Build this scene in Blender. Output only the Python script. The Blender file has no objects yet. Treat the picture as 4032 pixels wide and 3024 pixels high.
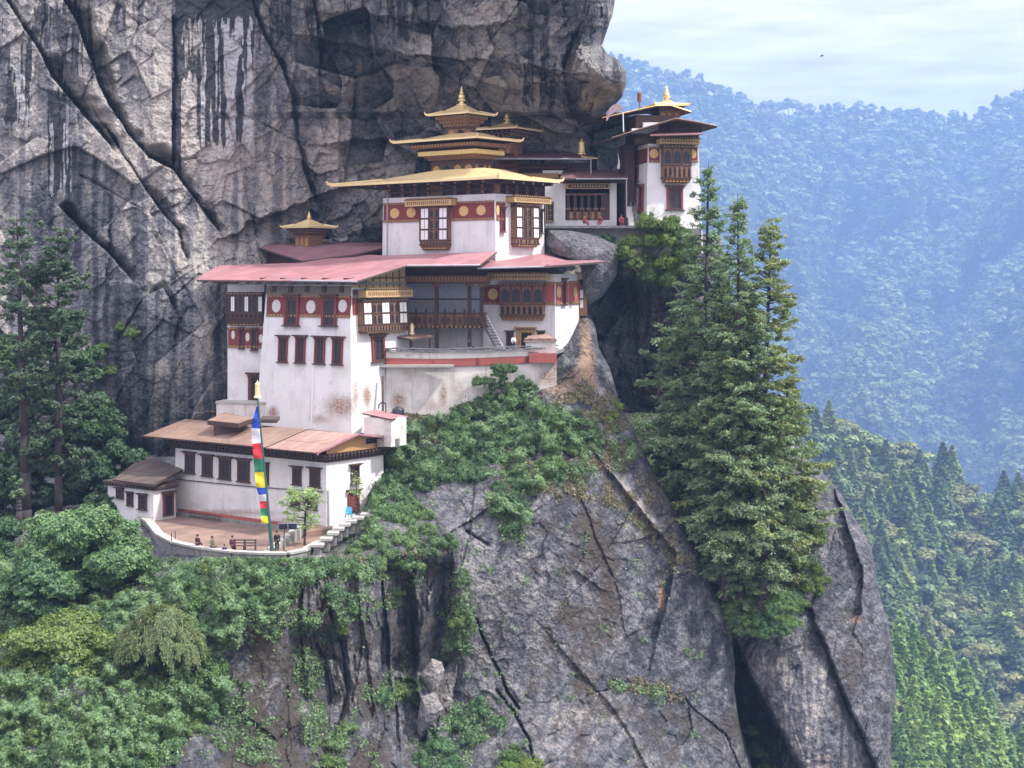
import bpy, math, random
import numpy as np
from mathutils import Vector, Matrix

# ------------------------------------------------------------------ camera, sky, sun, exposure
scene = bpy.context.scene
col = scene.collection
F, U0, VH = 6160.0, 2016.0, 1085.0          # focal length and eye level, in pixels of the 4032 px wide photograph

cam_d = bpy.data.cameras.new('camera')
cam_d.sensor_width = 36.0
cam_d.lens = 36.0 * F / 4032.0
cam_d.shift_y = -(1512.0 - VH) / 4032.0
cam_d.clip_start, cam_d.clip_end = 0.5, 20000.0
cam = bpy.data.objects.new('camera', cam_d)
cam.location = (0, 0, 0)
cam.rotation_euler = (math.radians(90), 0, 0)
col.objects.link(cam)
scene.camera = cam

SUN_EL, SUN_AZ = math.radians(52), math.radians(103)      # azimuth clockwise from the view direction (+Y)
world = bpy.data.worlds.new('World')
scene.world = world
world.use_nodes = True
wt = world.node_tree
wt.nodes.clear()
def wn(t, **kw):
    n = wt.nodes.new(t)
    for k, v in kw.items():
        setattr(n, k, v)
    return n
w_out = wn('ShaderNodeOutputWorld')
w_bg = wn('ShaderNodeBackground')
w_sky = wn('ShaderNodeTexSky', sky_type='NISHITA', sun_disc=False, sun_elevation=SUN_EL, sun_rotation=SUN_AZ, altitude=2900, dust_density=2.0)
w_tc = wn('ShaderNodeTexCoord')
w_map = wn('ShaderNodeMapping')
w_map.inputs['Scale'].default_value = (5, 5, 34)
w_map.inputs['Rotation'].default_value = (0.0, 0.16, 0.0)
w_noise = wn('ShaderNodeTexNoise')
w_noise.inputs['Scale'].default_value = 1.25
w_noise.inputs['Detail'].default_value = 7
w_noise.inputs['Roughness'].default_value = 0.56
w_noise.inputs['Distortion'].default_value = 0.35
w_ramp = wn('ShaderNodeValToRGB')
w_ramp.color_ramp.elements[0].position = 0.26
w_ramp.color_ramp.elements[0].color = (0.9, 0.9, 0.9, 1)
w_ramp.color_ramp.elements[1].position = 0.62
w_ramp.color_ramp.elements[1].color = (1, 1, 1, 1)
w_noise2 = wn('ShaderNodeTexNoise')
w_noise2.inputs['Scale'].default_value = 3.2
w_noise2.inputs['Detail'].default_value = 6
w_r2 = wn('ShaderNodeValToRGB')
w_r2.color_ramp.elements[0].position = 0.3
w_r2.color_ramp.elements[0].color = (11.2, 10.7, 12.6, 1)
w_r2.color_ramp.elements[1].position = 0.7
w_r2.color_ramp.elements[1].color = (17.2, 16.3, 18.0, 1)
w_mix = wn('ShaderNodeMixRGB')
L = wt.links.new
L(w_tc.outputs['Generated'], w_map.inputs['Vector'])
L(w_map.outputs[0], w_noise.inputs['Vector'])
L(w_map.outputs[0], w_noise2.inputs['Vector'])
L(w_noise.outputs[0], w_ramp.inputs[0])
L(w_noise2.outputs[0], w_r2.inputs[0])
L(w_ramp.outputs[0], w_mix.inputs[0])
L(w_sky.outputs[0], w_mix.inputs[1])
L(w_r2.outputs[0], w_mix.inputs[2])
w_sep = wn('ShaderNodeSeparateXYZ')
L(w_tc.outputs['Generated'], w_sep.inputs[0])
w_el = wn('ShaderNodeMapRange')                       # an overcast sky is about three times brighter overhead than at the horizon
w_el.inputs['From Min'].default_value, w_el.inputs['From Max'].default_value = 0.0, 1.0
w_el.inputs['To Min'].default_value, w_el.inputs['To Max'].default_value = 0.25, 1.30
L(w_sep.outputs['Z'], w_el.inputs['Value'])
w_mul = wn('ShaderNodeVectorMath', operation='SCALE')
L(w_mix.outputs[0], w_mul.inputs[0])
L(w_el.outputs[0], w_mul.inputs['Scale'])
L(w_mul.outputs[0], w_bg.inputs['Color'])
w_bg.inputs['Strength'].default_value = 0.1
L(w_bg.outputs[0], w_out.inputs['Surface'])

sun_d = bpy.data.lights.new('sun', 'SUN')
sun_d.energy = 3.1
sun_d.angle = math.radians(2)
sun_d.color = (1.0, 0.96, 0.90)
sun = bpy.data.objects.new('sun', sun_d)
to_sun = Vector((math.sin(SUN_AZ) * math.cos(SUN_EL), math.cos(SUN_AZ) * math.cos(SUN_EL), math.sin(SUN_EL)))
sun.rotation_euler = to_sun.to_track_quat('Z', 'Y').to_euler()
sun.location = to_sun * 400
col.objects.link(sun)

scene.view_settings.view_transform = 'Standard'
scene.view_settings.look = 'None'
scene.view_settings.gamma = 1.0
scene.view_settings.use_curve_mapping = False
scene.view_settings.exposure = 0.90
scene.cycles.use_denoising = True
HAZE = 0.00014
scene.cycles.max_bounces = 6
scene.cycles.diffuse_bounces = 3
scene.cycles.volume_bounces = 1
scene.cycles.transparent_max_bounces = 8

# ------------------------------------------------------------------ helpers
random.seed(7)
rng = np.random.default_rng(11)

def P(u, v, Y):
    return Vector(((u - U0) * Y / F, Y, (VH - v) * Y / F))

def px(p):
    return U0 + F * p[0] / p[1], VH - F * p[2] / p[1]

WLOC = {}

def tag(o, label=None, cat=None, group=None, kind=None):
    if label: o['label'] = label
    if cat: o['category'] = cat
    if group: o['group'] = group
    if kind: o['kind'] = kind
    return o

def thing(name, loc, label, cat, group=None):
    o = bpy.data.objects.new(name, None)
    o.empty_display_size = 0.3
    o.location = loc
    col.objects.link(o)
    WLOC[o.name] = Vector(loc)
    return tag(o, label, cat, group)

def link_mesh(name, verts, faces, mats, parent=None, mi=None, smooth=False, attrs=None, centre=True):
    va = np.asarray(verts, dtype=np.float64).reshape(-1, 3)
    if centre and len(va):
        c = Vector(((va[:, 0].min() + va[:, 0].max()) / 2, (va[:, 1].min() + va[:, 1].max()) / 2, va[:, 2].min()))
    else:
        c = Vector((0, 0, 0))
    va = va - np.array(c)
    me = bpy.data.meshes.new(name)
    if isinstance(faces, np.ndarray):
        k = faces.shape[1]
        me.vertices.add(len(va))
        me.vertices.foreach_set('co', va.astype(np.float32).ravel())
        me.loops.add(faces.size)
        me.loops.foreach_set('vertex_index', faces.astype(np.int32).ravel())
        me.polygons.add(len(faces))
        me.polygons.foreach_set('loop_start', np.arange(0, faces.size, k, dtype=np.int32))
        me.update(calc_edges=True)
    else:
        me.from_pydata(va.tolist(), [], faces)
    for m in (mats if isinstance(mats, (list, tuple)) else [mats]):
        me.materials.append(m)
    if mi is not None:
        me.polygons.foreach_set('material_index', np.asarray(mi, dtype=np.int32))
    if smooth:
        me.polygons.foreach_set('use_smooth', np.ones(len(me.polygons), dtype=bool))
    for k, arr in (attrs or {}).items():
        a = me.attributes.new(k, 'FLOAT', 'POINT')
        a.data.foreach_set('value', np.asarray(arr, dtype=np.float32).ravel())
    me.update()
    o = bpy.data.objects.new(name, me)
    col.objects.link(o)
    if parent is not None:
        o.parent = parent
        o.location = c - WLOC[parent.name]
    else:
        o.location = c
    WLOC[o.name] = c
    return o

class MB:
    """collects shapes (in the frame M) and links them as one mesh object"""
    def __init__(s, M=None):
        s.v, s.f, s.m, s.w = [], [], [], []
        s.M = M or Matrix.Identity(4)
        s.mi = 0
    def add(s, vs, fs, mi=None):
        b = len(s.v)
        for p in vs:
            s.v.append(s.M @ Vector(p))
        for q in fs:
            s.f.append([b + i for i in q])
            s.m.append(s.mi if mi is None else mi)
        return s
    def box(s, x0, x1, y0, y1, z0, z1, mi=None):
        return s.add([(x0, y0, z0), (x1, y0, z0), (x1, y1, z0), (x0, y1, z0), (x0, y0, z1), (x1, y0, z1), (x1, y1, z1), (x0, y1, z1)],
                     [(0, 3, 2, 1), (4, 5, 6, 7), (0, 1, 5, 4), (1, 2, 6, 5), (2, 3, 7, 6), (3, 0, 4, 7)], mi)
    def frustum(s, x0, x1, y0, y1, z0, X0, X1, Y0, Y1, z1, mi=None):
        return s.add([(x0, y0, z0), (x1, y0, z0), (x1, y1, z0), (x0, y1, z0), (X0, Y0, z1), (X1, Y0, z1), (X1, Y1, z1), (X0, Y1, z1)],
                     [(0, 3, 2, 1), (4, 5, 6, 7), (0, 1, 5, 4), (1, 2, 6, 5), (2, 3, 7, 6), (3, 0, 4, 7)], mi)
    def prism(s, pts, y0, y1, mi=None):
        n = len(pts)
        vs = [(x, y0, z) for x, z in pts] + [(x, y1, z) for x, z in pts]
        fs = [list(range(n)), list(range(2 * n - 1, n - 1, -1))] + [(i, (i + 1) % n, n + (i + 1) % n, n + i) for i in range(n)]
        return s.add(vs, fs, mi)
    def slab(s, pts, th, mi=None, mi_under=None):
        n = len(pts)
        vs = [tuple(p) for p in pts] + [(p[0], p[1], p[2] - th) for p in pts]
        b = mi if mi_under is None else mi_under
        s.add(vs, [list(range(n))], mi)
        k = len(s.v) - 2 * n
        s.f.append([k + i for i in range(2 * n - 1, n - 1, -1)]); s.m.append(s.mi if b is None else b)
        for i in range(n):
            s.f.append([k + i, k + (i + 1) % n, k + n + (i + 1) % n, k + n + i]); s.m.append(s.mi if b is None else b)
        return s
    def tube(s, p0, p1, r0, r1=None, n=8, mi=None):
        r1 = r0 if r1 is None else r1
        p0, p1 = Vector(p0), Vector(p1)
        d = (p1 - p0).normalized()
        a = d.orthogonal().normalized(); b = d.cross(a)
        vs = []
        for p, r in ((p0, r0), (p1, r1)):
            for i in range(n):
                t = 2 * math.pi * i / n
                vs.append(p + a * (r * math.cos(t)) + b * (r * math.sin(t)))
        fs = [(i, (i + 1) % n, n + (i + 1) % n, n + i) for i in range(n)] + [list(range(n - 1, -1, -1)), list(range(n, 2 * n))]
        return s.add(vs, fs, mi)
    def path(s, pts, r, n=6, mi=None):
        for a, b in zip(pts[:-1], pts[1:]):
            s.tube(a, b, r, r, n, mi)
        return s
    def lathe(s, cx, cy, prof, n=16, mi=None):
        vs, fs = [], []
        for r, z in prof:
            for i in range(n):
                t = 2 * math.pi * i / n
                vs.append((cx + r * math.cos(t), cy + r * math.sin(t), z))
        for k in range(len(prof) - 1):
            for i in range(n):
                fs.append((k * n + i, k * n + (i + 1) % n, (k + 1) * n + (i + 1) % n, (k + 1) * n + i))
        fs.append(list(range(n - 1, -1, -1)))
        fs.append([(len(prof) - 1) * n + i for i in range(n)])
        return s.add(vs, fs, mi)
    def disc(s, cx, cz, r, y0, y1, n=20, rz=None, mi=None):
        rz = rz or r
        return s.prism([(cx + r * math.cos(2 * math.pi * i / n), cz + rz * math.sin(2 * math.pi * i / n)) for i in range(n)], y0, y1, mi)
    def quadgrid(s, p00, p10, p11, p01, step=0.25, mi=None):
        p00, p10, p11, p01 = map(Vector, (p00, p10, p11, p01))
        nx = max(1, min(90, int(max((p10 - p00).length, (p11 - p01).length) / step)))
        nz = max(1, min(90, int(max((p01 - p00).length, (p11 - p10).length) / step)))
        vs = [(p00.lerp(p10, i / nx)).lerp(p01.lerp(p11, i / nx), j / nz) for j in range(nz + 1) for i in range(nx + 1)]
        fs = [(j * (nx + 1) + i, j * (nx + 1) + i + 1, (j + 1) * (nx + 1) + i + 1, (j + 1) * (nx + 1) + i) for j in range(nz) for i in range(nx)]
        return s.add(vs, fs, mi)
    def build(s, name, mats, parent=None, smooth=False, spots=None):
        attrs = None
        if spots is not None:
            w = np.zeros(len(s.v))
            for i, p in enumerate(s.v):
                u, v = px(p)
                for (su, sv, ru, rv, k) in spots:
                    w[i] = max(w[i], k * math.exp(-((u - su) / ru) ** 2 - ((v - sv) / rv) ** 2))
            attrs = {'wear': w}
        return link_mesh(name, [tuple(p) for p in s.v], s.f, mats, parent, s.m, smooth, attrs)

class Frame:
    """a building's own axes: origin at its near front corner, x to the right along the front, y to the back"""
    def __init__(s, u, Y, ang, z0=0.0):
        s.o = Vector(((u - U0) * Y / F, Y, z0))
        c, n = math.cos(math.radians(ang)), math.sin(math.radians(ang))
        s.x, s.y, s.z = Vector((c, -n, 0)), Vector((n, c, 0)), Vector((0, 0, 1))
        s.M = Matrix(((s.x.x, s.y.x, 0, s.o.x), (s.x.y, s.y.y, 0, s.o.y), (0, 0, 1, s.o.z), (0, 0, 0, 1)))
    def face(s, which='front', at=0.0, tilt=0.0, zt=0.0):
        if which == 'front': return Face(s.o + s.y * at + s.z * zt, s.x, -s.y, tilt)
        if which == 'right': return Face(s.o + s.x * at + s.z * zt, s.y, s.x, tilt)
        if which == 'left': return Face(s.o + s.x * at + s.z * zt, -s.y, -s.x, tilt)
    def loc(s, p):
        d = Vector(p) - s.o
        return Vector((d.dot(s.x), d.dot(s.y), d.z))
    def z_at(s, v, x=0.0, y=0.0):
        Y = (s.o + s.x * x + s.y * y).y
        return (VH - v) * Y / F - s.o.z

class Face:
    """a wall plane: s to the right, o outwards, t up (leaning back by tilt)"""
    def __init__(s, o, sx, out, tilt=0.0):
        s.o, s.s, s.out = Vector(o), sx.normalized(), out.normalized()
        s.t = (Vector((0, 0, 1)) - s.out * tilt).normalized()
        s.n = s.s.cross(s.t)
    def hit(s, u, v):
        d = Vector(((u - U0) / F, 1.0, (VH - v) / F))
        k = s.o.dot(s.n) / d.dot(s.n)
        q = d * k - s.o
        return q.dot(s.s), q.dot(s.t)
    def rect(s, u0, v0, u1, v1):
        uc, vc = (u0 + u1) / 2, (v0 + v1) / 2
        a0, a1 = s.hit(u0, vc)[0], s.hit(u1, vc)[0]
        b0, b1 = s.hit(uc, v1)[1], s.hit(uc, v0)[1]
        return a0, a1, b0, b1
    def M(s, a=0.0, b=0.0):
        p = s.o + s.s * a + s.t * b
        o = s.t.cross(s.s)
        if o.dot(s.out) < 0: o = -o
        return Matrix(((s.s.x, o.x, s.t.x, p.x), (s.s.y, o.y, s.t.y, p.y), (s.s.z, o.z, s.t.z, p.z), (0, 0, 0, 1)))

# ------------------------------------------------------------------ materials
def new_mat(name):
    m = bpy.data.materials.new(name)
    m.use_nodes = True
    nt = m.node_tree
    return m, nt, nt.nodes['Principled BSDF'], nt.nodes['Material Output']

def nd(nt, t, ins=None, **kw):
    n = nt.nodes.new(t)
    for k, v in kw.items(): setattr(n, k, v)
    for k, v in (ins or {}).items():
        if isinstance(v, bpy.types.NodeSocket): nt.links.new(v, n.inputs[k])
        else: n.inputs[k].default_value = v
    return n

def mixc(nt, fac, a, b, mode='MIX'):
    n = nt.nodes.new('ShaderNodeMixRGB'); n.blend_type = mode
    for k, v in ((0, fac), (1, a), (2, b)):
        if isinstance(v, bpy.types.NodeSocket): nt.links.new(v, n.inputs[k])
        elif k == 0: n.inputs[0].default_value = v
        else: n.inputs[k].default_value = (*v, 1) if len(v) == 3 else v
    return n.outputs[0]

def ramp(nt, src, p0, p1, c0=(0, 0, 0), c1=(1, 1, 1)):
    n = nt.nodes.new('ShaderNodeValToRGB')
    e = n.color_ramp.elements
    e[0].position, e[0].color = p0, (*c0, 1)
    e[1].position, e[1].color = p1, (*c1, 1)
    nt.links.new(src, n.inputs[0])
    return n.outputs[0]

def mth(nt, op, a, b=0.0):
    n = nt.nodes.new('ShaderNodeMath'); n.operation = op
    for k, v in ((0, a), (1, b)):
        if isinstance(v, bpy.types.NodeSocket): nt.links.new(v, n.inputs[k])
        else: n.inputs[k].default_value = v
    return n.outputs[0]

def noise(nt, scale, detail=4, rough=0.55, vec=None, stretch=None, dist=0.0):
    tc = nt.nodes.new('ShaderNodeTexCoord')
    v = vec or tc.outputs['Object']
    if stretch:
        mp = nd(nt, 'ShaderNodeMapping', {'Vector': v, 'Scale': stretch}); v = mp.outputs[0]
    n = nd(nt, 'ShaderNodeTexNoise', {'Vector': v, 'Scale': scale, 'Detail': detail, 'Roughness': rough, 'Distortion': dist})
    return n.outputs[0]

def bump(nt, h, strength, dist, b):
    n = nd(nt, 'ShaderNodeBump', {'Height': h, 'Strength': strength, 'Distance': dist})
    nt.links.new(n.outputs[0], b.inputs['Normal'])

def mk(name, c, rough=0.75, metal=0.0, c2=None, scale=1.5, stretch=None, amt=0.6, bmp=0.3, bscale=6.0):
    m, nt, b, out = new_mat(name)
    c2 = c2 or tuple(x * 0.6 for x in c)
    f = ramp(nt, noise(nt, scale, 5, 0.6, stretch=stretch), 0.35, 0.68)
    f = mth(nt, 'MULTIPLY', f, amt)
    nt.links.new(mixc(nt, f, c, c2), b.inputs['Base Color'])
    b.inputs['Roughness'].default_value = rough
    b.inputs['Metallic'].default_value = metal
    if bmp: bump(nt, noise(nt, bscale, 4, stretch=stretch), bmp, 0.05, b)
    return m

MAT = {}
MAT['wood'] = mk('dark_wood', (0.075, 0.038, 0.028), 0.7, c2=(0.042, 0.022, 0.017), scale=3)
MAT['wood_grey'] = mk('weathered_wood', (0.085, 0.06, 0.048), 0.8, c2=(0.045, 0.034, 0.03), scale=3)
MAT['red'] = mk('red_ochre', (0.20, 0.042, 0.038), 0.85, c2=(0.13, 0.03, 0.03), scale=1.2)
MAT['red_wall'] = mk('brick_red_paint', (0.36, 0.095, 0.075), 0.85, c2=(0.27, 0.085, 0.07), scale=1.5)
MAT['ochre'] = mk('ochre_paint', (0.40, 0.24, 0.09), 0.7, c2=(0.24, 0.13, 0.06), scale=4)
MAT['carved'] = mk('carved_wood', (0.26, 0.13, 0.065), 0.7, c2=(0.10, 0.045, 0.03), scale=6, amt=0.9)
MAT['board'] = mk('painted_board', (0.52, 0.37, 0.17), 0.7, c2=(0.33, 0.2, 0.09), scale=3)
MAT['gold'] = mk('gilded_copper', (0.90, 0.72, 0.38), 0.42, 0.4, c2=(0.80, 0.58, 0.27), scale=0.8, bmp=0.12, bscale=3)
MAT['gold_trim'] = mk('gilded_trim', (0.80, 0.58, 0.22), 0.4, 0.45, c2=(0.55, 0.36, 0.12), scale=4, bmp=0.2)
MAT['disc'] = mk('yellow_disc_paint', (0.60, 0.42, 0.17), 0.7, c2=(0.46, 0.30, 0.12), scale=3)
MAT['disc_white'] = mk('white_disc_paint', (0.62, 0.61, 0.60), 0.8, c2=(0.45, 0.43, 0.42), scale=5)
MAT['glass'] = mk('dark_pane', (0.012, 0.014, 0.022), 0.5, c2=(0.022, 0.02, 0.024), scale=8, bmp=0)
MAT['dark'] = mk('dark_opening', (0.02, 0.017, 0.017), 0.9, scale=3, bmp=0)
MAT['white'] = mk('white_panel', (0.78, 0.78, 0.78), 0.7, c2=(0.66, 0.65, 0.64), scale=4)
MAT['stone'] = mk('grey_stone', (0.27, 0.26, 0.24), 0.9, c2=(0.13, 0.125, 0.12), scale=2.5, bmp=0.6, amt=0.9)
MAT['slate'] = mk('slate_slab', (0.21, 0.215, 0.22), 0.85, c2=(0.10, 0.105, 0.10), scale=2.0, bmp=0.6, amt=0.9)
MAT['cap'] = mk('pale_coping', (0.42, 0.41, 0.37), 0.9, c2=(0.26, 0.25, 0.22), scale=1.2, bmp=0.5)
MAT['earth'] = mk('bare_earth', (0.27, 0.175, 0.13), 0.95, c2=(0.13, 0.09, 0.07), scale=0.5, bmp=0.5, amt=0.9)
MAT['metal'] = mk('grey_metal', (0.45, 0.47, 0.50), 0.5, 0.3, scale=2)
MAT['black'] = mk('black_plastic', (0.02, 0.022, 0.026), 0.4, c2=(0.03, 0.032, 0.036), scale=2)
MAT['tanboard'] = mk('tan_planks', (0.50, 0.28, 0.11), 0.8, c2=(0.36, 0.2, 0.08), scale=3, stretch=(6, 6, 0.5))
MAT['bluebits'] = mk('blue_painted_wall', (0.42, 0.46, 0.54), 0.85, c2=(0.30, 0.33, 0.40), scale=2)
MAT['trunk'] = mk('bark', (0.062, 0.050, 0.045), 0.95, c2=(0.032, 0.027, 0.026), scale=3, stretch=(3, 3, 0.4), bmp=0.8)
MAT['trunk_grey'] = mk('grey_bark', (0.15, 0.12, 0.105), 0.95, c2=(0.07, 0.055, 0.05), scale=2, stretch=(3, 3, 0.4), bmp=0.8)

def roof_mat(name, c, c2, ang=33.0):
    m, nt, b, out = new_mat(name)
    f = ramp(nt, noise(nt, 0.5, 6, 0.6), 0.35, 0.7)
    k = mixc(nt, f, c, c2)
    g = ramp(nt, noise(nt, 1.6, 4, stretch=(0.15, 1.6, 1)), 0.5, 0.72)
    k = mixc(nt, mth(nt, 'MULTIPLY', g, 0.5), k, tuple(x * 0.62 for x in c2))
    nt.links.new(k, b.inputs['Base Color'])
    b.inputs['Roughness'].default_value = 0.55
    tc = nt.nodes.new('ShaderNodeTexCoord')
    mp = nd(nt, 'ShaderNodeMapping', {'Vector': tc.outputs['Object'], 'Rotation': (0, 0, math.radians(ang))})
    br = nd(nt, 'ShaderNodeTexBrick', {'Vector': mp.outputs[0], 'Color1': (1, 1, 1, 1), 'Color2': (0.80, 0.78, 0.78, 1), 'Mortar': (0.55, 0.52, 0.52, 1), 'Scale': 1.0, 'Mortar Size': 0.035, 'Brick Width': 1.05, 'Row Height': 2.7, 'Bias': 0.1})
    rust = ramp(nt, noise(nt, 1.4, 7, 0.75), 0.56, 0.72)
    k = mixc(nt, mth(nt, 'MULTIPLY', rust, 0.4), k, tuple(x * 0.5 for x in c2))
    nt.links.new(mixc(nt, 1.0, k, br.outputs['Color'], 'MULTIPLY'), b.inputs['Base Color'])
    bump(nt, mth(nt, 'ADD', br.outputs['Fac'], mth(nt, 'MULTIPLY', noise(nt, 0.9, 3), 1.5)), 0.35, 0.08, b)
    return m
MAT['roof_red'] = roof_mat('red_sheet_roof', (0.47, 0.225, 0.235), (0.35, 0.18, 0.19))
MAT['roof_dull'] = roof_mat('dull_red_sheet_roof', (0.28, 0.14, 0.15), (0.22, 0.12, 0.13))
MAT['roof_brown'] = roof_mat('brown_sheet_roof', (0.32, 0.215, 0.155), (0.25, 0.165, 0.12))
MAT['roof_pink'] = roof_mat('pinkish_sheet_roof', (0.43, 0.28, 0.225), (0.36, 0.225, 0.18))
MAT['roof_old'] = roof_mat('old_grey_brown_roof', (0.17, 0.13, 0.105), (0.095, 0.078, 0.07))

def wash_mat(name, c, dirt, brick=True):
    m, nt, b, out = new_mat(name)
    f = ramp(nt, noise(nt, 0.5, 7, 0.65), 0.45, 0.75)
    k = mixc(nt, mth(nt, 'MULTIPLY', f, 0.75), c, dirt)
    s = ramp(nt, noise(nt, 1.0, 5, 0.6, stretch=(2.2, 2.2, 0.10)), 0.56, 0.74)
    k = mixc(nt, mth(nt, 'MULTIPLY', s, 0.55), k, tuple(x * 0.7 for x in dirt))
    at = nd(nt, 'ShaderNodeAttribute', attribute_name='wear')
    w = at.outputs['Fac']
    tc = nt.nodes.new('ShaderNodeTexCoord')
    n1 = noise(nt, 1.8, 6, 0.7)
    grey = ramp(nt, mth(nt, 'ADD', mth(nt, 'MULTIPLY', w, 0.75), mth(nt, 'MULTIPLY', n1, 0.55)), 0.50, 0.80)
    k = mixc(nt, mth(nt, 'MULTIPLY', grey, 0.8), k, (0.38, 0.32, 0.27))
    n2 = noise(nt, 5.5, 5, 0.8)
    br = ramp(nt, mth(nt, 'ADD', mth(nt, 'MULTIPLY', w, 0.42), mth(nt, 'MULTIPLY', n2, 1.0)), 0.82, 0.87)
    k = mixc(nt, br, k, (0.30, 0.15, 0.10))
    nt.links.new(k, b.inputs['Base Color'])
    b.inputs['Roughness'].default_value = 0.9
    bump(nt, mth(nt, 'SUBTRACT', noise(nt, 3.5, 5, 0.6), mth(nt, 'MULTIPLY', br, 0.4)), 0.45, 0.08, b)
    return m
MAT['frieze'] = mk('olive_grey_plaster', (0.20, 0.18, 0.14), 0.9, c2=(0.12, 0.105, 0.085), scale=2)
MAT['wash'] = wash_mat('whitewash', (0.70, 0.69, 0.68), (0.50, 0.48, 0.45))
MAT['wash_dirty'] = wash_mat('weathered_whitewash', (0.66, 0.63, 0.58), (0.36, 0.33, 0.29))

def leaf_mat(name, dark, light, trans=0.25):
    m, nt, b, out = new_mat(name)
    geo = nt.nodes.new('ShaderNodeNewGeometry')
    oi = nt.nodes.new('ShaderNodeObjectInfo')
    big = noise(nt, 1.7, 3, 0.6)
    f = mth(nt, 'ADD', mth(nt, 'MULTIPLY', geo.outputs['Random Per Island'], 0.55), mth(nt, 'MULTIPLY', ramp(nt, big, 0.35, 0.65), 0.5))
    k = mixc(nt, f, dark, light)
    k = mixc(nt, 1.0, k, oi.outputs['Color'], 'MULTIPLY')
    d = nd(nt, 'ShaderNodeBsdfDiffuse', {'Color': k})
    t = nd(nt, 'ShaderNodeBsdfTranslucent', {'Color': mixc(nt, 0.5, k, (0.12, 0.16, 0.02))})
    g = nd(nt, 'ShaderNodeBsdfGlossy', {'Color': (0.8, 0.9, 1.0, 1), 'Roughness': 0.55})
    mx = nd(nt, 'ShaderNodeMixShader', {0: trans, 1: d.outputs[0], 2: t.outputs[0]})
    mx2 = nd(nt, 'ShaderNodeMixShader', {0: 0.035, 1: mx.outputs[0], 2: g.outputs[0]})
    nt.links.new(mx2.outputs[0], out.inputs['Surface'])
    nt.nodes.remove(b)
    return m
MAT['leaf'] = leaf_mat('shrub_leaves', (0.032, 0.07, 0.028), (0.22, 0.35, 0.125), 0.3)
MAT['leaf_bright'] = leaf_mat('bright_leaves', (0.07, 0.13, 0.025), (0.26, 0.36, 0.075), 0.3)
MAT['needle'] = leaf_mat('conifer_needles', (0.065, 0.11, 0.06), (0.35, 0.42, 0.21), 0.4)
MAT['bamboo'] = leaf_mat('weeping_fronds', (0.07, 0.105, 0.03), (0.22, 0.27, 0.09), 0.3)
MAT['dry'] = leaf_mat('dry_grass', (0.10, 0.085, 0.045), (0.27, 0.23, 0.13), 0.25)
MAT['far_leaf'] = leaf_mat('far_forest_leaves', (0.035, 0.065, 0.025), (0.34, 0.42, 0.14), 0.4)
MAT['spur_leaf'] = leaf_mat('sunny_forest_leaves', (0.11, 0.21, 0.035), (0.50, 0.68, 0.15), 0.5)

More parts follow.
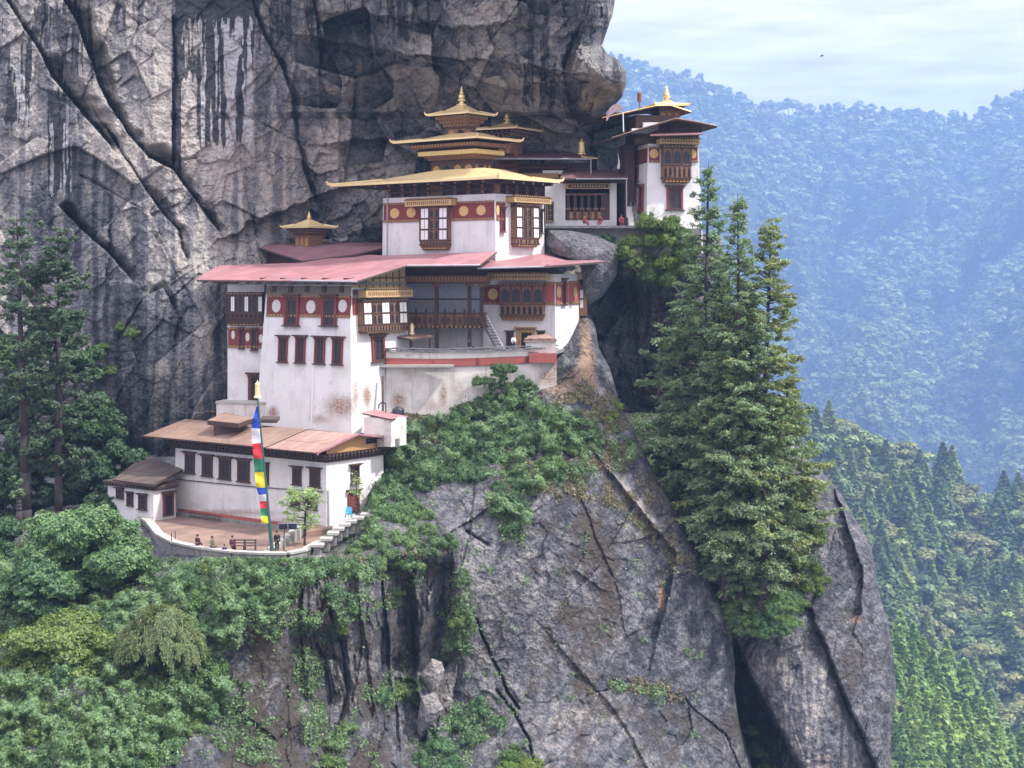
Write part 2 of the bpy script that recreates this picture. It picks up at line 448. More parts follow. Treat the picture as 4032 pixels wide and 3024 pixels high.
def rock_mat(name, cool=1.0):
    m, nt, b, out = new_mat(name)
    A = lambda n: nd(nt, 'ShaderNodeAttribute', attribute_name=n).outputs['Fac']
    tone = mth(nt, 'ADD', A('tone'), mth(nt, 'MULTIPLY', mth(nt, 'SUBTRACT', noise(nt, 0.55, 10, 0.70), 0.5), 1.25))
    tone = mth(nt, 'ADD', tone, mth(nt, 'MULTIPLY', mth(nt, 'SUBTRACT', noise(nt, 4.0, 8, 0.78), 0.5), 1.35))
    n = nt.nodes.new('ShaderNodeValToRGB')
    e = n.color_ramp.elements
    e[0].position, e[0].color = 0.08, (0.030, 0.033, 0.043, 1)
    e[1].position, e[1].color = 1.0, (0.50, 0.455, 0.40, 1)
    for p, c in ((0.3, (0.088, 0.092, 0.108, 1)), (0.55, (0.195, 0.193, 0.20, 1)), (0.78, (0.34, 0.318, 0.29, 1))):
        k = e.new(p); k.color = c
    nt.links.new(tone, n.inputs[0])
    k = n.outputs[0]
    wp = nd(nt, 'ShaderNodeTexNoise', {'Vector': nt.nodes.new('ShaderNodeTexCoord').outputs['Object'], 'Scale': 0.5, 'Detail': 5})
    vc = mixc(nt, 0.35, nt.nodes.new('ShaderNodeTexCoord').outputs['Object'], wp.outputs['Color'], 'ADD')
    mp = nd(nt, 'ShaderNodeMapping', {'Vector': vc, 'Rotation': (0, 0.6, 0), 'Scale': (0.62, 0.62, 0.36)})
    vo = nd(nt, 'ShaderNodeTexVoronoi', {'Vector': mp.outputs[0], 'Scale': 0.9}, feature='DISTANCE_TO_EDGE')
    ln = mth(nt, 'MULTIPLY', ramp(nt, vo.outputs['Distance'], 0.0, 0.035, (1, 1, 1), (0, 0, 0)), ramp(nt, noise(nt, 0.6, 4), 0.48, 0.6))
    k = mixc(nt, mth(nt, 'MULTIPLY', ln, 0.5), k, (0.03, 0.03, 0.033))
    och = ramp(nt, mth(nt, 'ADD', A('ochre'), mth(nt, 'MULTIPLY', mth(nt, 'SUBTRACT', noise(nt, 1.7, 6, 0.7), 0.5), 1.2)), 0.48, 0.9)
    k = mixc(nt, och, k, (0.40, 0.265, 0.17))
    moss = ramp(nt, mth(nt, 'ADD', A('moss'), mth(nt, 'MULTIPLY', mth(nt, 'SUBTRACT', noise(nt, 2.4, 7, 0.75), 0.5), 1.3)), 0.42, 0.72)
    k = mixc(nt, moss, k, (0.068, 0.055, 0.042))
    st = ramp(nt, mth(nt, 'ADD', A('stain_shade'), mth(nt, 'MULTIPLY', mth(nt, 'SUBTRACT', noise(nt, 1.0, 6, 0.65, stretch=(2.4, 2.4, 0.14)), 0.5), 1.2)), 0.40, 0.62)  # dark water stains, together with shade painted into overhang, crevices and cleft
    k = mixc(nt, mth(nt, 'MULTIPLY', st, 0.93), k, (0.040, 0.042, 0.052))
    wh = ramp(nt, mth(nt, 'ADD', A('white'), mth(nt, 'MULTIPLY', mth(nt, 'SUBTRACT', noise(nt, 1.3, 6, 0.7, stretch=(3.0, 3.0, 0.10)), 0.5), 1.6)), 0.50, 0.72)
    k = mixc(nt, wh, k, (0.55, 0.54, 0.53))
    nt.links.new(k, b.inputs['Base Color'])
    b.inputs['Roughness'].default_value = 0.85
    h = mth(nt, 'ADD', noise(nt, 3.0, 9, 0.7), mth(nt, 'MULTIPLY', noise(nt, 7.0, 5, 0.7), 0.25))
    vb = nd(nt, 'ShaderNodeTexVoronoi', {'Vector': vc, 'Scale': 1.5, 'Detail': 2.0})
    h = mth(nt, 'ADD', h, mth(nt, 'MULTIPLY', vb.outputs['Distance'], 0.9))
    bump(nt, h, 1.0, 0.45, b)
    return m
MAT['rock'] = rock_mat('cliff_rock')

# ------------------------------------------------------------------ noise on arrays
def _hash(ix, iy, seed):
    n = (ix.astype(np.int64) * 374761393 + iy.astype(np.int64) * 668265263 + seed * 974634777) & 0xffffffff
    n = ((n ^ (n >> 13)) * 1274126177) & 0xffffffff
    n = ((n ^ (n >> 16)) * 2246822519) & 0xffffffff
    return ((n ^ (n >> 15)) & 0xffffff) / float(0xffffff)

def vnoise(x, y, seed=0):
    ix, iy = np.floor(x), np.floor(y)
    fx, fy = x - ix, y - iy
    fx = fx * fx * fx * (fx * (fx * 6 - 15) + 10); fy = fy * fy * fy * (fy * (fy * 6 - 15) + 10)
    a, b = _hash(ix, iy, seed), _hash(ix + 1, iy, seed)
    c, d = _hash(ix, iy + 1, seed), _hash(ix + 1, iy + 1, seed)
    return (a * (1 - fx) + b * fx) * (1 - fy) + (c * (1 - fx) + d * fx) * fy - 0.5

def fbm(x, y, seed=0, octv=4, g=0.5):
    t, a = 0, 1.0
    for i in range(octv):
        t = t + a * vnoise(x * 2 ** i, y * 2 ** i, seed + 17 * i); a *= g
    return t

def facet(x, y, seed=0, tilt=0.9):
    """broken-rock relief: every Voronoi cell is a plane of its own height and tilt; also returns nearness to the cell's edge"""
    ix, iy = np.floor(x), np.floor(y)
    best = np.full(x.shape, 9.0); second = np.full(x.shape, 9.0); val = np.zeros(x.shape)
    for i in (-1, 0, 1):
        for j in (-1, 0, 1):
            cx, cy = ix + i, iy + j
            dx, dy = x - cx - _hash(cx, cy, seed), y - cy - _hash(cx, cy, seed + 1)
            d = dx * dx + dy * dy
            v = _hash(cx, cy, seed + 2) - 0.5 + tilt * ((_hash(cx, cy, seed + 3) - 0.5) * dx + (_hash(cx, cy, seed + 4) - 0.5) * dy) * 2
            nb = d < best
            second = np.where(nb, best, np.minimum(second, d))
            val = np.where(nb, v, val); best = np.where(nb, d, best)
    return val, np.sqrt(second) - np.sqrt(best)

def rbf(ctrl, U, V):
    c = np.array(ctrl, float); s = 1000.0
    p = c[:, :2] / s
    def k(r2): return r2 * np.log(r2 + 1e-9) * 0.5
    d2 = ((p[:, None] - p[None]) ** 2).sum(-1)
    n = len(c)
    A = np.zeros((n + 3, n + 3)); A[:n, :n] = k(d2) + np.eye(n) * 1e-3
    A[:n, n] = 1; A[:n, n + 1:] = p; A[n, :n] = 1; A[n + 1:, :n] = p.T
    w = np.linalg.solve(A, np.concatenate([c[:, 2], np.zeros(3)]))
    x, y = U / s, V / s
    out = w[n] + w[n + 1] * x + w[n + 2] * y
    for i in range(n):
        out = out + w[i] * k((x - p[i, 0]) ** 2 + (y - p[i, 1]) ** 2)
    return out

def seg_dist(U, V, pts):
    """distance to a polyline and the signed side of it (positive = to the right of its direction on the picture)"""
    best = np.full(U.shape, 1e9); side = np.zeros(U.shape)
    for (ax, ay), (bx, by) in zip(pts[:-1], pts[1:]):
        dx, dy = bx - ax, by - ay
        l2 = dx * dx + dy * dy
        t = np.clip(((U - ax) * dx + (V - ay) * dy) / l2, 0, 1)
        ex, ey = U - ax - t * dx, V - ay - t * dy
        d = np.hypot(ex, ey)
        s = np.sign(dx * ey - dy * ex)
        nb = d < best
        best = np.where(nb, d, best); side = np.where(nb, s, side)
    return best, side

def sbox(U, V, u0, v0, u1, v1, soft=30.0):
    def ss(x): x = np.clip(x, 0, 1); return x * x * (3 - 2 * x)
    return ss((U - u0) / soft + .5) * ss((u1 - U) / soft + .5) * ss((V - v0) / soft + .5) * ss((v1 - V) / soft + .5)

def blob(U, V, u, v, ru, rv):
    return np.exp(-((U - u) / ru) ** 2 - ((V - v) / rv) ** 2)

def curve(xs, ys, x):
    return np.interp(x, xs, ys)
# ------------------------------------------------------------------ terrain
RELIEF = {}

def relief(name, U, V, D, mats, attrs=None, smooth=False, kind='structure'):
    nr, nc = U.shape
    verts = np.stack([(U - U0) * D / F, D, (VH - V) * D / F], -1).reshape(-1, 3)
    i = np.arange(nr * nc).reshape(nr, nc)
    f = np.stack([i[1:, :-1], i[1:, 1:], i[:-1, 1:], i[:-1, :-1]], -1).reshape(-1, 4)
    o = link_mesh(name, verts, f, mats, None, None, smooth, {k: a.reshape(-1) for k, a in (attrs or {}).items()}, centre=False)
    tag(o, kind=kind)
    RELIEF[name] = (U, V, D)
    return o

def depth(name, u, v):
    U, V, D = RELIEF[name]
    r = int(np.clip(np.searchsorted(V[:, 0], v), 0, len(V) - 1))
    c = int(np.clip(np.searchsorted(U[r], u), 0, U.shape[1] - 1))
    return float(D[r, c])

def grid(u_left, u_right, v0, v1, step):
    """rows of constant height from u_left to u_right(v), closed by columns that turn round the far side"""
    vs = np.arange(v0, v1, step)
    n = int((max(u_right(v) for v in vs) - u_left) / step)
    s = np.linspace(0, 1, n)
    ur = np.array([u_right(v) for v in vs])
    U = u_left + (ur[:, None] - u_left) * s[None]
    V = np.repeat(vs[:, None], n, 1)
    return U, V, ur[:, None] - U

def close_side(U, V, D, A):
    U = np.concatenate([U, U[:, -1:] - 4, U[:, -1:] - 60], 1)
    V = np.concatenate([V, V[:, -1:], V[:, -1:]], 1)
    D = np.concatenate([D, D[:, -1:] + 12, D[:, -1:] + 45], 1)
    return U, V, D, {k: np.concatenate([a, a[:, -1:], a[:, -1:]], 1) for k, a in A.items()}

def rock_relief(X, Z, seed, ang=0.0, sx=1.0, sz=1.0, small=1.0):
    wx = X + 0.6 * fbm(X / 5, Z / 5, seed + 50, 3)
    wz = Z + 0.6 * fbm(X / 5, Z / 5, seed + 60, 3)
    c, s = math.cos(ang), math.sin(ang)
    p, q = (wx * c + wz * s) / sx, (-wx * s + wz * c) / sz
    f1, e1 = facet(p / 9, q / 13, seed)
    f2, e2 = facet(p / 3.4, q / 5.5, seed + 10)
    f3, e3 = facet(p / 1.25, q / 1.7, seed + 20)
    f4, e4 = facet(p / 0.5, q / 0.62, seed + 30)
    d = 2.3 * f1 + 1.25 * f2 + small * (0.62 * f3 + 0.26 * f4) + 0.35 * np.abs(fbm(X / 2.2, Z / 2.2, seed + 40, 5))
    crack = np.clip(1 - e1 / 0.03, 0, 1) * 0.25 + np.clip(1 - e2 / 0.04, 0, 1) * 0.12
    return d - crack, f1, f2, f3, crack

K = 150.0 / F          # metres per pixel at the monastery

# --- the overhanging cliff behind the monastery
def cliff_right(v):
    base = curve([-260, -100, 0, 60, 130, 180, 212, 238, 280, 330, 380, 410, 440, 470, 900, 930, 1800],
                 [2440, 2425, 2422, 2412, 2387, 2370, 2392, 2440, 2466, 2467, 2450, 2425, 2420, 2690, 2690, 2840, 2900], v)
    return base
U, V, E = grid(-220.0, cliff_right, -240.0, 1800.0, 4.0)
D = rbf([(-200, -200, 190), (-200, 300, 186), (-200, 900, 183), (-200, 1700, 176), (0, 200, 185), (600, -150, 186), (600, 300, 183), (600, 750, 179),
         (300, 1300, 176), (850, 1300, 171.5), (850, 1600, 171), (400, 1750, 172), (1000, 450, 184), (1150, 850, 187), (1200, 1100, 187), (1500, -200, 176),
         (1300, 350, 190), (1700, 60, 178), (1600, 420, 193), (1550, 900, 192), (1900, 200, 180), (2000, 500, 194), (2200, 40, 172),
         (2300, 190, 174), (2420, 300, 178), (2250, 700, 200), (2450, 600, 203), (2600, 700, 207), (2600, 1000, 192), (2450, 1120, 203),
         (2300, 1300, 197), (2500, 1500, 199), (2800, 1700, 192), (2850, 1100, 196), (1500, 1500, 196), (1200, 1700, 190), (2000, 1000, 199)], U, V)
X, Z = (U - U0) * K, (VH - V) * K
r1, f1, f2, f3, ck = rock_relief(X, Z, 3, ang=-0.62, sx=1.25)
r2, g1, g2, g3, ck2 = rock_relief(X, Z, 91, ang=0.35, sx=1.2, sz=0.9)
wr = sbox(U, V, 1180, -600, 3000, 2200, 220)
rel = r1 * (1 - wr) * 0.56 + r2 * wr * 1.15
D = D - rel
CREV = [([(24, -60), (24, 0), (60, 60), (160, 210), (200, 300), (290, 410), (425, 565)], 26, 3.2, 1.2),
        ([(235, -60), (255, 6), (304, 91), (340, 200), (389, 340), (437, 425), (504, 529), (583, 620), (680, 668), (760, 778), (850, 899)], 22, 3.2, 1.6),
        ([(425, 520), (529, 680), (583, 766), (638, 838), (705, 911), (711, 972), (730, 1010)], 13, 1.6, 0.8),
        ([(267, 850), (340, 923), (425, 996), (500, 1080)], 18, 2.4, 1.6),
        ([(990, -60), (1002, 60), (1057, 176), (1112, 273), (1154, 389), (1167, 547), (1209, 717), (1230, 760)], 9, 1.5, 1.4),
        ([(1233, -60), (1233, 0), (1252, 152), (1261, 334)], 8, 1.4, 0.7),
        ([(160, -60), (175, 60), (150, 200)], 8, 1.0, .5), ([(420, 300), (455, 330), (480, 310)], 5, .5, .3), ([(325, 700), (460, 770), (565, 830)], 6, 0.8, 0.5), ([(690, 640), (770, 625)], 6, 0.6, 0.3),
        ([(0, 1060), (60, 1100), (120, 1190)], 18, 2.0, 1.0), ([(480, 1330), (560, 1180), (640, 1130), (700, 1240), (690, 1330)], 8, 0.9, 0.5),
        ([(680, 80), (678, 640)], 7, 0.7, 0.5)]
for pts, w, dp, step in CREV:
    j = 10 * fbm(U / 60, V / 60, 5, 3)
    d, sd = seg_dist(U + j, V + j * 0.6, pts)
    wv = w * np.clip(.9 + 1.6 * fbm(U / 130, V / 130, 6, 3), .35, 1.7)
    D = D + np.where(sd < 0, dp * 1.3 * wv / w * np.clip(1 - d / (wv * 2.2), 0, 1), 0) + step * sd * -0.5 * np.exp(-d / 150.0)
OVER = [([(1270, 150), (1344, 165), (1550, 205), (1800, 225), (1960, 243), (2120, 262), (2290, 290)], 2.6, 70),
        ([(1600, 225), (1820, 270), (1900, 320), (1960, 345), (2065, 355), (2180, 310), (2300, 320)], 2.6, 80),
        ([(1300, 40), (1500, 60), (1640, 90), (1800, 110), (1990, 80)], 2.0, 60),
        ([(1350, 560), (1500, 540), (1620, 600)], 1.6, 50), ([(2080, 470), (2200, 520), (2330, 560)], 2.0, 60),
        ([(950, 900), (1150, 800), (1330, 740)], 1.5, 60), ([(2300, 60), (2210, 250), (2230, 420), (2300, 600)], -1.8, 70)]
for pts, h, R in OVER:
    j = 22 * fbm(U / 70, V / 70, 8, 4)
    d, sd = seg_dist(U + j, V + j, pts)
    D = D + h * sd * np.exp(-d / R)
t = np.clip(1 - E / 150.0, 0, 1)
D = D + np.where(V < 470, 13.0, 4.0) * (1 - np.sqrt(np.clip(1 - t * t, 0, 1)))
streak = np.clip(0.5 + 1.6 * fbm(U / 22 + 0.4 * fbm(U / 60, V / 60, 72, 2), V / 420, 71, 4), 0, 1)
fine = np.clip(0.5 + 1.5 * fbm(U / 9, V / 260, 73, 3), 0, 1)
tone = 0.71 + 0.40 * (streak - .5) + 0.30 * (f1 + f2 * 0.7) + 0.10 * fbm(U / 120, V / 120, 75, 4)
tone = tone * (1 - wr) + (0.53 + 0.6 * g2 + 0.2 * g1 + 0.16 * g3) * wr  # right wall darker: greyer rock, with some overhang shade painted into the tone
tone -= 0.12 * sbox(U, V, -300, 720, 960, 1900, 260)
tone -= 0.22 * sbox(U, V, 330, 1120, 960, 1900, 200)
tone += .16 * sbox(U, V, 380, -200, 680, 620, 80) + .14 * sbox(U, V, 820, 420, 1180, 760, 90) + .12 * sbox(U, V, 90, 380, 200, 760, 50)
tone -= 0.20 * sbox(U, V, 2040, -300, 2500, 470, 90) + 0.22 * sbox(U, V, 2360, 300, 2700, 900, 60)  # top-right overhang toned darker, partly its own shade put into the colour
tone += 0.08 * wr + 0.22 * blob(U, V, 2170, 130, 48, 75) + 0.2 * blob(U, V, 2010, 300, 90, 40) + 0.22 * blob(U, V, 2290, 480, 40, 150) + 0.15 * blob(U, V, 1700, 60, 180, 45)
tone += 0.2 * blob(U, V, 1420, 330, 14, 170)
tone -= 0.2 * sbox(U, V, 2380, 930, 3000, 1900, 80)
sA = fbm(U / 17 + .5 * fbm(U / 50, V / 50, 72, 2), V / 520, 76, 3) + .35 * fbm(U / 6, V / 300, 77, 2)
def fade(u0, v0, u1, v1, soft=22):                     # streak fields end in ragged drips
    return sbox(U, V + 90 * fbm(U / 11, V / 900, 78, 2), u0, v0, u1, v1, soft)
zones = [(5, 110, 140, 490), (188, 360, 286, 785), (775, 60, 1000, 560), (230, 20, 380, 300), (440, -200, 560, 210), (1010, -200, 1240, 190), (1320, -200, 1700, 130)]
fld = sum(fade(*z) * k for z, k in zip(zones, (1, 1, 1, .6, .5, .6, .6)))
stain_shade = fld * np.clip(.45 + 4.5 * sA, 0, 1) + 1.0 * fade(676, 90, 713, 625, 10) + .9 * fade(688, -260, 1004, 112, 20) + .8 * fade(713, 90, 780, 310, 16) * np.clip(.75 + 2 * sA, 0, 1) + .6 * fade(945, 90, 990, 265, 14) + .6 * fade(130, 20, 310, 165, 40) + .75 * fade(195, 370, 262, 560, 16)
stain_shade += 0.22 * wr * sbox(U, V, 1200, -300, 2500, 420, 80) * streak + 0.4 * sbox(U, V, 2040, -300, 2500, 470, 90) * streak + 0.5 * sbox(U, V, 2400, 940, 2900, 1800, 60) * streak  # overhang: water streaks plus painted shade; cave wall coloured darker too
stain_shade += 0.35 * sbox(U, V, 560, 1150, 960, 1900, 120) * streak
for pts, w, dp, step in CREV[:4]:
    d, sd = seg_dist(U, V, pts); stain_shade += 0.62 * np.clip(1.3 - d / (w * 1.5), 0, 1) * (sd < 0)  # crevice bands: shade of the recess painted in along with real staining
white = fld * np.clip(.3 - 5.0 * sA, 0, .95) * np.maximum(sbox(U, V, 770, 60, 1010, 600, 40), np.maximum(sbox(U, V, 190, 480, 290, 800, 40), .8 * sbox(U, V, 40, 230, 140, 500, 30)))
white += 0.35 * blob(U, V, 2010, 300, 80, 45) + 0.4 * blob(U, V, 1420, 330, 10, 150)
ochre = 0.55 * blob(U, V, 1120, 790, 170, 60) + 0.35 * blob(U, V, 960, 870, 90, 40) + 0.3 * blob(U, V, 620, 980, 200, 60) + 0.65 * sbox(U, V, 2545, 1050, 2620, 1600, 30) * streak + 0.5 * blob(U, V, 2820, 1600, 40, 60) + 0.25 * blob(U, V, 780, 1250, 90, 30)
moss = 0.35 * sbox(U, V, 100, 1100, 650, 1800, 150) + 0.4 * blob(U, V, 2440, 235, 40, 30)
A = dict(tone=tone, stain_shade=np.clip(stain_shade, 0, 1), white=white, ochre=ochre, moss=moss)
U, V, D, A = close_side(U, V, D, A)
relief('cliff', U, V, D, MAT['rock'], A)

# --- the buttress the monastery stands on, running into the green slope on the left
FLOOR = -24.4
def butt_right(v):
    return curve([1150, 1180, 1288, 1373, 1447, 1601, 1750, 1900, 2083, 2252, 2374, 2489, 2631, 2712, 2827, 2936, 3200],
                 [2285, 2300, 2345, 2358, 2400, 2444, 2520, 2598, 2706, 2787, 2842, 2882, 2896, 2892, 2909, 2936, 3010], v)
U, V, E = grid(-260.0, butt_right, 1150.0, 3180.0, 4.0)
D = rbf([(-200, 1200, 205), (500, 1200, 200), (1000, 1200, 192), (1600, 1200, 190), (2000, 1250, 179), (2200, 1250, 178), (2350, 1250, 174),
         (1550, 1500, 168), (1700, 1520, 168), (1900, 1480, 168.5), (2100, 1420, 169), (2300, 1420, 168), (1650, 1700, 161), (1900, 1700, 159),
         (2200, 1650, 160), (2400, 1700, 162), (1560, 1900, 154), (1750, 1950, 150), (2000, 1950, 149), (2200, 1950, 150), (2500, 1950, 156),
         (-200, 1900, 170), (300, 1900, 168), (600, 1900, 168), (-200, 2150, 152), (200, 2150, 150), (500, 2150, 147), (0, 2450, 134), (500, 2450, 130),
         (0, 3024, 112), (500, 3024, 112), (900, 2280, 131), (900, 2600, 127), (1000, 3024, 121), (1300, 2230, 134), (1250, 2600, 130), (1400, 3024, 127),
         (1650, 2250, 139), (1600, 2600, 141), (1700, 3024, 133), (2000, 2400, 144), (2100, 3024, 134), (2400, 2500, 147), (2500, 3024, 138),
         (2700, 2400, 153), (2850, 2800, 152), (2900, 3100, 148)], U, V)
X, Z = (U - U0) * K, (VH - V) * K
r1, f1, f2, f3, ck = rock_relief(X, Z, 23, ang=-0.5, sx=1.5, sz=1.3, small=1.1)
r2, g1, g2, g3, ck2 = rock_relief(X, Z, 131, ang=0.08, sx=0.55, sz=2.2)
wl = sbox(U, V, 1150, 2150, 1800, 2950, 160)
smooth_r = sbox(U, V, 2480, 2200, 3100, 2750, 160)
D = D - (r1 * 0.36 * (1 - wl) * (1 - 0.75 * smooth_r) + r2 * wl * 0.9)
D = D + 4.0 * sbox(U, V, 1495, 2210, 1775, 2640, 70) + 2.5 * sbox(U, V, 1130, 2480, 1340, 2800, 90)
BCR = [([(1870, 2440), (1885, 2482), (1922, 2574), (1966, 2654), (1990, 2722), (2040, 2790)], 6, 2.0, 1.0),
       ([(1953, 2722), (2021, 2809), (2077, 2914), (2089, 2963), (2110, 3060)], 6, 1.8, 1.0),
       ([(1293, 2395), (1348, 2556), (1367, 2716), (1330, 2864)], 12, 2.2, -1.2), ([(1500, 2480), (1505, 2640)], 8, 1.5, 0.7), ([(1625, 2440), (1630, 2640)], 7, 1.3, -0.6),
       ([(2350, 2730), (2470, 2690), (2560, 2710), (2660, 2740), (2690, 2735)], 5, 0.5, 1.5), ([(2690, 2740), (2720, 2790), (2860, 2900), (2910, 3030)], 5, .7, 1.0),
       ([(2422, 1880), (2550, 2040), (2666, 2178), (2640, 2300), (2600, 2470)], 14, -0.3, -1.4), ([(1840, 2100), (1920, 2150)], 8, 0.8, 0.4),
       ([(2300, 2660), (2420, 2800), (2500, 2920), (2560, 3060)], 6, 0.3, -0.8)]
for pts, w, dp, step in BCR:
    j = 8 * fbm(U / 50, V / 50, 15, 3)
    d, sd = seg_dist(U + j, V + j * 0.6, pts)
    D = D + np.where(sd < 0, dp * np.clip(1 - d / (w * 1.8), 0, 1), 0) - 0.5 * step * sd * np.exp(-d / 130.0)
t = np.clip(1 - E / 40.0, 0, 1)
D = D + 5.0 * (1 - np.sqrt(np.clip(1 - t * t, 0, 1)))
wf = np.clip((1470 - U) / 90, 0, 1) * np.clip((U - 500) / 60, 0, 1) * (V < 2196)
floor_y = np.where(V > 1200, -(FLOOR - 0.35) * F / np.maximum(V - VH, 60), 210.0)
D = np.where(wf > 0, np.maximum(D, D * (1 - wf) + floor_y * wf), D)
wg = np.clip((560 - U) / 80, 0, 1) * (V < 2060)
D = np.where(wg > 0, np.maximum(D, D * (1 - wg) + (25.2 * F / np.maximum(V - VH, 60)) * wg), D)
D = np.minimum(D, 215)
streak = np.clip(0.5 + 1.6 * fbm(U / 20, V / 380, 171, 4), 0, 1)
mott = fbm(U / 26, V / 26, 175, 5, 0.65)
tone = 0.34 + 0.12 * f1 + 0.12 * f2 + 0.34 * mott + 0.2 * wl * (0.4 + g2)
tone += 0.14 * smooth_r * (streak - 0.4) + 0.16 * blob(U, V, 1850, 2250, 190, 200) + 0.12 * blob(U, V, 2180, 2380, 260, 300) + 0.2 * blob(U, V, 2200, 2830, 230, 60)
tone += 0.42 * sbox(U, V, 1655, 2330, 1700, 2620, 26) + 0.35 * sbox(U, V, 1535, 2400, 1570, 2640, 22) + 0.3 * blob(U, V, 1330, 2700, 30, 130) + 0.3 * blob(U, V, 1420, 2640, 50, 120)
d, sd = seg_dist(U + 14 * mott, V, [(2300, 1440), (2360, 1560), (2422, 1880), (2550, 2040), (2666, 2178)])
scree = np.exp(-(d / 26) ** 2)
tone += 0.38 * scree
d2, sd = seg_dist(U + 14 * mott, V, [(2300, 2660), (2420, 2800), (2500, 2920), (2560, 3060)])
tone += 0.3 * np.exp(-(d2 / 18) ** 2)
moss = 0.44 + 0.4 * fbm(U / 60, V / 90, 181, 5) - 0.5 * smooth_r - 0.25 * blob(U, V, 1900, 2250, 220, 220) - 0.35 * scree
moss += 0.3 * sbox(U, V, 900, 2300, 1500, 3200, 150) * (1 - wl * 0.6) + 0.15 * blob(U, V, 2330, 2250, 190, 330)
moss *= (V > 1650)
stain_shade = 0.75 * sbox(U, V, 1560, 2200, 1790, 2480, 60) * (0.4 + 0.8 * streak) + 0.6 * sbox(U, V, 1560, 2560, 1590, 2700, 30) + 0.5 * smooth_r * streak + 0.4 * blob(U, V, 2650, 2900, 140, 140)
for pts, w, dp, step in BCR[:5]:
    d, sd = seg_dist(U, V, pts); stain_shade += 0.7 * np.exp(-(d / (w * 0.9)) ** 2)
ochre = 0.75 * blob(U, V, 2310, 1420, 50, 150) + 0.75 * blob(U, V, 2190, 1520, 120, 90) + 0.5 * blob(U, V, 1460, 2640, 40, 80) + 0.9 * blob(U, V, 2605, 2350, 22, 90) + 0.35 * scree + 0.5 * blob(U, V, 2560, 2540, 14, 30) + 0.45 * blob(U, V, 2300, 1280, 30, 80)
white = 0.25 * scree + 0.3 * smooth_r * np.clip(0.5 + 1.5 * fbm(U / 12, V / 300, 191, 3), 0, 1) + 0.5 * blob(U, V, 2420, 1600, 12, 60) + 0.3 * blob(U, V, 1680, 2480, 24, 130)
A = dict(tone=tone, stain_shade=np.clip(stain_shade, 0, 1), white=white, ochre=ochre, moss=moss)
U, V, D, A = close_side(U, V, D, A)
relief('buttress', U, V, D, MAT['rock'], A)

# --- the gully and the rock pinnacle to its right
def pin_right(v):
    return curve([1450, 1650, 1800, 1850, 1880, 1960, 2050, 2150, 2230, 2350, 2450, 2550, 2700, 2780, 2850, 3200],
                 [2960, 3080, 3170, 3222, 3262, 3320, 3372, 3430, 3446, 3466, 3496, 3514, 3528, 3524, 3511, 3498], v)
U, V, E = grid(2330.0, pin_right, 1450.0, 3180.0, 4.0)
D = rbf([(2350, 1450, 194), (2700, 1500, 187), (3000, 1500, 186), (2450, 1750, 180), (2700, 1900, 174), (2950, 2000, 172), (3200, 1900, 170), (2800, 2250, 166),
         (2900, 2480, 160), (3050, 2500, 157), (3250, 2200, 161), (3400, 2300, 162), (3100, 2800, 152), (3400, 2800, 154), (2950, 2800, 158), (2900, 3100, 158),
         (3200, 3100, 149), (3480, 3100, 155)], U, V)
X, Z = (U - U0) * K, (VH - V) * K
r1, f1, f2, f3, ck = rock_relief(X, Z, 211, ang=-0.35, sx=1.1, sz=2.0)
D = D - r1 * 0.42
j = 8 * fbm(U / 50, V / 50, 25, 3)
d, sd = seg_dist(U + j, V, [(2870, 2440), (2895, 2500), (2950, 2640), (3000, 2740), (3080, 2870), (3170, 3040), (3230, 3180)])
D = D + 26 * np.clip((1660 - V) / 70, 0, 1) * np.clip((2860 - U) / 60, 0, 1)
cleft = np.clip(np.where(sd > 0, d, 0) / 22, 0, 1) * (V > 2400)
D = D + 13 * cleft * np.clip((V - 2440) / 80, 0, 1)
d2, sd2 = seg_dist(U + j, V, [(3190, 2400), (3215, 2470), (3260, 2560), (3300, 2690), (3390, 2880), (3460, 3060), (3480, 3180)])
D = D + 0.7 * np.exp(-(d2 / 6) ** 2) + 0.9 * sd2 * np.exp(-d2 / 120)
d3, sd3 = seg_dist(U + j, V, [(3300, 1960), (3395, 2240), (3390, 2420), (3330, 2440)])
D = D + 0.8 * sd3 * np.exp(-d3 / 90)
t = np.clip(1 - E / 50.0, 0, 1)
D = D + 5.0 * (1 - np.sqrt(np.clip(1 - t * t, 0, 1)))
streak = np.clip(0.5 + 1.6 * fbm(U / 18, V / 380, 271, 4), 0, 1)
mott = fbm(U / 26, V / 26, 275, 5, 0.65)
tone = 0.37 + 0.12 * f1 + 0.1 * f2 + 0.34 * mott + 0.35 * sbox(U, V, 3060, 2620, 3260, 3200, 60) * streak + 0.2 * sbox(U, V, 2960, 2520, 3100, 2700, 50) - 0.2 * cleft  # cleft interior toned darker, its shade put into the colour
stain_shade = 0.55 * cleft + 0.4 * sbox(U, V, 3300, 2450, 3600, 3200, 90) * streak + 0.45 * sbox(U, V, 3230, 2700, 3420, 3200, 60) * streak  # cleft term is painted shade of the deep gap, the rest streaks
ochre = 0.7 * blob(U, V, 3370, 2440, 50, 40) + 0.6 * blob(U, V, 3415, 2270, 16, 40) + 0.75 * sbox(U, V, 3190, 2960, 3330, 3200, 40) * streak + 0.75 * blob(U, V, 2800, 2290, 40, 110) + 0.5 * blob(U, V, 3260, 1890, 25, 30) + 0.5 * blob(U, V, 3500, 2950, 12, 200)
moss = 0.35 + 0.3 * fbm(U / 90, V / 90, 281, 4) + 0.3 * blob(U, V, 3350, 2620, 60, 160) + 0.5 * sbox(U, V, 2300, 1400, 2900, 2450, 100) - 0.3 * sbox(U, V, 3050, 2600, 3260, 3200, 70)
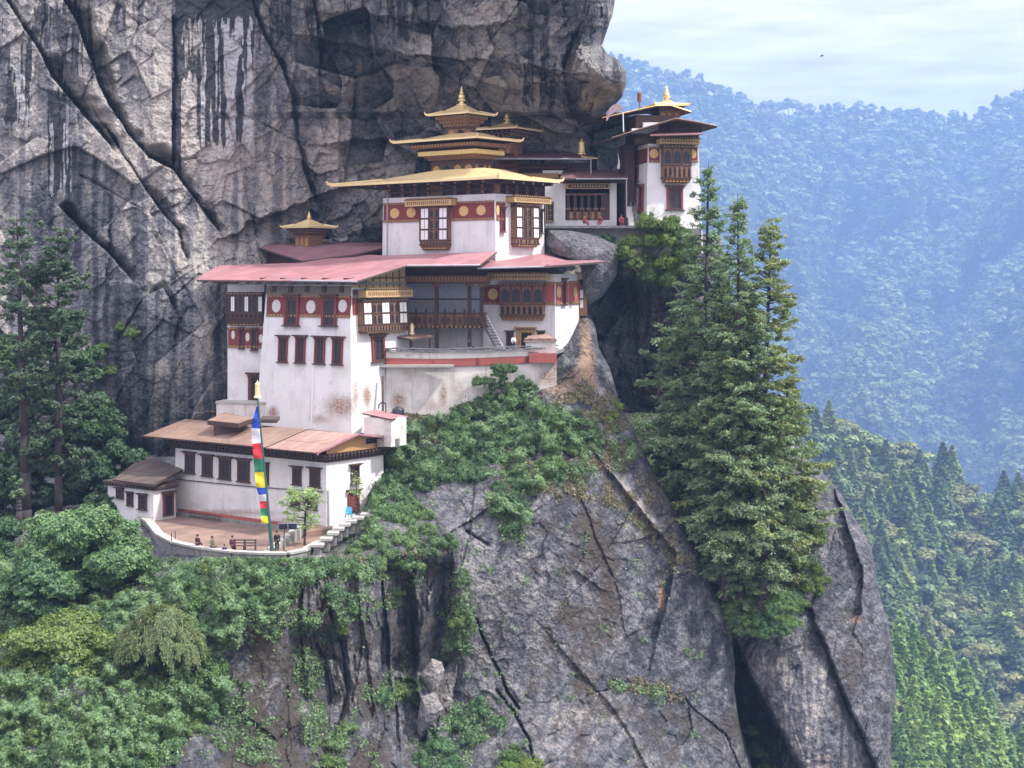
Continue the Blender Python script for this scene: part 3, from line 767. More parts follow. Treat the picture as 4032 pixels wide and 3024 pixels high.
A = dict(tone=tone, stain_shade=np.clip(stain_shade, 0, 1), white=0.4 * np.exp(-(d2 / 10) ** 2) + 0.2 * sbox(U, V, 3060, 2600, 3250, 3200, 60) * streak, ochre=ochre, moss=moss)
U, V, D, A = close_side(U, V, D, A)
relief('pinnacle_terrain', U, V, D, MAT['rock'], A)

# --- wooded hills across the gorge
def hill(name, us, tops, v_bot, y_top, y_bot, amp, seed, mat, n=(90, 60)):
    uu = np.linspace(us[0], us[-1], n[0])
    top = np.interp(uu, us, tops)
    t = np.linspace(0, 1, n[1])[:, None]
    V = top[None] + (v_bot - top[None]) * t
    U = np.repeat(uu[None], n[1], 0)
    D = y_top + (y_bot - y_top) * t ** 0.85 + amp * fbm((U + .45 * V) / 300, (V - .3 * U) / 620, seed, 5) * np.minimum(1, t * 6)
    # the far side of the ridge
    U = np.concatenate([U[:1], U]); V = np.concatenate([V[:1] + 120, V]); D = np.concatenate([D[:1] + y_top * 0.2, D])
    return relief(name, U, V, D, mat, smooth=True)

MAT['forest_floor'] = mk('forest_floor', (0.018, 0.036, 0.012), 0.95, c2=(0.01, 0.02, 0.008), scale=0.05, bmp=0)
hill('mountain', [1300, 2150, 2300, 2470, 2560, 2700, 2800, 2980, 3300, 3600, 3750, 3850, 3930, 4032, 4500],
     [150, 230, 245, 268, 305, 335, 375, 448, 462, 490, 510, 495, 445, 405, 300], 3300.0, 5000.0, 1500.0, 1000.0, 301, MAT['forest_floor'], (150, 110))
hill('hillside', [2100, 2900, 3270, 3400, 3560, 3700, 3850, 4032, 4500], [1640, 1700, 1735, 1775, 1830, 1880, 1950, 2025, 2200], 3400.0, 1150.0, 650.0, 110.0, 311, MAT['forest_floor'])
hill('spur', [2700, 3300, 3520, 3600, 3680, 3800, 3900, 4032, 4400], [2300, 2560, 2640, 2690, 2760, 2860, 2960, 3080, 3300], 3900.0, 600.0, 460.0, 18.0, 321, MAT['forest_floor'], (60, 30))
# the valley floor, far below, out to the horizon
link_mesh('valley_ground', [(-2600, -50, -560), (3700, -50, -560), (3700, 6900, -560), (-2600, 6900, -560)], [(0, 1, 2, 3)], MAT['forest_floor'], centre=False)['kind'] = 'structure'
# ------------------------------------------------------------------ building parts
def xu(fr, u, y=0.0):
    k = (u - U0) / F; p = fr.o + fr.y * y
    return (k * p.y - p.x) / (fr.x.x - k * fr.x.y)

def yu(fr, u, x=0.0):
    k = (u - U0) / F; p = fr.o + fr.x * x
    return (k * p.y - p.x) / (fr.y.x - k * fr.y.y)

def face_from(p0, p1, tilt=0.0, zt=0.0):
    p0, p1 = Vector((p0[0], p0[1], zt)), Vector((p1[0], p1[1], zt))
    s = (p1 - p0).normalized()
    return Face(p0, s, Vector((s.y, -s.x, 0)), tilt)

def dentils(m, x0, x1, y0, y1, z0, z1, pitch=0.42, fill=0.5, mi=0):
    n = max(2, int((x1 - x0) / pitch)); d = (x1 - x0) / n
    for i in range(n):
        c = x0 + (i + 0.5) * d
        m.box(c - d * fill / 2, c + d * fill / 2, y0, y1, z0, z1, mi)

def arch(cx, w, z0, z1):
    h = z1 - z0
    return [(cx - w / 2, z0), (cx + w / 2, z0), (cx + w / 2, z0 + h * .62), (cx + w * .36, z0 + h * .8), (cx + w * .12, z0 + h * .88), (cx, z1),
            (cx - w * .12, z0 + h * .88), (cx - w * .36, z0 + h * .8), (cx - w / 2, z0 + h * .62)]

def window(root, fc, u0, v0, u1, v1, frame='wood', jamb='red', wide=1.3, name='window', rows=2, shutter=None, off=0.0):
    """an upright framed window or door: frame > pane, lintel with dentils, sill"""
    a0, a1, b0, b1 = fc.rect(u0, v0, u1, v1)
    w, h = a1 - a0, b1 - b0
    M = fc.M((a0 + a1) / 2, b0) @ Matrix.Translation((0, off, 0))
    m = MB(M); t = max(0.09, 0.13 * w)
    m.box(-w / 2, -w / 2 + t, -.06, .16, 0, h * .9, 1); m.box(w / 2 - t, w / 2, -.06, .16, 0, h * .9, 1)
    m.box(-w / 2 + t, w / 2 - t, -.06, .13, h * .9 - t, h * .9, 0); m.box(-w / 2 + t, w / 2 - t, -.06, .13, 0, t * .8, 0)
    m.box(-w / 2 + t, -w / 2 + t * 2.1, -.06, .08, t * .8, h * .9 - t, 0)
    f = m.build(name, [MAT[frame], MAT[jamb]], root)
    p = MB(M)
    x0, x1, z0, z1 = -w / 2 + t * 2.1, w / 2 - t, t * .8, h * .9 - t
    p.box(x0, x1, -.08, .02, z0, z1, 0)
    if shutter is None:
        b = min(0.07, (x1 - x0) * .12)
        p.box((x0 + x1) / 2 - b / 2, (x0 + x1) / 2 + b / 2, .02, .06, z0, z1, 1)
        for k in range(1, rows + 1):
            z = z0 + (z1 - z0) * k / (rows + 1)
            p.box(x0, (x0 + x1) / 2 - b / 2, .02, .055, z - b / 2, z + b / 2, 1); p.box((x0 + x1) / 2 + b / 2, x1, .02, .055, z - b / 2, z + b / 2, 1)
        p.build('pane', [MAT['glass'], MAT[frame]], f)
    else:
        p.build('door_leaf' if name == 'door' else 'pane', [MAT[shutter], MAT[frame]], f)
    l = MB(M)
    l.box(-w * wide / 2, w * wide / 2, -.05, .45, h * .975, h * 1.03, 0)
    l.box(-w * .54, w * .54, -.05, .22, h * .90, h * .93, 0)
    dentils(l, -w * .58, w * .58, -.05, .34, h * .925, h * .975, 0.34, .55, 1)
    l.build('lintel', [MAT['wood'] if frame != 'ochre' else MAT['ochre'], MAT['carved']], f)
    if name == 'window':
        s = MB(M); s.box(-w * .6, w * .6, -.05, .28, -h * .045, 0, 0); s.build('sill', [MAT[frame]], f)
    return f

def bay(root, fc, u0, v0, u1, v1, pattern, rows=2, out=0.7, board=None, corbel=0.14, base=0.16, frame='carved', name='bay_window', dark='glass'):
    """a projecting carved window: columns W = white panel pairs, D = dark arches, S = carved strip"""
    a0, a1, b0, b1 = fc.rect(u0, v0, u1, v1)
    w, h = a1 - a0, b1 - b0
    M = fc.M(a0, b0)
    m = MB(M)
    zc, zb = h * corbel, h * (corbel + base)
    m.frustum(w * .04, w * .96, -.1, out * .55, 0, 0, w, -.1, out, zc, 1)
    m.box(0, w, -.1, out, zc, h * .93, 1)
    m.box(-.06, w + .06, -.1, out + .1, zc, zc + h * .03, 0)
    m.box(-.04, w + .04, -.1, out + .07, zb - h * .015, zb + h * .015, 0)
    m.box(-.06, w + .06, -.1, out + .1, h * .90, h * .94, 0)
    dentils(m, 0, w, out + .002, out + .16, h * .94, h * .97, 0.4, .55, 2)
    dentils(m, w * .06, w * .94, out * .5, out + .05, h * .02, h * .05, 0.4, .5, 2)
    m.box(-.18, w + .18, -.1, out + .22, h * .97, h, 0)
    n = len(pattern)
    wid = [1.0 if c != 'S' else 0.35 for c in pattern]; tot = sum(wid); x = 0
    f = None
    pan = []
    for c, k in zip(pattern, wid):
        x0, x1 = x / tot * w, (x + k) / tot * w; x += k
        panes, whites = MB(M), MB(M); pan.append((whites, panes))
        m.box(x0 - .05, x0 + .05, out, out + .09, zb, h * .9, 0)
        cw = (x1 - x0) * .92
        if c != 'S':
            q = max(1, int(round((x1 - x0) / .55)))
            for i in range(q):
                xx = x0 + (x1 - x0) * (i + .5) / q
                m.prism(arch(xx, (x1 - x0) / q * .5, zc + h * .035, zb - h * .03), out, out + .03, 3)
        for r in range(rows):
            z0 = zb + (h * .9 - zb) * (r + .1) / rows; z1 = zb + (h * .9 - zb) * (r + .93) / rows
            if c == 'W':
                for i in (0, 1):
                    xa = x0 + (x1 - x0) * (.12 + .41 * i); whites.box(xa, xa + (x1 - x0) * .34, out - .02, out + .035, z0, z1, 0)
            elif c == 'D':
                q = 2 if (x1 - x0) < 1.6 else 3
                for i in range(q):
                    panes.prism(arch(x0 + (x1 - x0) * (i + .5) / q, (x1 - x0) / q * .66, z0, z1), out - .02, out + .02, 0)
            elif c == 'A':
                panes.prism(arch((x0 + x1) / 2, (x1 - x0) * .72, z0, z1), out - .02, out + .02, 0)
        if rows > 1:
            for r in range(1, rows):
                z = zb + (h * .9 - zb) * r / rows
                m.box(x0 + .05, x1 - .05, out, out + .07, z - .06, z + .06, 0)
    m.box(w - .05, w + .05, out, out + .09, zb, h * .9, 0)
    f = m.build(name, [MAT['wood'], MAT[frame], MAT['ochre'], MAT['dark']], root)
    for whites, panes in pan:
        if whites.v: whites.build('white_panel', [MAT['white']], f)
        if panes.v: panes.build('pane', [MAT[dark]], f)
    if board:
        c0, c1, d0, d1 = fc.rect(*board)
        bM = MB(fc.M(c0, d0)); bw, bh = c1 - c0, d1 - d0
        bM.box(0, bw, -.1, out + .45, 0, bh, 0)
        bM.box(-.05, bw + .05, -.1, out + .52, bh, bh + .08, 1)
        dentils(bM, 0, bw, out + .1, out + .5, bh + .08, bh + .2, 0.4, .5, 2)
        dentils(bM, bw * .04, bw * .96, out + .45, out + .475, bh * .25, bh * .75, 0.3, .5, 3)
        bM.build('cornice_board', [MAT['board'], MAT['wood'], MAT['ochre'], MAT['carved']], f)
    return f

def band(root, fc, u0, v0, u1, v1, discs=(), disc='disc', mat='red', out=0.07, strip=True, name='painted_band'):
    a0, a1, b0, b1 = fc.rect(u0, v0, u1, v1)
    m = MB(fc.M(a0, b0)); w, h = a1 - a0, b1 - b0
    m.box(0, w, -.05, out, 0, h, 0)
    if strip:
        m.box(-.02, w + .02, -.05, out + .06, -h * .16, 0, 1); dentils(m, 0, w, out + .06, out + .1, -h * .13, -h * .03, .45, .5, 2)
        m.box(-.02, w + .02, -.05, out + .06, h, h * 1.14, 1); dentils(m, 0, w, out + .06, out + .14, h * 1.02, h * 1.1, .45, .5, 2)
    b = m.build(name, [MAT[mat], MAT['carved'], MAT['ochre']], root)
    for (u, v, r, rz) in discs:
        s, t = fc.hit(u, v)
        k = fc.rect(u - r, v - rz, u + r, v + rz)
        d = MB(fc.M(s, t)); d.disc(0, 0, (k[1] - k[0]) / 2, out - .02, out + .035, 20, (k[3] - k[2]) / 2)
        d.build('medallion', [MAT[disc]], root)
    return b

def finial(m, cx, cy, z, h, r, mi=0):
    m.lathe(cx, cy, [(r * 1.15, z), (r * 1.2, z + h * .06), (r * .5, z + h * .1), (r * .45, z + h * .2), (r * .95, z + h * .25), (r * .95, z + h * .29), (r * .4, z + h * .33), (r * .75, z + h * .4),
                     (r * .62, z + h * .52), (r * .3, z + h * .56), (r * .5, z + h * .62), (r * .36, z + h * .68), (r * .2, z + h * .75), (r * .3, z + h * .84), (r * .12, z + h * .9), (0.015, z + h)], 12, mi)

def bell_banner(m, cx, cy, z, h, r, mi=0):
    """gilded victory banner: a fluted cylinder with a bell foot"""
    m.lathe(cx, cy, [(r * 1.25, z), (r * 1.2, z + h * .06), (r * .85, z + h * .14), (r * .78, z + h * .72), (r * .9, z + h * .78), (r * .6, z + h * .84), (r * .25, z + h * .9), (0.02, z + h)], 14, mi)

def tip(m, p, d, s, mi=0):
    """upturned gilded roof corner"""
    p, d = Vector(p), Vector(d).normalized()
    m.tube(p - d * s * .5, p + d * s * .35, s * .24, s * .2, 6, mi)
    m.tube(p + d * s * .3, p + d * s * .55 + Vector((0, 0, s * .55)), s * .2, s * .07, 6, mi)

def hip_roof(root, fr, x0, x1, y0, y1, ze, X0, X1, Y0, Y1, zt, th=0.22, tips=0.5, name='roof', mat='gold', under='wood', curve_=0.18):
    m = MB(fr.M)
    ring = []
    for k in (0, .5, 1):
        z = ze + (zt - ze) * (k - curve_ * math.sin(math.pi * k))
        a, b, c, d = (p + (q - p) * k for p, q in ((x0, X0), (x1, X1), (y0, Y0), (y1, Y1)))
        ring.append([(a, c, z), (b, c, z), (b, d, z), (a, d, z)])
    for r0, r1 in zip(ring[:-1], ring[1:]):
        for i in range(4):
            j = (i + 1) % 4
            m.add([r0[i], r0[j], r1[j], r1[i]], [(0, 1, 2, 3)], 0)
    m.add(ring[-1], [(0, 1, 2, 3)], 0)
    e = ring[0]; lo = [(p[0], p[1], p[2] - th) for p in e]
    for i in range(4):
        j = (i + 1) % 4
        m.add([e[i], e[j], lo[j], lo[i]], [(0, 1, 2, 3)], 0)
    inn = [(x0 + .5, y0 + .5, ze - th), (x1 - .5, y0 + .5, ze - th), (x1 - .5, y1 - .5, ze - th), (x0 + .5, y1 - .5, ze - th)]
    for i in range(4):
        j = (i + 1) % 4
        m.add([lo[i], lo[j], inn[j], inn[i]], [(0, 1, 2, 3)], 1)
    m.add(inn, [(0, 1, 2, 3)], 1)
    for k, (p, q) in enumerate(zip(e, ring[1])):
        m.tube(p, q, .09, .08, 6, 0)
    if tips:
        for p, d in ((e[0], (-1, -1, 0)), (e[1], (1, -1, 0)), (e[2], (1, 1, 0)), (e[3], (-1, 1, 0))):
            tip(m, (p[0], p[1], p[2]), d, tips, 0)
    return m.build(name, [MAT[mat], MAT[under]], root)

def box_tier(root, fr, x0, x1, y0, y1, z0, z1, name='wall', corn=None, steps=3, grow=0.8, panels=(4, 2), mat='wood'):
    """a painted wooden storey: box with arched panels, then corbels stepping outwards to a gilded cornice"""
    m = MB(fr.M)
    m.box(x0, x1, y0, y1, z0, z1, 0)
    h = z1 - z0
    for n, L0, L1, side in ((panels[0], x0, x1, 'f'), (panels[1], y0, y1, 'r')):
        for i in range(n):
            c = L0 + (L1 - L0) * (i + .5) / n; w = (L1 - L0) / n * .62
            pts = arch(c, w, z0 + h * .12, z0 + h * .72)
            if side == 'f':
                m.prism(pts, y0 - .05, y0 + .02, 2 if (i % 4) != 1 else 4)
            else:
                m.add([(x1 + .05, p[0], p[1]) for p in pts], [list(range(len(pts)))], 2 if (i % 4) != 1 else 4)
        m.box(x0 - .08, x1 + .08, y0 - .08, y1 + .08, z0 + h * .8, z0 + h * .88, 3)
    w = m.build(name, [MAT[mat], MAT['red'], MAT['ochre'], MAT['carved'], MAT['dark']], root)
    if corn is not None:
        c = MB(fr.M)
        for k in range(steps):
            g = grow * (k + 1) / steps; za = z1 + (corn - z1) * k / steps; zb_ = z1 + (corn - z1) * (k + 1) / steps
            c.box(x0 - g, x1 + g, y0 - g, y1 + g, za, za + (zb_ - za) * .5, 0)
            n = int((x1 - x0 + 2 * g) / .42)
            for i in range(n):
                q = x0 - g + (i + .5) * (x1 - x0 + 2 * g) / n; c.box(q - .1, q + .1, y0 - g - .1, y0 - g + .3, za + (zb_ - za) * .5, zb_, 1)
            n = int((y1 - y0 + 2 * g) / .42)
            for i in range(n):
                q = y0 - g + (i + .5) * (y1 - y0 + 2 * g) / n; c.box(x1 + g - .3, x1 + g + .1, q - .1, q + .1, za + (zb_ - za) * .5, zb_, 1)
        c.build('corbel_cornice', [MAT['carved'], MAT['ochre']], root)
    return w

def walls(root, fr, x0, x1, y0, y1, z0, z1, tilt=0.0, mat='wash', spots=(), name='wall', step=.3):
    e = tilt * (z1 - z0)
    m = MB(fr.M)
    b = [(x0 - e, y0 - e, z0), (x1 + e, y0 - e, z0), (x1 + e, y1 + e, z0), (x0 - e, y1 + e, z0)]
    t = [(x0, y0, z1), (x1, y0, z1), (x1, y1, z1), (x0, y1, z1)]
    for i, j in ((0, 1), (1, 2), (3, 0)):
        m.quadgrid(b[i], b[j], t[j], t[i], step)
    m.add([b[2], b[3], t[3], t[2]], [(0, 1, 2, 3)]); m.add(t, [(0, 1, 2, 3)])
    return m.build(name, [MAT[mat]], root, spots=list(spots))

def sheet(root, pts, th=0.16, mat='roof_red', name='roof', under='wood_grey', quads=None, edge=True):
    """a sheet roof through points given as (u, v, depth)"""
    p = [P(*q) for q in pts]
    m = MB()
    for q in (quads or [list(range(len(p)))]):
        for k in range(1, len(q) - 1):
            m.slab([p[q[0]], p[q[k]], p[q[k + 1]]], th, 0, 1)
    return m.build(name, [MAT[mat], MAT[under]], root)

# ------------------------------------------------------------------ the tall white block with the red roof
fr = Frame(1379, 159.0, 32.8)
XL, YR = xu(fr, 1050), yu(fr, 1592)
ZT, ZB = fr.z_at(1122), fr.z_at(1706)
tower = thing('white_temple_block', fr.M @ Vector((XL / 2, YR / 2, ZB)), 'tall white tapering temple block under the long pinkish red roof', 'temple')
spots = [(1340, 1600, 90, 60, .85), (1260, 1650, 60, 30, .7), (1400, 1560, 22, 90, .75), (1075, 1625, 30, 35, .95), (1150, 1600, 60, 30, .3), (1445, 1560, 25, 60, .9), (1300, 1510, 14, 10, .6), (1235, 1560, 12, 110, .45), (1500, 1540, 20, 40, .4)]
walls(tower, fr, XL, 0, 0, YR, ZB, ZT, 0.055, 'wash', spots)
ff, fR = fr.face('front', 0, .055, ZT), fr.face('right', 0, .055, ZT)
band(tower, ff, 1052, 1172, 1381, 1238, [(1090, 1205, 17, 25), (1226, 1208, 18, 26), (1351, 1205, 17, 25)], 'disc_white')
band(tower, fR, 1387, 1172, 1408, 1240, [], strip=False)
for r in ((1124, 1163, 1180, 1281), (1271, 1163, 1329, 1283)): window(tower, ff, *r, wide=1.15, rows=3, off=.12)
for r in ((1098, 1322, 1134, 1425), (1165, 1322, 1204, 1428), (1240, 1325, 1281, 1432), (1310, 1327, 1351, 1435)): window(tower, ff, *r, wide=1.45, rows=3)
bay(tower, fR, 1408, 1177, 1583, 1312, 'WDWDW', 2, .75, (1405, 1143, 1590, 1172), corbel=.05, base=.2, name='bay_window')
window(tower, fR, 1462, 1318, 1513, 1424, wide=1.3, rows=3)
m = MB(fr.M)                                                        # eaves beam and stub brackets under the roof
m.box(XL - .25, .25, -.25, YR, ZT, ZT + .28, 0)
for k in range(5):
    x = XL + (0 - XL) * k / 4; m.box(x - .3, x + .3, -.3, .9, ZT + .28, ZT + .6, 1); m.box(x - .16, x + .16, -.9, .9, ZT + .6, ZT + .72, 1)
m.box(XL, 0, .3, .6, ZT + .28, ZT + .7, 2)
m.build('eaves_beam', [MAT['stone'], MAT['wood'], MAT['bluebits']], tower)
a = [fR.hit(*q) for q in ((1384, 1132), (1384, 1112), (1592, 1052), (1592, 1137))]
m = MB(fR.M()); m.prism([(s, t) for s, t in a], -.05, .12, 0)
for k in range(1, 8):
    s = a[0][0] + (a[2][0] - a[0][0]) * k / 8; t1 = a[1][1] + (a[2][1] - a[1][1]) * k / 8
    m.box(s - .06, s + .06, .12, .18, a[0][1], t1, 1)
m.box(a[0][0], a[2][0], .12, .17, a[0][1] + .9, a[0][1] + 1.02, 1)
m.build('gable_boarding', [MAT['board'], MAT['wood']], tower)
for f_, q in ((ff, (1050, 1126, 1382, 1161)), (fR, (1388, 1140, 1404, 1170))):
    k = f_.rect(*q); m = MB(f_.M()); m.box(k[0], k[1], -.05, .09, k[2], k[3], 0)
    n = 5 if f_ is ff else 1
    for i in range(n): x = k[0] + (k[1] - k[0]) * (i + .5) / n; m.box(x - .28, x + .28, .09, .2, k[2] + .25, k[3], 1)
    m.build('frieze', [MAT['frieze'], MAT['wood']], tower)
d0, d1 = ff.hit(1236, 1445), ff.hit(1236, 1690)
m = MB(ff.M()); m.box(d0[0] - .07, d0[0] + .07, 0, .12, d1[1], d0[1], 0); m.build('drainpipe', [MAT['white']], tower)
RP = [(775, 1102, 168.3), (1404, 1107, 156.3), (1600, 1045, 163.5), (1890, 1042, 163.8), (1957, 990, 169.3), (1510, 1006, 179), (1400, 1000, 180), (1190, 1034, 176), (862, 1045, 175), (806, 1073, 172)]
r = sheet(tower, RP, .2, 'roof_red', 'roof', quads=[[0, 1, 7, 8, 9], [1, 2, 5, 7], [5, 6, 7], [2, 3, 4, 5]])
m = MB()
m.path([P(1150, 1105, 161.0), P(1404, 1109, 156.2)], .09); m.build('gutter', [MAT['metal']], r); m = MB(); m.path([P(1602, 1046, 163.4), P(1890, 1044, 163.6)], .09); m.build('gutter', [MAT['metal']], r)
m = MB()
for k in range(14):                                                 # rafters under the eaves
    s = k / 13; p = P(*RP[0]).lerp(P(*RP[1]), .03 + s * .94); q = p + fr.y * 2.6 + Vector((0, 0, .45))
    m.tube(p + Vector((0, 0, -.3)) + fr.y * .3, q + Vector((0, 0, -.3)), .09, .09, 4)
m.build('rafter_row', [MAT['wood']], tower)

# its wooden annex against the cliff
fa = Frame(1040, 166.5, 12)
XA = xu(fa, 896)
annex = thing('wooden_annex', fa.M @ Vector((XA / 2, 2, fa.z_at(1590))), 'narrow white annex with dark timber window box, between cliff and tall block', 'temple annex')
walls(annex, fa, XA, 0, 0, 5, fa.z_at(1610), fa.z_at(1120), .0, 'wash', [(920, 1540, 40, 60, .4), (1000, 1380, 30, 20, .4)])
fx = fa.face('front')
bay(annex, fx, 897, 1150, 1040, 1282, 'DWDDWDDW', 1, .5, None, corbel=.2, base=.18, frame='wood')
band(annex, fx, 899, 1298, 1040, 1360, [(919, 1318, 7, 17), (976, 1327, 8, 17), (1028, 1333, 8, 17)], 'disc_white')
window(annex, fx, 942, 1290, 962, 1372, rows=1, wide=1.2, off=.1); window(annex, fx, 990, 1292, 1016, 1378, rows=1, wide=1.2, off=.1)
window(annex, fx, 978, 1470, 1026, 1590, name='door', shutter='dark', frame='wood_grey')
fp = Frame(1040, 164.2, 12)
plinth = thing('stone_plinth', fp.M @ Vector((xu(fp, 852) / 2, 1, fp.z_at(1640))), 'pale mossy stone platform below the wooden annex door', 'platform')
m = MB(fp.M); m.box(xu(fp, 852), 0, 0, 3.5, fp.z_at(1660), fp.z_at(1592), 0); m.box(xu(fp, 850), .1, -.1, 3.5, fp.z_at(1592), fp.z_at(1583), 1)
m.build('block', [MAT['wash_dirty'], MAT['cap']], plinth)

# the darker roof behind with its small lantern
back = thing('rear_hall', P(1200, 1060, 182), 'low rear hall with dull red roof tucked under the cliff', 'temple hall')
sheet(back, [(985, 964, 184), (1192, 1027, 177), (1400, 1000, 178.5), (1512, 974, 181), (1510, 955, 186), (1250, 955, 187)], .2, 'roof_dull', 'roof')
m = MB(); m.slab([P(1010, 978, 185), P(1192, 1034, 178), P(1195, 1060, 178), P(1030, 1050, 184)], .1, 0); m.build('gable_boarding', [MAT['wood']], back)
m = MB(); q = P(1350, 1060, 184); m.box(q.x - 7, q.x + 6, 183, 188, q.z - 1, q.z + 2, 0); m.build('wall', [MAT['wood']], back)

def lantern(root, u, Y, vb, v1, v2, ve, va, vf, hw, he, ang=38.0, name='roof_lantern', hd=None, mat='gold', body='carved'):
    """small gilded roof tower: body from vb up to v1, cornice to v2, roof from ve to va, finial up to vf"""
    hd = hd or hw
    f0 = Frame(u, Y, ang)
    z = [(VH - q) * Y / F for q in (vb, v1, v2, ve, va, vf)]
    b = MB(f0.M); b.box(-hw, hw, -hd, hd, z[0], z[1], 0)
    for i in range(3):
        c = -hw + (i + .5) * 2 * hw / 3; b.prism(arch(c, hw * .4, z[0] + .1, z[0] + (z[1] - z[0]) * .8), -hd - .05, -hd + .01, 1)
    lb = b.build(name, [MAT[body], MAT['ochre']], root)
    c = MB(f0.M)
    for k in range(3):
        g = (he - hw) * .62 * (k + 1) / 3; za = z[1] + (z[2] - z[1]) * k / 3; dz = (z[2] - z[1]) / 3
        c.box(-hw - g, hw + g, -hd - g, hd + g, za, za + dz * .55, 0)
        for sgn in range(7):
            q = -hw - g + (sgn + .5) * (2 * hw + 2 * g) / 7
            c.box(q - .08, q + .08, -hd - g - .08, -hd - g + .2, za + dz * .55, za + dz, 1)
            c.box(hw + g - .2, hw + g + .08, q * hd / hw - .08, q * hd / hw + .08, za + dz * .55, za + dz, 1)
    c.build('corbel_cornice', [MAT['wood'], MAT['ochre']], lb)
    r = hip_roof(lb, f0, -he, he, -he, he, z[3], -.25, .25, -.25, .25, z[4], .2, .42, 'lantern_roof', mat)
    return lb, r, f0, z

lb, r, f0, z = lantern(back, 1217, 184, 972, 925, 897, 893, 865, 832, 1.15, 2.25)
m = MB(f0.M); finial(m, 0, 0, z[4] - .1, z[5] - z[4] + .1, .32); m.build('finial', [MAT['gold']], lb)

# ------------------------------------------------------------------ the golden-roofed temple
fg = Frame(1951, 170.0, 38.8)
XL, YR = xu(fg, 1509), yu(fg, 2140)
ZB, ZT = 1.6, fg.z_at(762)
gold = thing('golden_roof_temple', fg.M @ Vector((XL / 2, YR / 2, ZB)), 'white temple with dark red band and three tiers of golden roofs', 'temple')
walls(gold, fg, XL, 0, 0, YR, ZB, ZT, .012, 'wash', [(1565, 920, 10, 40, .5), (1700, 1000, 200, 10, .3)])
ff, fR = fg.face('front', 0, .012, ZT), fg.face('right', 0, .012, ZT)
band(gold, ff, 1512, 806, 1665, 865, [(1556, 840, 18, 20), (1621, 837, 18, 20)], 'disc')
band(gold, ff, 1780, 800, 1946, 858, [(1828, 831, 18, 20), (1896, 828, 18, 20)], 'disc')
band(gold, fR, 1954, 802, 1988, 858, [(1958, 828, 6, 20)], 'disc')
bay(gold, ff, 1668, 800, 1777, 985, 'WDW', 3, .6, (1618, 788, 1800, 812), corbel=.1, base=.1)
bay(gold, fR, 2012, 800, 2102, 974, 'WSDSW', 3, .75, (1992, 780, 2138, 801), corbel=.06, base=.14)
window(gold, fR, 1968, 815, 1984, 912, rows=1, wide=1.1, frame='red', off=.1); window(gold, fR, 2116, 826, 2134, 918, rows=2, wide=1.1, jamb='wood')
m = MB(ff.M()); d0, d1 = ff.hit(1528, 770), ff.hit(1528, 1005); m.box(d0[0] - .07, d0[0] + .07, 0, .14, d1[1], d0[1], 0); m.build('drainpipe', [MAT['metal']], gold)
m = MB(fg.M)                                                        # timber storey between wall and eaves, with struts
m.box(XL + .8, -.8, .8, YR - .8, ZT, ZT + 1.7, 0)
m.box(XL + .5, -.4, .3, YR - .3, ZT + .5, ZT + .7, 0)
for k in range(9):
    x = XL + .6 + (-.8 - XL) * k / 8; m.box(x - .15, x + .15, -1.9, .9, ZT + 1.1, ZT + 1.35, 0); m.box(x - .2, x + .2, .4, .8, ZT + .1, ZT + 1.1, 2)
for k in range(5):
    y = .8 + (YR - 1.6) * k / 4; m.box(-.9, 1.9, y - .15, y + .15, ZT + 1.1, ZT + 1.35, 0); m.box(-.8, -.4, y - .2, y + .2, ZT + .1, ZT + 1.1, 2)
m.box(XL + 6.5, XL + 8.6, .6, .82, ZT + .05, ZT + 1.5, 2)
m.build('eaves_timber', [MAT['wood'], MAT['red'], MAT['carved']], gold)
hip_roof(gold, fg, -23.4, 2.0, -2.0, 9.1, 10.65, -10.2, -3.2, 1.7, 5.4, 11.95, .28, .75)
ft = Frame(1867, 177.0, 38.8)
box_tier(gold, ft, -6.5, 0, 0, 3.05, 11.4, 13.25, 'upper_storey', 13.75, 2, .55, (4, 4), 'wood')
m = MB(ft.M); m.box(-7.6, 1.1, -1.1, 4.1, 13.76, 14.25, 0); m.box(-6.9, .6, -.6, 3.6, 14.25, 14.6, 1); m.box(-8.2, 1.7, -1.7, 4.6, 14.6, 15.0, 2)
dentils(m, -8.0, 1.6, -1.85, -1.6, 14.7, 14.98, .42, .5, 3)
m.build('gilded_cornice', [MAT['gold_trim'], MAT['wood'], MAT['carved'], MAT['ochre']], gold)
hip_roof(gold, ft, -10.3, 2.55, -2.5, 5.3, 15.5, -4.2, -.9, .8, 3.0, 16.35, .22, .6)
f3 = Frame(1832, 178.8, 38.8)
box_tier(gold, f3, -2.7, 0, 0, 1.85, 15.9, 17.1, 'lantern_storey', 18.3, 3, 1.0, (2, 2), 'carved')
r = hip_roof(gold, f3, -4.5, 1.6, -1.5, 3.4, 18.55, -1.6, -1.1, .7, 1.15, 19.75, .2, .6)
m = MB(f3.M); finial(m, -1.35, .92, 19.6, 2.3, .5); m.build('finial', [MAT['gold']], r)

# small pagoda roof behind it
pg = thing('rear_pagoda', P(1996, 615, 190), 'small weathered golden pagoda roof behind the main golden tiers', 'pagoda')
m = MB(); q = P(1996, 640, 190); m.box(q.x - 1.4, q.x + 1.4, 189, 192, q.z - 3, q.z + 1.5, 0); m.build('wall', [MAT['carved']], pg)
lb, r, f0, z = lantern(pg, 1996, 190, 610, 562, 520, 511, 484, 432, 1.35, 3.1, 30)
m = MB(f0.M); finial(m, 0, 0, z[4] - .1, z[5] - z[4] + .1, .46); m.build('finial', [MAT['gold']], lb)

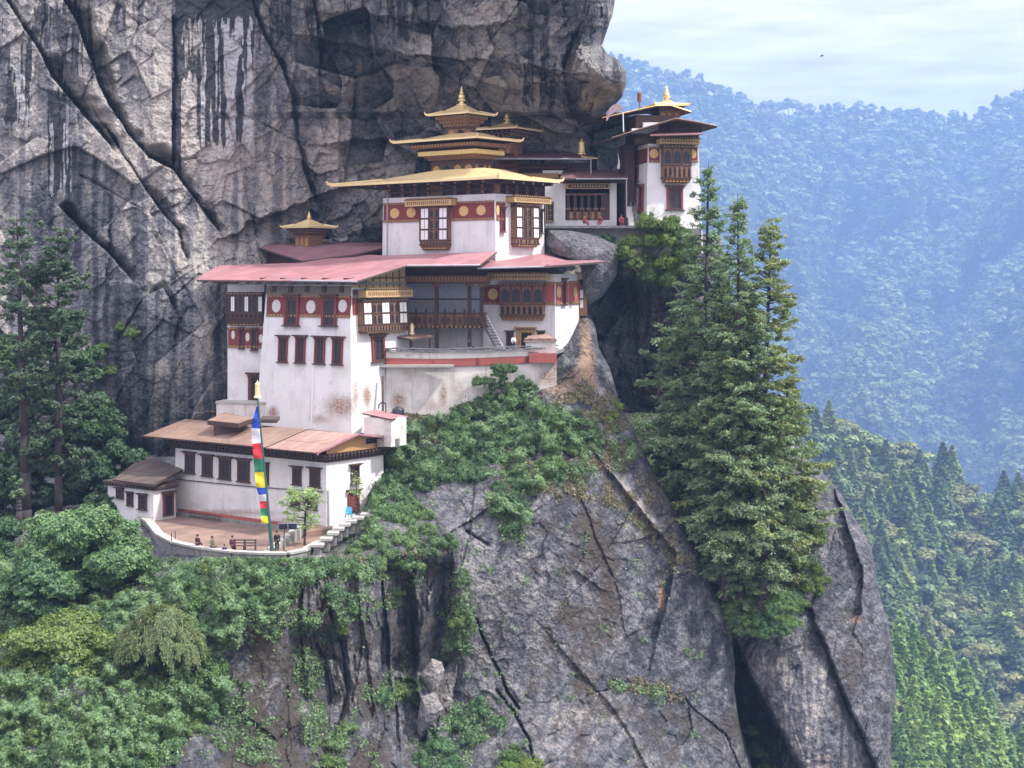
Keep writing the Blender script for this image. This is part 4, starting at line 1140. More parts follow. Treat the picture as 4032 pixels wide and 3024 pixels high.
# ------------------------------------------------------------------ upper buildings on the ledge
up = thing('upper_hall', P(2140, 700, 188), 'long dark timber hall with mauve red roof behind the golden temple', 'temple hall')
fu = Frame(2318, 188, 4)
m = MB(fu.M); x0 = xu(fu, 1940)
m.box(x0, -2.6, 1.0, 6, fu.z_at(790), fu.z_at(640), 0); m.box(x0, -2.6, .2, 1.0, fu.z_at(662), fu.z_at(654), 1); m.box(-2.4, 0, 0, 4, fu.z_at(760), fu.z_at(640), 0)
for k in range(8):
    x = x0 + 1 + (-3.6 - x0) * k / 7; m.box(x - .12, x + .12, -.6, 1.2, fu.z_at(645), fu.z_at(637), 1)
m.box(xu(fu, 2050), xu(fu, 2200), -.4, 1, fu.z_at(702), fu.z_at(682), 2); m.box(xu(fu, 2137), xu(fu, 2217), -.3, 1.1, fu.z_at(686), fu.z_at(671), 3)
m.build('wall', [MAT['wood'], MAT['red'], MAT['ochre'], MAT['white']], up)
r = sheet(up, [(1930, 622, 186), (2322, 624, 186), (2352, 621, 187.5), (2226, 597, 197), (1990, 594, 197)], .18, 'roof_dull', 'roof')
m = MB(); m.path([P(1930, 625, 185.9), P(2326, 626, 185.9)], .1); m.build('gutter', [MAT['metal']], r); m = MB(); m.path([P(2327, 626, 185.9), P(2327, 700, 185.9)], .08); m.build('gutter', [MAT['metal']], r)
m = MB(); m.slab([P(2290, 612, 187), P(2352, 619, 187.3), P(2354, 622, 186.4), P(2296, 622, 186.2)], .1, 0); m.build('gilded_corner', [MAT['gold']], r)
q = P(2290, 608, 188); m = MB(); m.tube((q.x, q.y, q.z - .5), q, .08); bell_banner(m, q.x, q.y, q.z, 1.9, .42); m.build('victory_banner', [MAT['gold']], r)

ar = thing('arcade_hall', P(2330, 890, 186), 'white shrine hall with carved arcade, painted sign beam and red roof on the upper terrace', 'shrine')
fh = Frame(2430, 184, 2)
ff = fh.face('front')
TER = (VH - 893) * 182 / F
m = MB(fh.M)
for a, b in ((2146, 2226), (2401, 2428)):
    m.box(xu(fh, a), xu(fh, b), 0, 4, TER - .3, fh.z_at(720), 0)
m.box(xu(fh, 2226), xu(fh, 2401), 0.05, 4, TER - .3, fh.z_at(866), 0); m.box(xu(fh, 2226), xu(fh, 2428), 2.2, 4, fh.z_at(866), fh.z_at(720), 1)
m.box(xu(fh, 2400), xu(fh, 2474), 3, 4, TER - .3, fh.z_at(700), 1)
m.build('wall', [MAT['wash'], MAT['dark']], ar)
m = MB(fh.M)
for k in range(6):
    x = xu(fh, 2238) + (xu(fh, 2372) - xu(fh, 2238)) * k / 5; m.box(x - .16, x + .16, -.1, .3, fh.z_at(866), fh.z_at(768), 0); m.box(x - .3, x + .3, -.12, .32, fh.z_at(826), fh.z_at(818), 1); m.box(x - .4, x + .4, -.12, .32, fh.z_at(768), fh.z_at(762), 1)
m.box(xu(fh, 2232), xu(fh, 2376), .02, .2, fh.z_at(864), fh.z_at(832), 1)
dentils(m, xu(fh, 2234), xu(fh, 2374), -.02, .02, fh.z_at(858), fh.z_at(838), .6, .6, 2)
m.box(xu(fh, 2376), xu(fh, 2401), .05, .3, fh.z_at(864), fh.z_at(762), 3)
m.build('carved_arcade', [MAT['wood'], MAT['carved'], MAT['ochre'], MAT['wood']], ar)
m = MB(fh.M); a, b, c, d = xu(fh, 2224), xu(fh, 2401), fh.z_at(744), fh.z_at(723)
m.box(a, b, -.6, .2, c, d, 0)
w = b - a; m.prism([(a + .1 * w, c + .12), (b - .05 * w, c + .12), (b - .02 * w, (c + d) / 2), (b - .05 * w, d - .12), (a + .1 * w, d - .12), (a + .06 * w, (c + d) / 2)], -.64, -.6, 1)
dentils(m, a + .13 * w, b - .08 * w, -.67, -.64, c + .22, d - .22, .33, .6, 0)
m.build('sign_beam', [MAT['board'], MAT['wood']], ar)
window(ar, ff, 2150, 795, 2180, 871, rows=2, wide=1.05, frame='ochre', jamb='wood')
r = sheet(ar, [(2204, 702, 181.5), (2472, 702, 181.5), (2458, 668, 189), (2218, 671, 189)], .18, 'roof_dull', 'roof')
m = MB(); m.path([P(2268, 704, 181.4), P(2472, 704, 181.4)], .09); m.build('gutter', [MAT['metal']], r); m = MB(); m.path([P(2467, 706, 181.5), P(2467, 885, 181.5)], .07); m.build('gutter', [MAT['metal']], r)
m = MB(fh.M); m.box(xu(fh, 2150), xu(fh, 2470), 0, .3, fh.z_at(722), fh.z_at(704), 0); m.build('eaves_beam', [MAT['wood']], ar)

# stone stair beside it
st = thing('stone_staircase', P(2515, 893, 181), 'narrow grey stone stair climbing between two upper shrines', 'staircase')
m = MB(); n = 16
for k in range(n):
    t = k / (n - 1); u = 2517 - 38 * t; v0 = 893 - 178 * t; Y = 180.5 + 7.5 * t
    q = P(u, v0, Y); m.box(q.x - .95 + .3 * t, q.x + .95 - .3 * t, Y, Y + .7, q.z - 1.2, q.z, 0)
m.build('steps', [MAT['stone']], st)
m = MB()
for k in range(7):
    t = k / 6; q = P(2487 - 18 * t, 886 - 120 * t, 180.2 + 6 * t); m.box(q.x - .32, q.x + .3, q.y, q.y + 1.1, q.z - 1.6, q.z + .35, 0)
m.build('parapet', [MAT['wash_dirty']], st)

# the house at the far end of the ledge
fe = Frame(2552, 181.0, -12)
XR, YB = xu(fe, 2750), yu(fe, 2496)
end = thing('ledge_house', fe.M @ Vector((XR / 2, YB / 2, 4)), 'white ledge house with wide dark gabled eaves at the cliff end', 'temple house')
ZT = fe.z_at(566)
walls(end, fe, 0, XR, 0, YB, 2.5, ZT, .035, 'wash', [(2600, 870, 80, 16, .4)])
ff, fl = fe.face('front', 0, .035, ZT), fe.face('left', 0, .035, ZT)
band(end, ff, 2555, 584, 2596, 632, [(2574, 605, 17, 18)], 'disc'); band(end, ff, 2716, 584, 2746, 632, [(2728, 606, 13, 18)], 'disc')
band(end, fl, 2498, 590, 2550, 646, [], mat='red', strip=False)
bay(end, ff, 2602, 574, 2712, 722, 'AAA', 1, .9, (2584, 552, 2742, 572), corbel=.12, base=.34)
window(end, ff, 2624, 732, 2688, 826, rows=2, wide=1.2)
window(end, fl, 2521, 730, 2536, 832, rows=1, wide=1.1, frame='red', off=.1)
window(end, fl, 2500, 655, 2516, 715, rows=1, wide=1.1)
a = [ff.hit(*q) for q in ((2500, 566), (2500, 545), (2662, 484), (2765, 508), (2748, 552), (2700, 556))]
m = MB(ff.M()); m.prism(a, -.4, -.15, 0)
for q in ((2630, 500, 2645, 520), (2610, 505, 2625, 525)): k = ff.rect(*q); m.box(k[0], k[1], -.15, -.1, k[2], k[3], 1)
m.build('gable_boarding', [MAT['wood'], MAT['dark']], end)
def ridge_roof(front, back, th, mat, name):
    p = [P(*q) for q in front]; m = MB()
    for a_, b_ in zip(p[:-1], p[1:]):
        m.slab([a_, b_, b_ + fe.y * back, a_ + fe.y * back], th, 0, 1)
        m.path([a_ + Vector((0, -.04, -.05)), b_ + Vector((0, -.04, -.05))], .07, 5, 0)
    return m.build(name, [MAT[mat], MAT['wood']], end)
r = ridge_roof([(2409, 540, 178.8), (2540, 500, 178.9), (2662, 464, 179), (2745, 478, 179.6), (2824, 495, 180.5)], 10, .24, 'roof_brown', 'roof')
sheet(end, [(2560, 533, 178.6), (2768, 528, 178.6), (2765, 521, 180.6), (2563, 524, 180.6)], .12, 'roof_red', 'awning')
m = MB(); 
for k in range(9):
    p = P(2520 + 25 * k, 545 + (k % 2), 179.8); m.tube(p, p + Vector((0, 2.0, .35)), .1, .1, 4)
m.build('rafter_row', [MAT['wood']], end)
m = MB(fe.M); m.box(-.4, XR * .8, 3.6, 8, ZT, fe.z_at(440), 0); m.box(.4, 2.3, 3.3, 3.7, fe.z_at(500), fe.z_at(470), 1); m.box(-1.0, 2.3, 3.2, 3.7, fe.z_at(515), fe.z_at(496), 1)
m.build('upper_wall', [MAT['wood'], MAT['white']], end)
ridge_roof([(2372, 462, 183.5), (2584, 414, 184), (2640, 412, 184.5), (2720, 438, 185)], 9, .2, 'gold_trim', 'upper_roof')
lb, r, f0, z = lantern(end, 2624, 187, 470, 440, 420, 416, 397, 334, 1.25, 2.1, -12)
m = MB(f0.M); finial(m, 0, 0, z[4] - .1, z[5] - z[4] + .1, .55); m.build('finial', [MAT['gold']], lb)
q = P(2518, 402, 187); m = MB(); m.tube((q.x, q.y, q.z - .8), q, .06); m.lathe(q.x, q.y, [(.25, q.z), (.27, q.z + 1.05), (.18, q.z + 1.1), (.03, q.z + 1.25)], 12); m.build('victory_banner', [MAT['carved']], end)
m = MB(); m.path([P(2453, 445, 183.3), P(2455, 520, 180.5)], .08); m.build('drainpipe', [MAT['metal']], end)
m = MB(fe.M); m.box(-1.8, -.6, 3.5, 6, 3, fe.z_at(560), 0); m.build('side_shed', [MAT['wood']], end)

# upper terrace ledge
m = MB(); zt = TER
a = [(P(2142, 893, 178.5).x, 178.3), (P(2640, 893, 177.6).x, 177.6), (P(2700, 893, 190).x, 190), (P(2142, 893, 190).x, 190)]
m.slab([(x, y, zt) for x, y in a], .28, 0)
tag(m.build('terrace', [MAT['slate']]), kind='structure')
tw = thing('terrace_retaining_wall', P(2400, 960, 179.5), 'rough mossy stone wall carrying the upper terrace above the cave', 'wall')
m = MB(); m.box(P(2160, 0, 179).x, P(2762, 0, 179).x, 179.0, 189, zt - 3.4, zt - .28, 0); m.build('masonry', [MAT['stone']], tw)

# ------------------------------------------------------------------ courtyard level
CY = (VH - 1384) * 165 / F                                          # courtyard floor
m = MB(); a = [P(1505, 1385, 163.6), P(2190, 1385, 164.6), P(2250, 1385, 176), P(1560, 1385, 177)]
m.slab([(p.x, p.y, CY) for p in a], .3, 0); tag(m.build('courtyard_floor', [MAT['stone']]), kind='structure')
gal = thing('wooden_gallery', P(1740, 1384, 170), 'open timber gallery with carved balcony between two white temple blocks', 'gallery')
fy = Frame(1902, 169.5, 3)
m = MB(fy.M); a, b = xu(fy, 1570), xu(fy, 1915)
m.box(a, b, 3.2, 3.8, CY, fy.z_at(1235), 0); m.box(a, b, 3.0, 3.6, fy.z_at(1235), fy.z_at(1110), 1)
m.build('wall', [MAT['wash'], MAT['bluebits']], gal)
m = MB(fy.M)
m.box(a, b, .3, 3.1, fy.z_at(1292), fy.z_at(1284), 0); m.box(a, b + .4, -.2, .3, fy.z_at(1112), fy.z_at(1085), 1); m.box(a, b + .4, -.25, .35, fy.z_at(1117), fy.z_at(1112), 0)
dentils(m, a, b, -.26, -.2, fy.z_at(1108), fy.z_at(1090), .35, .5, 2)
m.box(a, b, .5, 1.0, fy.z_at(1085), fy.z_at(1050), 0); m.box(a, b, .1, .3, fy.z_at(1282), fy.z_at(1236), 1)
dentils(m, a, b, .02, .1, fy.z_at(1274), fy.z_at(1250), .6, .55, 0); m.box(a, b, 0, .35, fy.z_at(1236), fy.z_at(1231), 0); dentils(m, a, b, -.2, .3, fy.z_at(1290), fy.z_at(1283), .5, .5, 2)
for k in range(8):
    u = 1600 + 38 * k; x = xu(fy, u); m.box(x - .1, x + .1, 0, .3, fy.z_at(1284), fy.z_at(1217), 0)
dentils(m, xu(fy, 1598), xu(fy, 1712), 2.8, 2.98, fy.z_at(1200), fy.z_at(1186), .62, .35, 3)
m.box(a, b, 2.85, 3.0, fy.z_at(1182), fy.z_at(1177), 0)
m.build('balcony', [MAT['wood'], MAT['carved'], MAT['ochre'], MAT['disc']], gal)
for u in (1719, 1848, 1896):
    m = MB(fy.M); x = xu(fy, u); m.box(x - .2, x + .2, -.05, .4, CY if u < 1890 else fy.z_at(1284), fy.z_at(1112), 0); m.box(x - .45, x + .45, -.12, .45, fy.z_at(1128), fy.z_at(1117), 1)
    m.build('post', [MAT['wood'], MAT['carved']], gal)
ld = thing('wooden_ladder', P(1965, 1384, 168), 'steep wooden ladder stair from gallery down to the courtyard', 'ladder')
p0, p1 = P(1902, 1245, 168.6), P(1975, 1384, 166.8)
for s in (-.42, .42):
    m = MB(); m.tube(p0 + Vector((s, 0, 0)), p1 + Vector((s, 0, 0)), .11, .11, 4); m.build('rail', [MAT['wood'] if s < 0 else MAT['metal']], ld)
m = MB()
for k in range(12):
    q = p0.lerp(p1, (k + .5) / 12); m.box(q.x - .42, q.x + .42, q.y - .12, q.y + .12, q.z - .04, q.z + .04, 0)
m.build('treads', [MAT['wood_grey']], ld)

# the corner temple right of the courtyard
foot = [(1902, 172.0), (2186, 170.0), (2238, 172.2), (2284, 176.0)]
pts = [(P(u, VH, Y).x, Y) for u, Y in foot]
pts += [(pts[-1][0] + 1, 182), (pts[0][0], 182)]
cor = thing('corner_temple', Vector((sum(p[0] for p in pts) / 6, 175, CY - 1)), 'rounded white corner temple with red band and big carved bay on the rock edge', 'temple')
zt, zb = (VH - 1108) * 170 / F, (VH - 1425) * 170 / F
m = MB()
for i in range(3):
    (x0, y0), (x1, y1) = pts[i], pts[i + 1]
    m.quadgrid((x0, y0, zb - 1), (x1, y1, zb - 1), (x1, y1, zt + .8), (x0, y0, zt + .8), .3)
m.quadgrid((*pts[5], zb), (*pts[0], zb), (*pts[0], zt + .8), (*pts[5], zt + .8), .6); m.quadgrid((*pts[3], zb), (*pts[4], zb), (*pts[4], zt + .8), (*pts[3], zt + .8), .6)
m.build('wall', [MAT['wash']], cor, spots=[(2240, 1410, 40, 30, .7), (2270, 1380, 20, 60, .4), (1930, 1370, 30, 20, .3)])
f1, f2, f3 = (face_from(pts[i], pts[i + 1], 0, zt) for i in range(3))
band(cor, f1, 1906, 1130, 1974, 1190, [(1942, 1158, 20, 22)], 'disc'); band(cor, f1, 2148, 1120, 2184, 1190, [], 'disc', 'red_wall')
band(cor, f2, 2188, 1120, 2212, 1190, [(2199, 1150, 8, 22)], 'disc', 'red_wall'); band(cor, f2, 2224, 1118, 2237, 1188, [], 'disc', 'red_wall')
band(cor, f3, 2240, 1116, 2282, 1186, [(2262, 1152, 6, 20)], 'disc', 'red_wall')
bay(cor, f1, 1975, 1112, 2146, 1261, 'AAAA', 1, .8, (1930, 1078, 2168, 1102), corbel=.13, base=.3)
window(cor, f2, 2211, 1098, 2225, 1198, rows=1, wide=1.3, frame='wood')
window(cor, f1, 2034, 1290, 2104, 1384, name='door', shutter='dark', frame='ochre', jamb='ochre', wide=1.25)
window(cor, f1, 1994, 1303, 2022, 1384, rows=1, wide=1.35); window(cor, f1, 2116, 1303, 2144, 1384, rows=1, wide=1.35)
fs = face_from(pts[3], pts[4], 0, zt)
m = MB(); q = P(2298, 1243, 176.5); m.box(q.x - .5, q.x + .35, 175.6, 177.6, q.z, (VH - 1118) * 176.5 / F, 0); m.box(q.x - .8, q.x + .7, 175.2, 178, (VH - 1100) * 176.5 / F, (VH - 1072) * 176.5 / F, 1)
for k in range(2): m.box(q.x - .45, q.x - .1, 175.55, 175.6, q.z + .9 + k * 1.1, q.z + 1.8 + k * 1.1, 2)
m.build('side_bay', [MAT['carved'], MAT['board'], MAT['white']], cor)
r = sheet(cor, [(1878, 1054, 165.5), (2141, 1048, 165), (2386, 1029, 172), (2290, 1010, 182), (2122, 990, 178), (1980, 990, 175)], .2, 'roof_red', 'roof', quads=[[0, 1, 4, 5], [1, 2, 3, 4]])
m = MB(); m.path([P(1880, 1057, 165.3), P(2141, 1050, 164.8)], .09); m.build('gutter', [MAT['metal']], r)
m = MB()
for k in range(9):
    p = P(1900 + 32 * k, 1058 - k, 166.5); m.box(p.x - .14, p.x + .14, 166.2, 171, p.z - .1, p.z + .2, 0)
m.box(P(1905, 0, 171).x, P(2200, 0, 171).x, 170.8, 171.6, (VH - 1080) * 171 / F, (VH - 1040) * 171 / F, 0)
m.build('rafter_row', [MAT['wood']], cor)

# courtyard wall: slate coping, whitewash, red band, stained retaining wall
cw = thing('courtyard_wall', P(1850, 1440, 164), 'curving courtyard wall with slate coping and red band above stained masonry', 'wall')
top = [(1520, 1384, 1440, 1610, 163.0), (1700, 1388, 1443, 1612, 163.4), (1880, 1384, 1440, 1580, 163.8), (2075, 1376, 1430, 1560, 164.4), (2192, 1374, 1424, 1540, 165.2)]
m1, m2, m3 = MB(), MB(), MB()
for a, b in zip(top[:-1], top[1:]):
    q = lambda t, k, d=0: P(t[0], t[k], t[4] + d)
    w0, w1 = P(a[0], a[1] + 26, a[4]), P(b[0], b[1] + 26, b[4])
    m1.quadgrid(w0, w1, q(b, 1), q(a, 1), .3)
    m2.slab([q(a, 2, -.12), q(b, 2, -.12), w1 + Vector((0, -.12, 0)), w0 + Vector((0, -.12, 0))], .02, 0)
    m2.add([q(a, 2), q(b, 2), w1, w0], [(0, 1, 2, 3)], 0)
    m3.quadgrid(P(a[0], a[3] + 60, a[4] - .2), P(b[0], b[3] + 60, b[4] - .2), q(b, 2, .05), q(a, 2, .05), .3)
    m1.slab([P(a[0], a[1] + 2, a[4] + .8), P(b[0], b[1] + 2, b[4] + .8), P(b[0], b[1] + 60, b[4] + .8), P(a[0], a[1] + 60, a[4] + .8)], .02, 0)
wsp = [(1570, 1580, 40, 60, .85), (1745, 1560, 20, 70, .9), (1800, 1530, 60, 60, .55), (1610, 1400, 24, 10, .75), (1700, 1600, 120, 40, .6), (2160, 1490, 60, 50, .85), (2100, 1530, 60, 40, .7), (1950, 1520, 60, 60, .5), (2190, 1450, 40, 60, .8)]
m1.build('parapet', [MAT['wash_dirty']], cw, spots=wsp)
m2.build('painted_band', [MAT['red_wall']], cw)
m3.build('retaining_masonry', [MAT['wash_dirty']], cw, spots=wsp)
m = MB()
for a, b in zip(top[:-1], top[1:]):
    n = int((b[0] - a[0]) / 13)
    for i in range(n):
        for row in (0, 1):
            t = (i + .5 + .3 * random.random()) / n; p = P(a[0] + (b[0] - a[0]) * t, a[1] + (b[1] - a[1]) * t - 1 - row * 8, a[4] + (b[4] - a[4]) * t + .35 * row - .15)
            w = .22 + .14 * random.random(); z = p.z + .1 * random.random()
            m.box(p.x - w, p.x + w, p.y - .2, p.y + .6, z, z + .09, 0)
m.build('slate_coping', [MAT['slate']], cw)
m = MB(); p = P(2135, 1428, 163.6); w = P(2192, 1428, 163.6).x
m.box(P(2084, 0, 163.8).x, w, 163.9, 166, P(0, 1428, 163.9).z, P(0, 1391, 163.9).z, 0); m.build('buttress_block', [MAT['red_wall']], cw)
m = MB(); m.box(P(1500, 0, 162).x, P(1785, 0, 162.6).x, 162.1, 163.2, P(0, 1446, 162.3).z, P(0, 1437, 162.3).z, 0); m.build('ledge', [MAT['cap']], cw)
pw = thing('slate_roofed_parapet', P(2130, 1395, 165), 'short white wall with sloping reddish slate roof by the temple door', 'wall')
m = MB(); m.box(P(2070, 0, 164.6).x, P(2190, 0, 164.6).x, 164.5, 166.6, P(0, 1395, 164.5).z, P(0, 1342, 164.5).z, 0); m.build('masonry', [MAT['wash_dirty']], pw)
m = MB(); m.slab([P(2062, 1342, 164.2), P(2194, 1338, 164.2), P(2150, 1315, 167.2), P(2080, 1322, 167.2)], .12, 0)
for k in range(7): q = P(2072 + k * 18, 1338, 164.3); m.box(q.x - .2, q.x + .2, q.y - .1, q.y + 1.1, q.z + .02 + .03 * (k % 2), q.z + .14 + .03 * (k % 2), 0)
m.build('roof', [MAT['roof_pink']], pw)
sh = thing('courtyard_shelter', P(1622, 1384, 166), 'small brown shelter roof with golden bell ornament in the courtyard', 'shelter')
r = sheet(sh, [(1540, 1322, 165.5), (1618, 1334, 164.2), (1706, 1322, 165.6), (1630, 1311, 168.5)], .2, 'roof_brown', 'roof')
for u, Y in ((1553, 165.8), (1618, 165), (1694, 166)):
    m = MB(); p = P(u, 1330, Y); m.tube((p.x, p.y, CY), (p.x, p.y, p.z), .12, .12, 6); m.build('post', [MAT['wood']], sh)
q = P(1622, 1320, 165.8); m = MB(); m.tube(q - Vector((0, 0, .2)), q + Vector((0, 0, .3)), .1); bell_banner(m, q.x, q.y, q.z + .1, 1.25, .26); m.build('bell_ornament', [MAT['gold']], r)

# ------------------------------------------------------------------ the lower house
fl_ = Frame(1285, 148.0, 37)
XL, YR = xu(fl_, 691), yu(fl_, 1509)
ZT = fl_.z_at(1822)
low = thing('lower_house', fl_.M @ Vector((XL / 2, YR / 2, FLOOR)), 'long white lower house with brown sheet roof above the earth terrace', 'house')
spots = [(900, 2020, 250, 22, .75), (1150, 2055, 130, 22, .75), (900, 1960, 120, 40, .32), (1100, 1950, 90, 60, .3), (760, 1990, 60, 20, .5), (1180, 1960, 70, 40, .3), (1500, 1900, 14, 80, .5)]
walls(low, fl_, XL, 0, 0, YR, FLOOR - .5, ZT, .012, 'wash', spots)
ff, fR = fl_.face('front', 0, .012, ZT), fl_.face('right', 0, .012, ZT)
for r in ((731, 1780, 768, 1862), (798, 1790, 838, 1874), (865, 1798, 910, 1886), (938, 1806, 984, 1896), (1044, 1822, 1060, 1905), (1154, 1836, 1188, 1908), (1222, 1841, 1262, 1917), (1146, 1940, 1182, 1995), (1212, 1946, 1250, 2006)): window(low, ff, *r, jamb='wood', wide=1.4)
window(low, fR, 1380, 1828, 1412, 1905, jamb='wood', wide=1.4); window(low, fR, 1368, 1928, 1412, 2016, name='door', shutter='red', wide=1.25)
m = MB(fl_.M)
for k, (o, a, b) in enumerate(((.12, 0, .26), (.34, .28, .54), (.56, .56, .82))):
    m.box(XL - o, o, -o, YR + o, ZT + a, ZT + a + .12, 0)
    n = int((o - XL + o) / .5)
    for i in range(n): q = XL - o + (i + .5) * (2 * o - XL) / n; m.box(q - .13, q + .13, -o - .16, -o + .2, ZT + a + .12, ZT + b, 1)
    n = int((YR + 2 * o) / .5)
    for i in range(n): q = -o + (i + .5) * (YR + 2 * o) / n; m.box(o - .2, o + .16, q - .13, q + .13, ZT + a + .12, ZT + b, 1)
m.build('corbel_cornice', [MAT['wood_grey'], MAT['wood']], low)
ze, zr, yf, yr, yb = fl_.z_at(1779, .6, -2.2), fl_.z_at(1705, .6, 3.4), -2.2, 3.4, YR + 1.4
xl, xm = xu(fl_, 563, yf), xu(fl_, 1046, yf)
zb = zr - (zr - ze) * .7
m = MB(fl_.M)
m.slab([(xl, yf, ze), (xm, yf, ze), (xm, yr, zr), (xl, yr, zr)], .16, 0, 1); m.slab([(xl, yr, zr), (xm, yr, zr), (xm, yb, zb), (xl, yb, zb)], .16, 0, 1)
r = m.build('roof', [MAT['roof_brown'], MAT['wood']], low)
m = MB(fl_.M)
m.slab([(xm + .05, yf, ze - .07), (.9, yf, ze - .07), (.9, yr, zr - .07), (xm + .05, yr, zr - .07)], .14, 0, 1); m.slab([(xm + .05, yr, zr - .07), (.9, yr, zr - .07), (.9, yb, zb - .07), (xm + .05, yb, zb - .07)], .14, 0, 1)
m.box(.9, 1.02, yf, yf + .1, ze - .3, ze, 2)
m.slab([(.8, yf - .05, ze), (1.0, yf - .05, ze), (1.0, yr, zr), (.8, yr, zr)], .2, 2); m.slab([(.8, yr, zr), (1.0, yr, zr), (1.0, yb, zb), (.8, yb, zb)], .2, 2)
m.build('lean_roof', [MAT['roof_pink'], MAT['wood'], MAT['roof_red']], low)
zc = ZT + .83
m = MB(fl_.M); m.add([(.2, -.2, zc), (.2, YR + .2, zc), (.2, YR + .2, zb + .1), (.2, yr, zr - .25), (.2, -.2, ze + (zr - ze) * 2 / 5.6 - .25)], [(0, 1, 2, 3, 4)], 0)
m.box(.15, .3, YR * .66, YR * .96, zc + .5, zc + 1.0, 1)
m.build('gable_boarding', [MAT['tanboard'], MAT['dark']], low)
m = MB(fl_.M); m.box(XL, 0, .2, .5, ZT + .8, ze + .5, 0); m.box(XL, XL + .3, 0.2, YR, ZT + .8, ze + .5, 0); m.build('eaves_shadow_board', [MAT['wood']], low)
cap = [(816, 1655, 157.6), (938, 1667, 154.4), (1000, 1646, 157.8), (884, 1624, 161.5)]
m = MB(); m.slab([P(*q) for q in cap], .45, 0, 1); c = sum((P(*q) for q in cap), Vector()) / 4; m.box(c.x - 1.5, c.x + 1.5, c.y - 1.2, c.y + 1.2, c.z - 1.6, c.z - .46, 1)
m.build('raised_roof_cap', [MAT['roof_brown'], MAT['wood']], low)
m = MB(); c = P(1062, 1648, 158); m.slab([c + Vector(q) for q in ((-.9, -.9, 0), (.9, -1.2, 0), (.9, .9, .15), (-.9, 1.2, .15))], .35, 0); m.build('roof_vent', [MAT['wood_grey']], low)
w0, w1 = ff.hit(694, 1886), ff.hit(1275, 1936)
m = MB(ff.M()); m.path([(w0[0], .1, w0[1]), ((w0[0] + w1[0]) / 2, .1, (w0[1] + w1[1]) / 2 - .1), (w1[0], .1, w1[1])], .05, 4); m.build('cable', [MAT['black']], low)
m = MB(fR.M()); d = fR.hit(1287, 1930); m.path([(d[0] + .1, .12, d[1]), (d[0] + .12, .12, d[1] - 3.6)], .07, 5); m.build('drainpipe', [MAT['metal']], low)

fs = Frame(604, 155.5, 37)
XS, YS = xu(fs, 425), yu(fs, 690)
sm = thing('small_annex_house', fs.M @ Vector((XS / 2, YS / 2, FLOOR)), 'small white side house with patched old roof and dark doorway, left of lower house', 'house')
ZT = fs.z_at(1932)
walls(sm, fs, XS, 0, 0, YS, FLOOR - 1.0, ZT, .012, 'wash', [(560, 2040, 80, 20, .5)])
ff, fR = fs.face('front', 0, .012, ZT), fs.face('right', 0, .012, ZT)
for r in ((460, 1920, 488, 1962), (502, 1936, 526, 1990), (548, 1944, 580, 2006)): window(sm, ff, *r, jamb='wood', wide=1.2)
window(sm, fR, 640, 1936, 682, 2032, name='door', shutter='dark', wide=1.2)
m = MB(fs.M); m.box(XS - .2, .2, -.2, YS, ZT, ZT + .15, 0); m.box(XS - .4, .4, -.4, YS, ZT + .32, ZT + .5, 0)
for i in range(14): q = XS + i * (-XS) / 13; m.box(q - .14, q + .14, -.45, 0, ZT + .15, ZT + .32, 1)
for i in range(9): q = i * YS / 8; m.box(0, .45, q - .14, q + .14, ZT + .15, ZT + .32, 1)
m.build('corbel_cornice', [MAT['wood_grey'], MAT['wood']], sm)
sheet(sm, [(444, 1888, 159.2), (603, 1908, 153.6), (720, 1848, 159.6), (576, 1786, 166.5)], .25, 'roof_old', 'roof', 'wood')
m = MB(fR.M()); g = [fR.hit(*q) for q in ((604, 1924), (692, 1880), (692, 1912))]; m.prism(g, -.02, .1, 0); m.build('gable_boarding', [MAT['wood']], sm)

hut = thing('water_hut', P(1520, 1715, 153), 'little white utility hut with pink roof beside the tall block', 'hut')
fk = Frame(1540, 152.5, 35)
XK, YK = xu(fk, 1433), yu(fk, 1600)
walls(hut, fk, XK, 0, 0, YK, fk.z_at(1760), fk.z_at(1650), .0, 'wash_dirty', [(1500, 1720, 60, 20, .6), (1590, 1700, 20, 30, .5)])
sheet(hut, [(1426, 1626, 155.3), (1540, 1650, 152.0), (1608, 1640, 156.2), (1478, 1612, 159.0)], .14, 'roof_red', 'roof')
m = MB(); q = P(1470, 1730, 151.5); m.box(q.x + .2, q.x + 2.4, 153, 156, q.z - .9, q.z - .1, 0); m.build('plinth', [MAT['stone']], hut)
tk = thing('water_tank', P(1568, 1640, 157.6), 'black plastic water tank behind the pink-roofed hut', 'water tank')
q = P(1568, 1642, 157.6); m = MB(); m.lathe(q.x, q.y, [(.62, q.z - 1.2), (.62, q.z + .72), (.55, q.z + .86), (.25, q.z + .98), (.22, q.z + 1.06)], 20); m.build('barrel', [MAT['black']], tk, True)
m = MB(); m.path([P(1490, 1610, 156.5), P(1493, 1592, 156.7), P(1505, 1583, 157), P(1518, 1590, 157.3), P(1520, 1640, 157.5)], .07, 6)
tag(m.build('water_pipe', [MAT['black']]), 'dark bent pipe rising from the pink-roofed hut', 'pipe')
m = MB(); m.path([P(1508, 1480, 161.6), P(1508, 1640, 160.6)], .16, 6); tag(m.build('wooden_post', [MAT['trunk_grey']]), 'weathered brown post in the corner of the stained wall', 'post')
# ------------------------------------------------------------------ vegetation
def unit(a): return a / np.maximum(np.linalg.norm(a, axis=-1, keepdims=True), 1e-9)

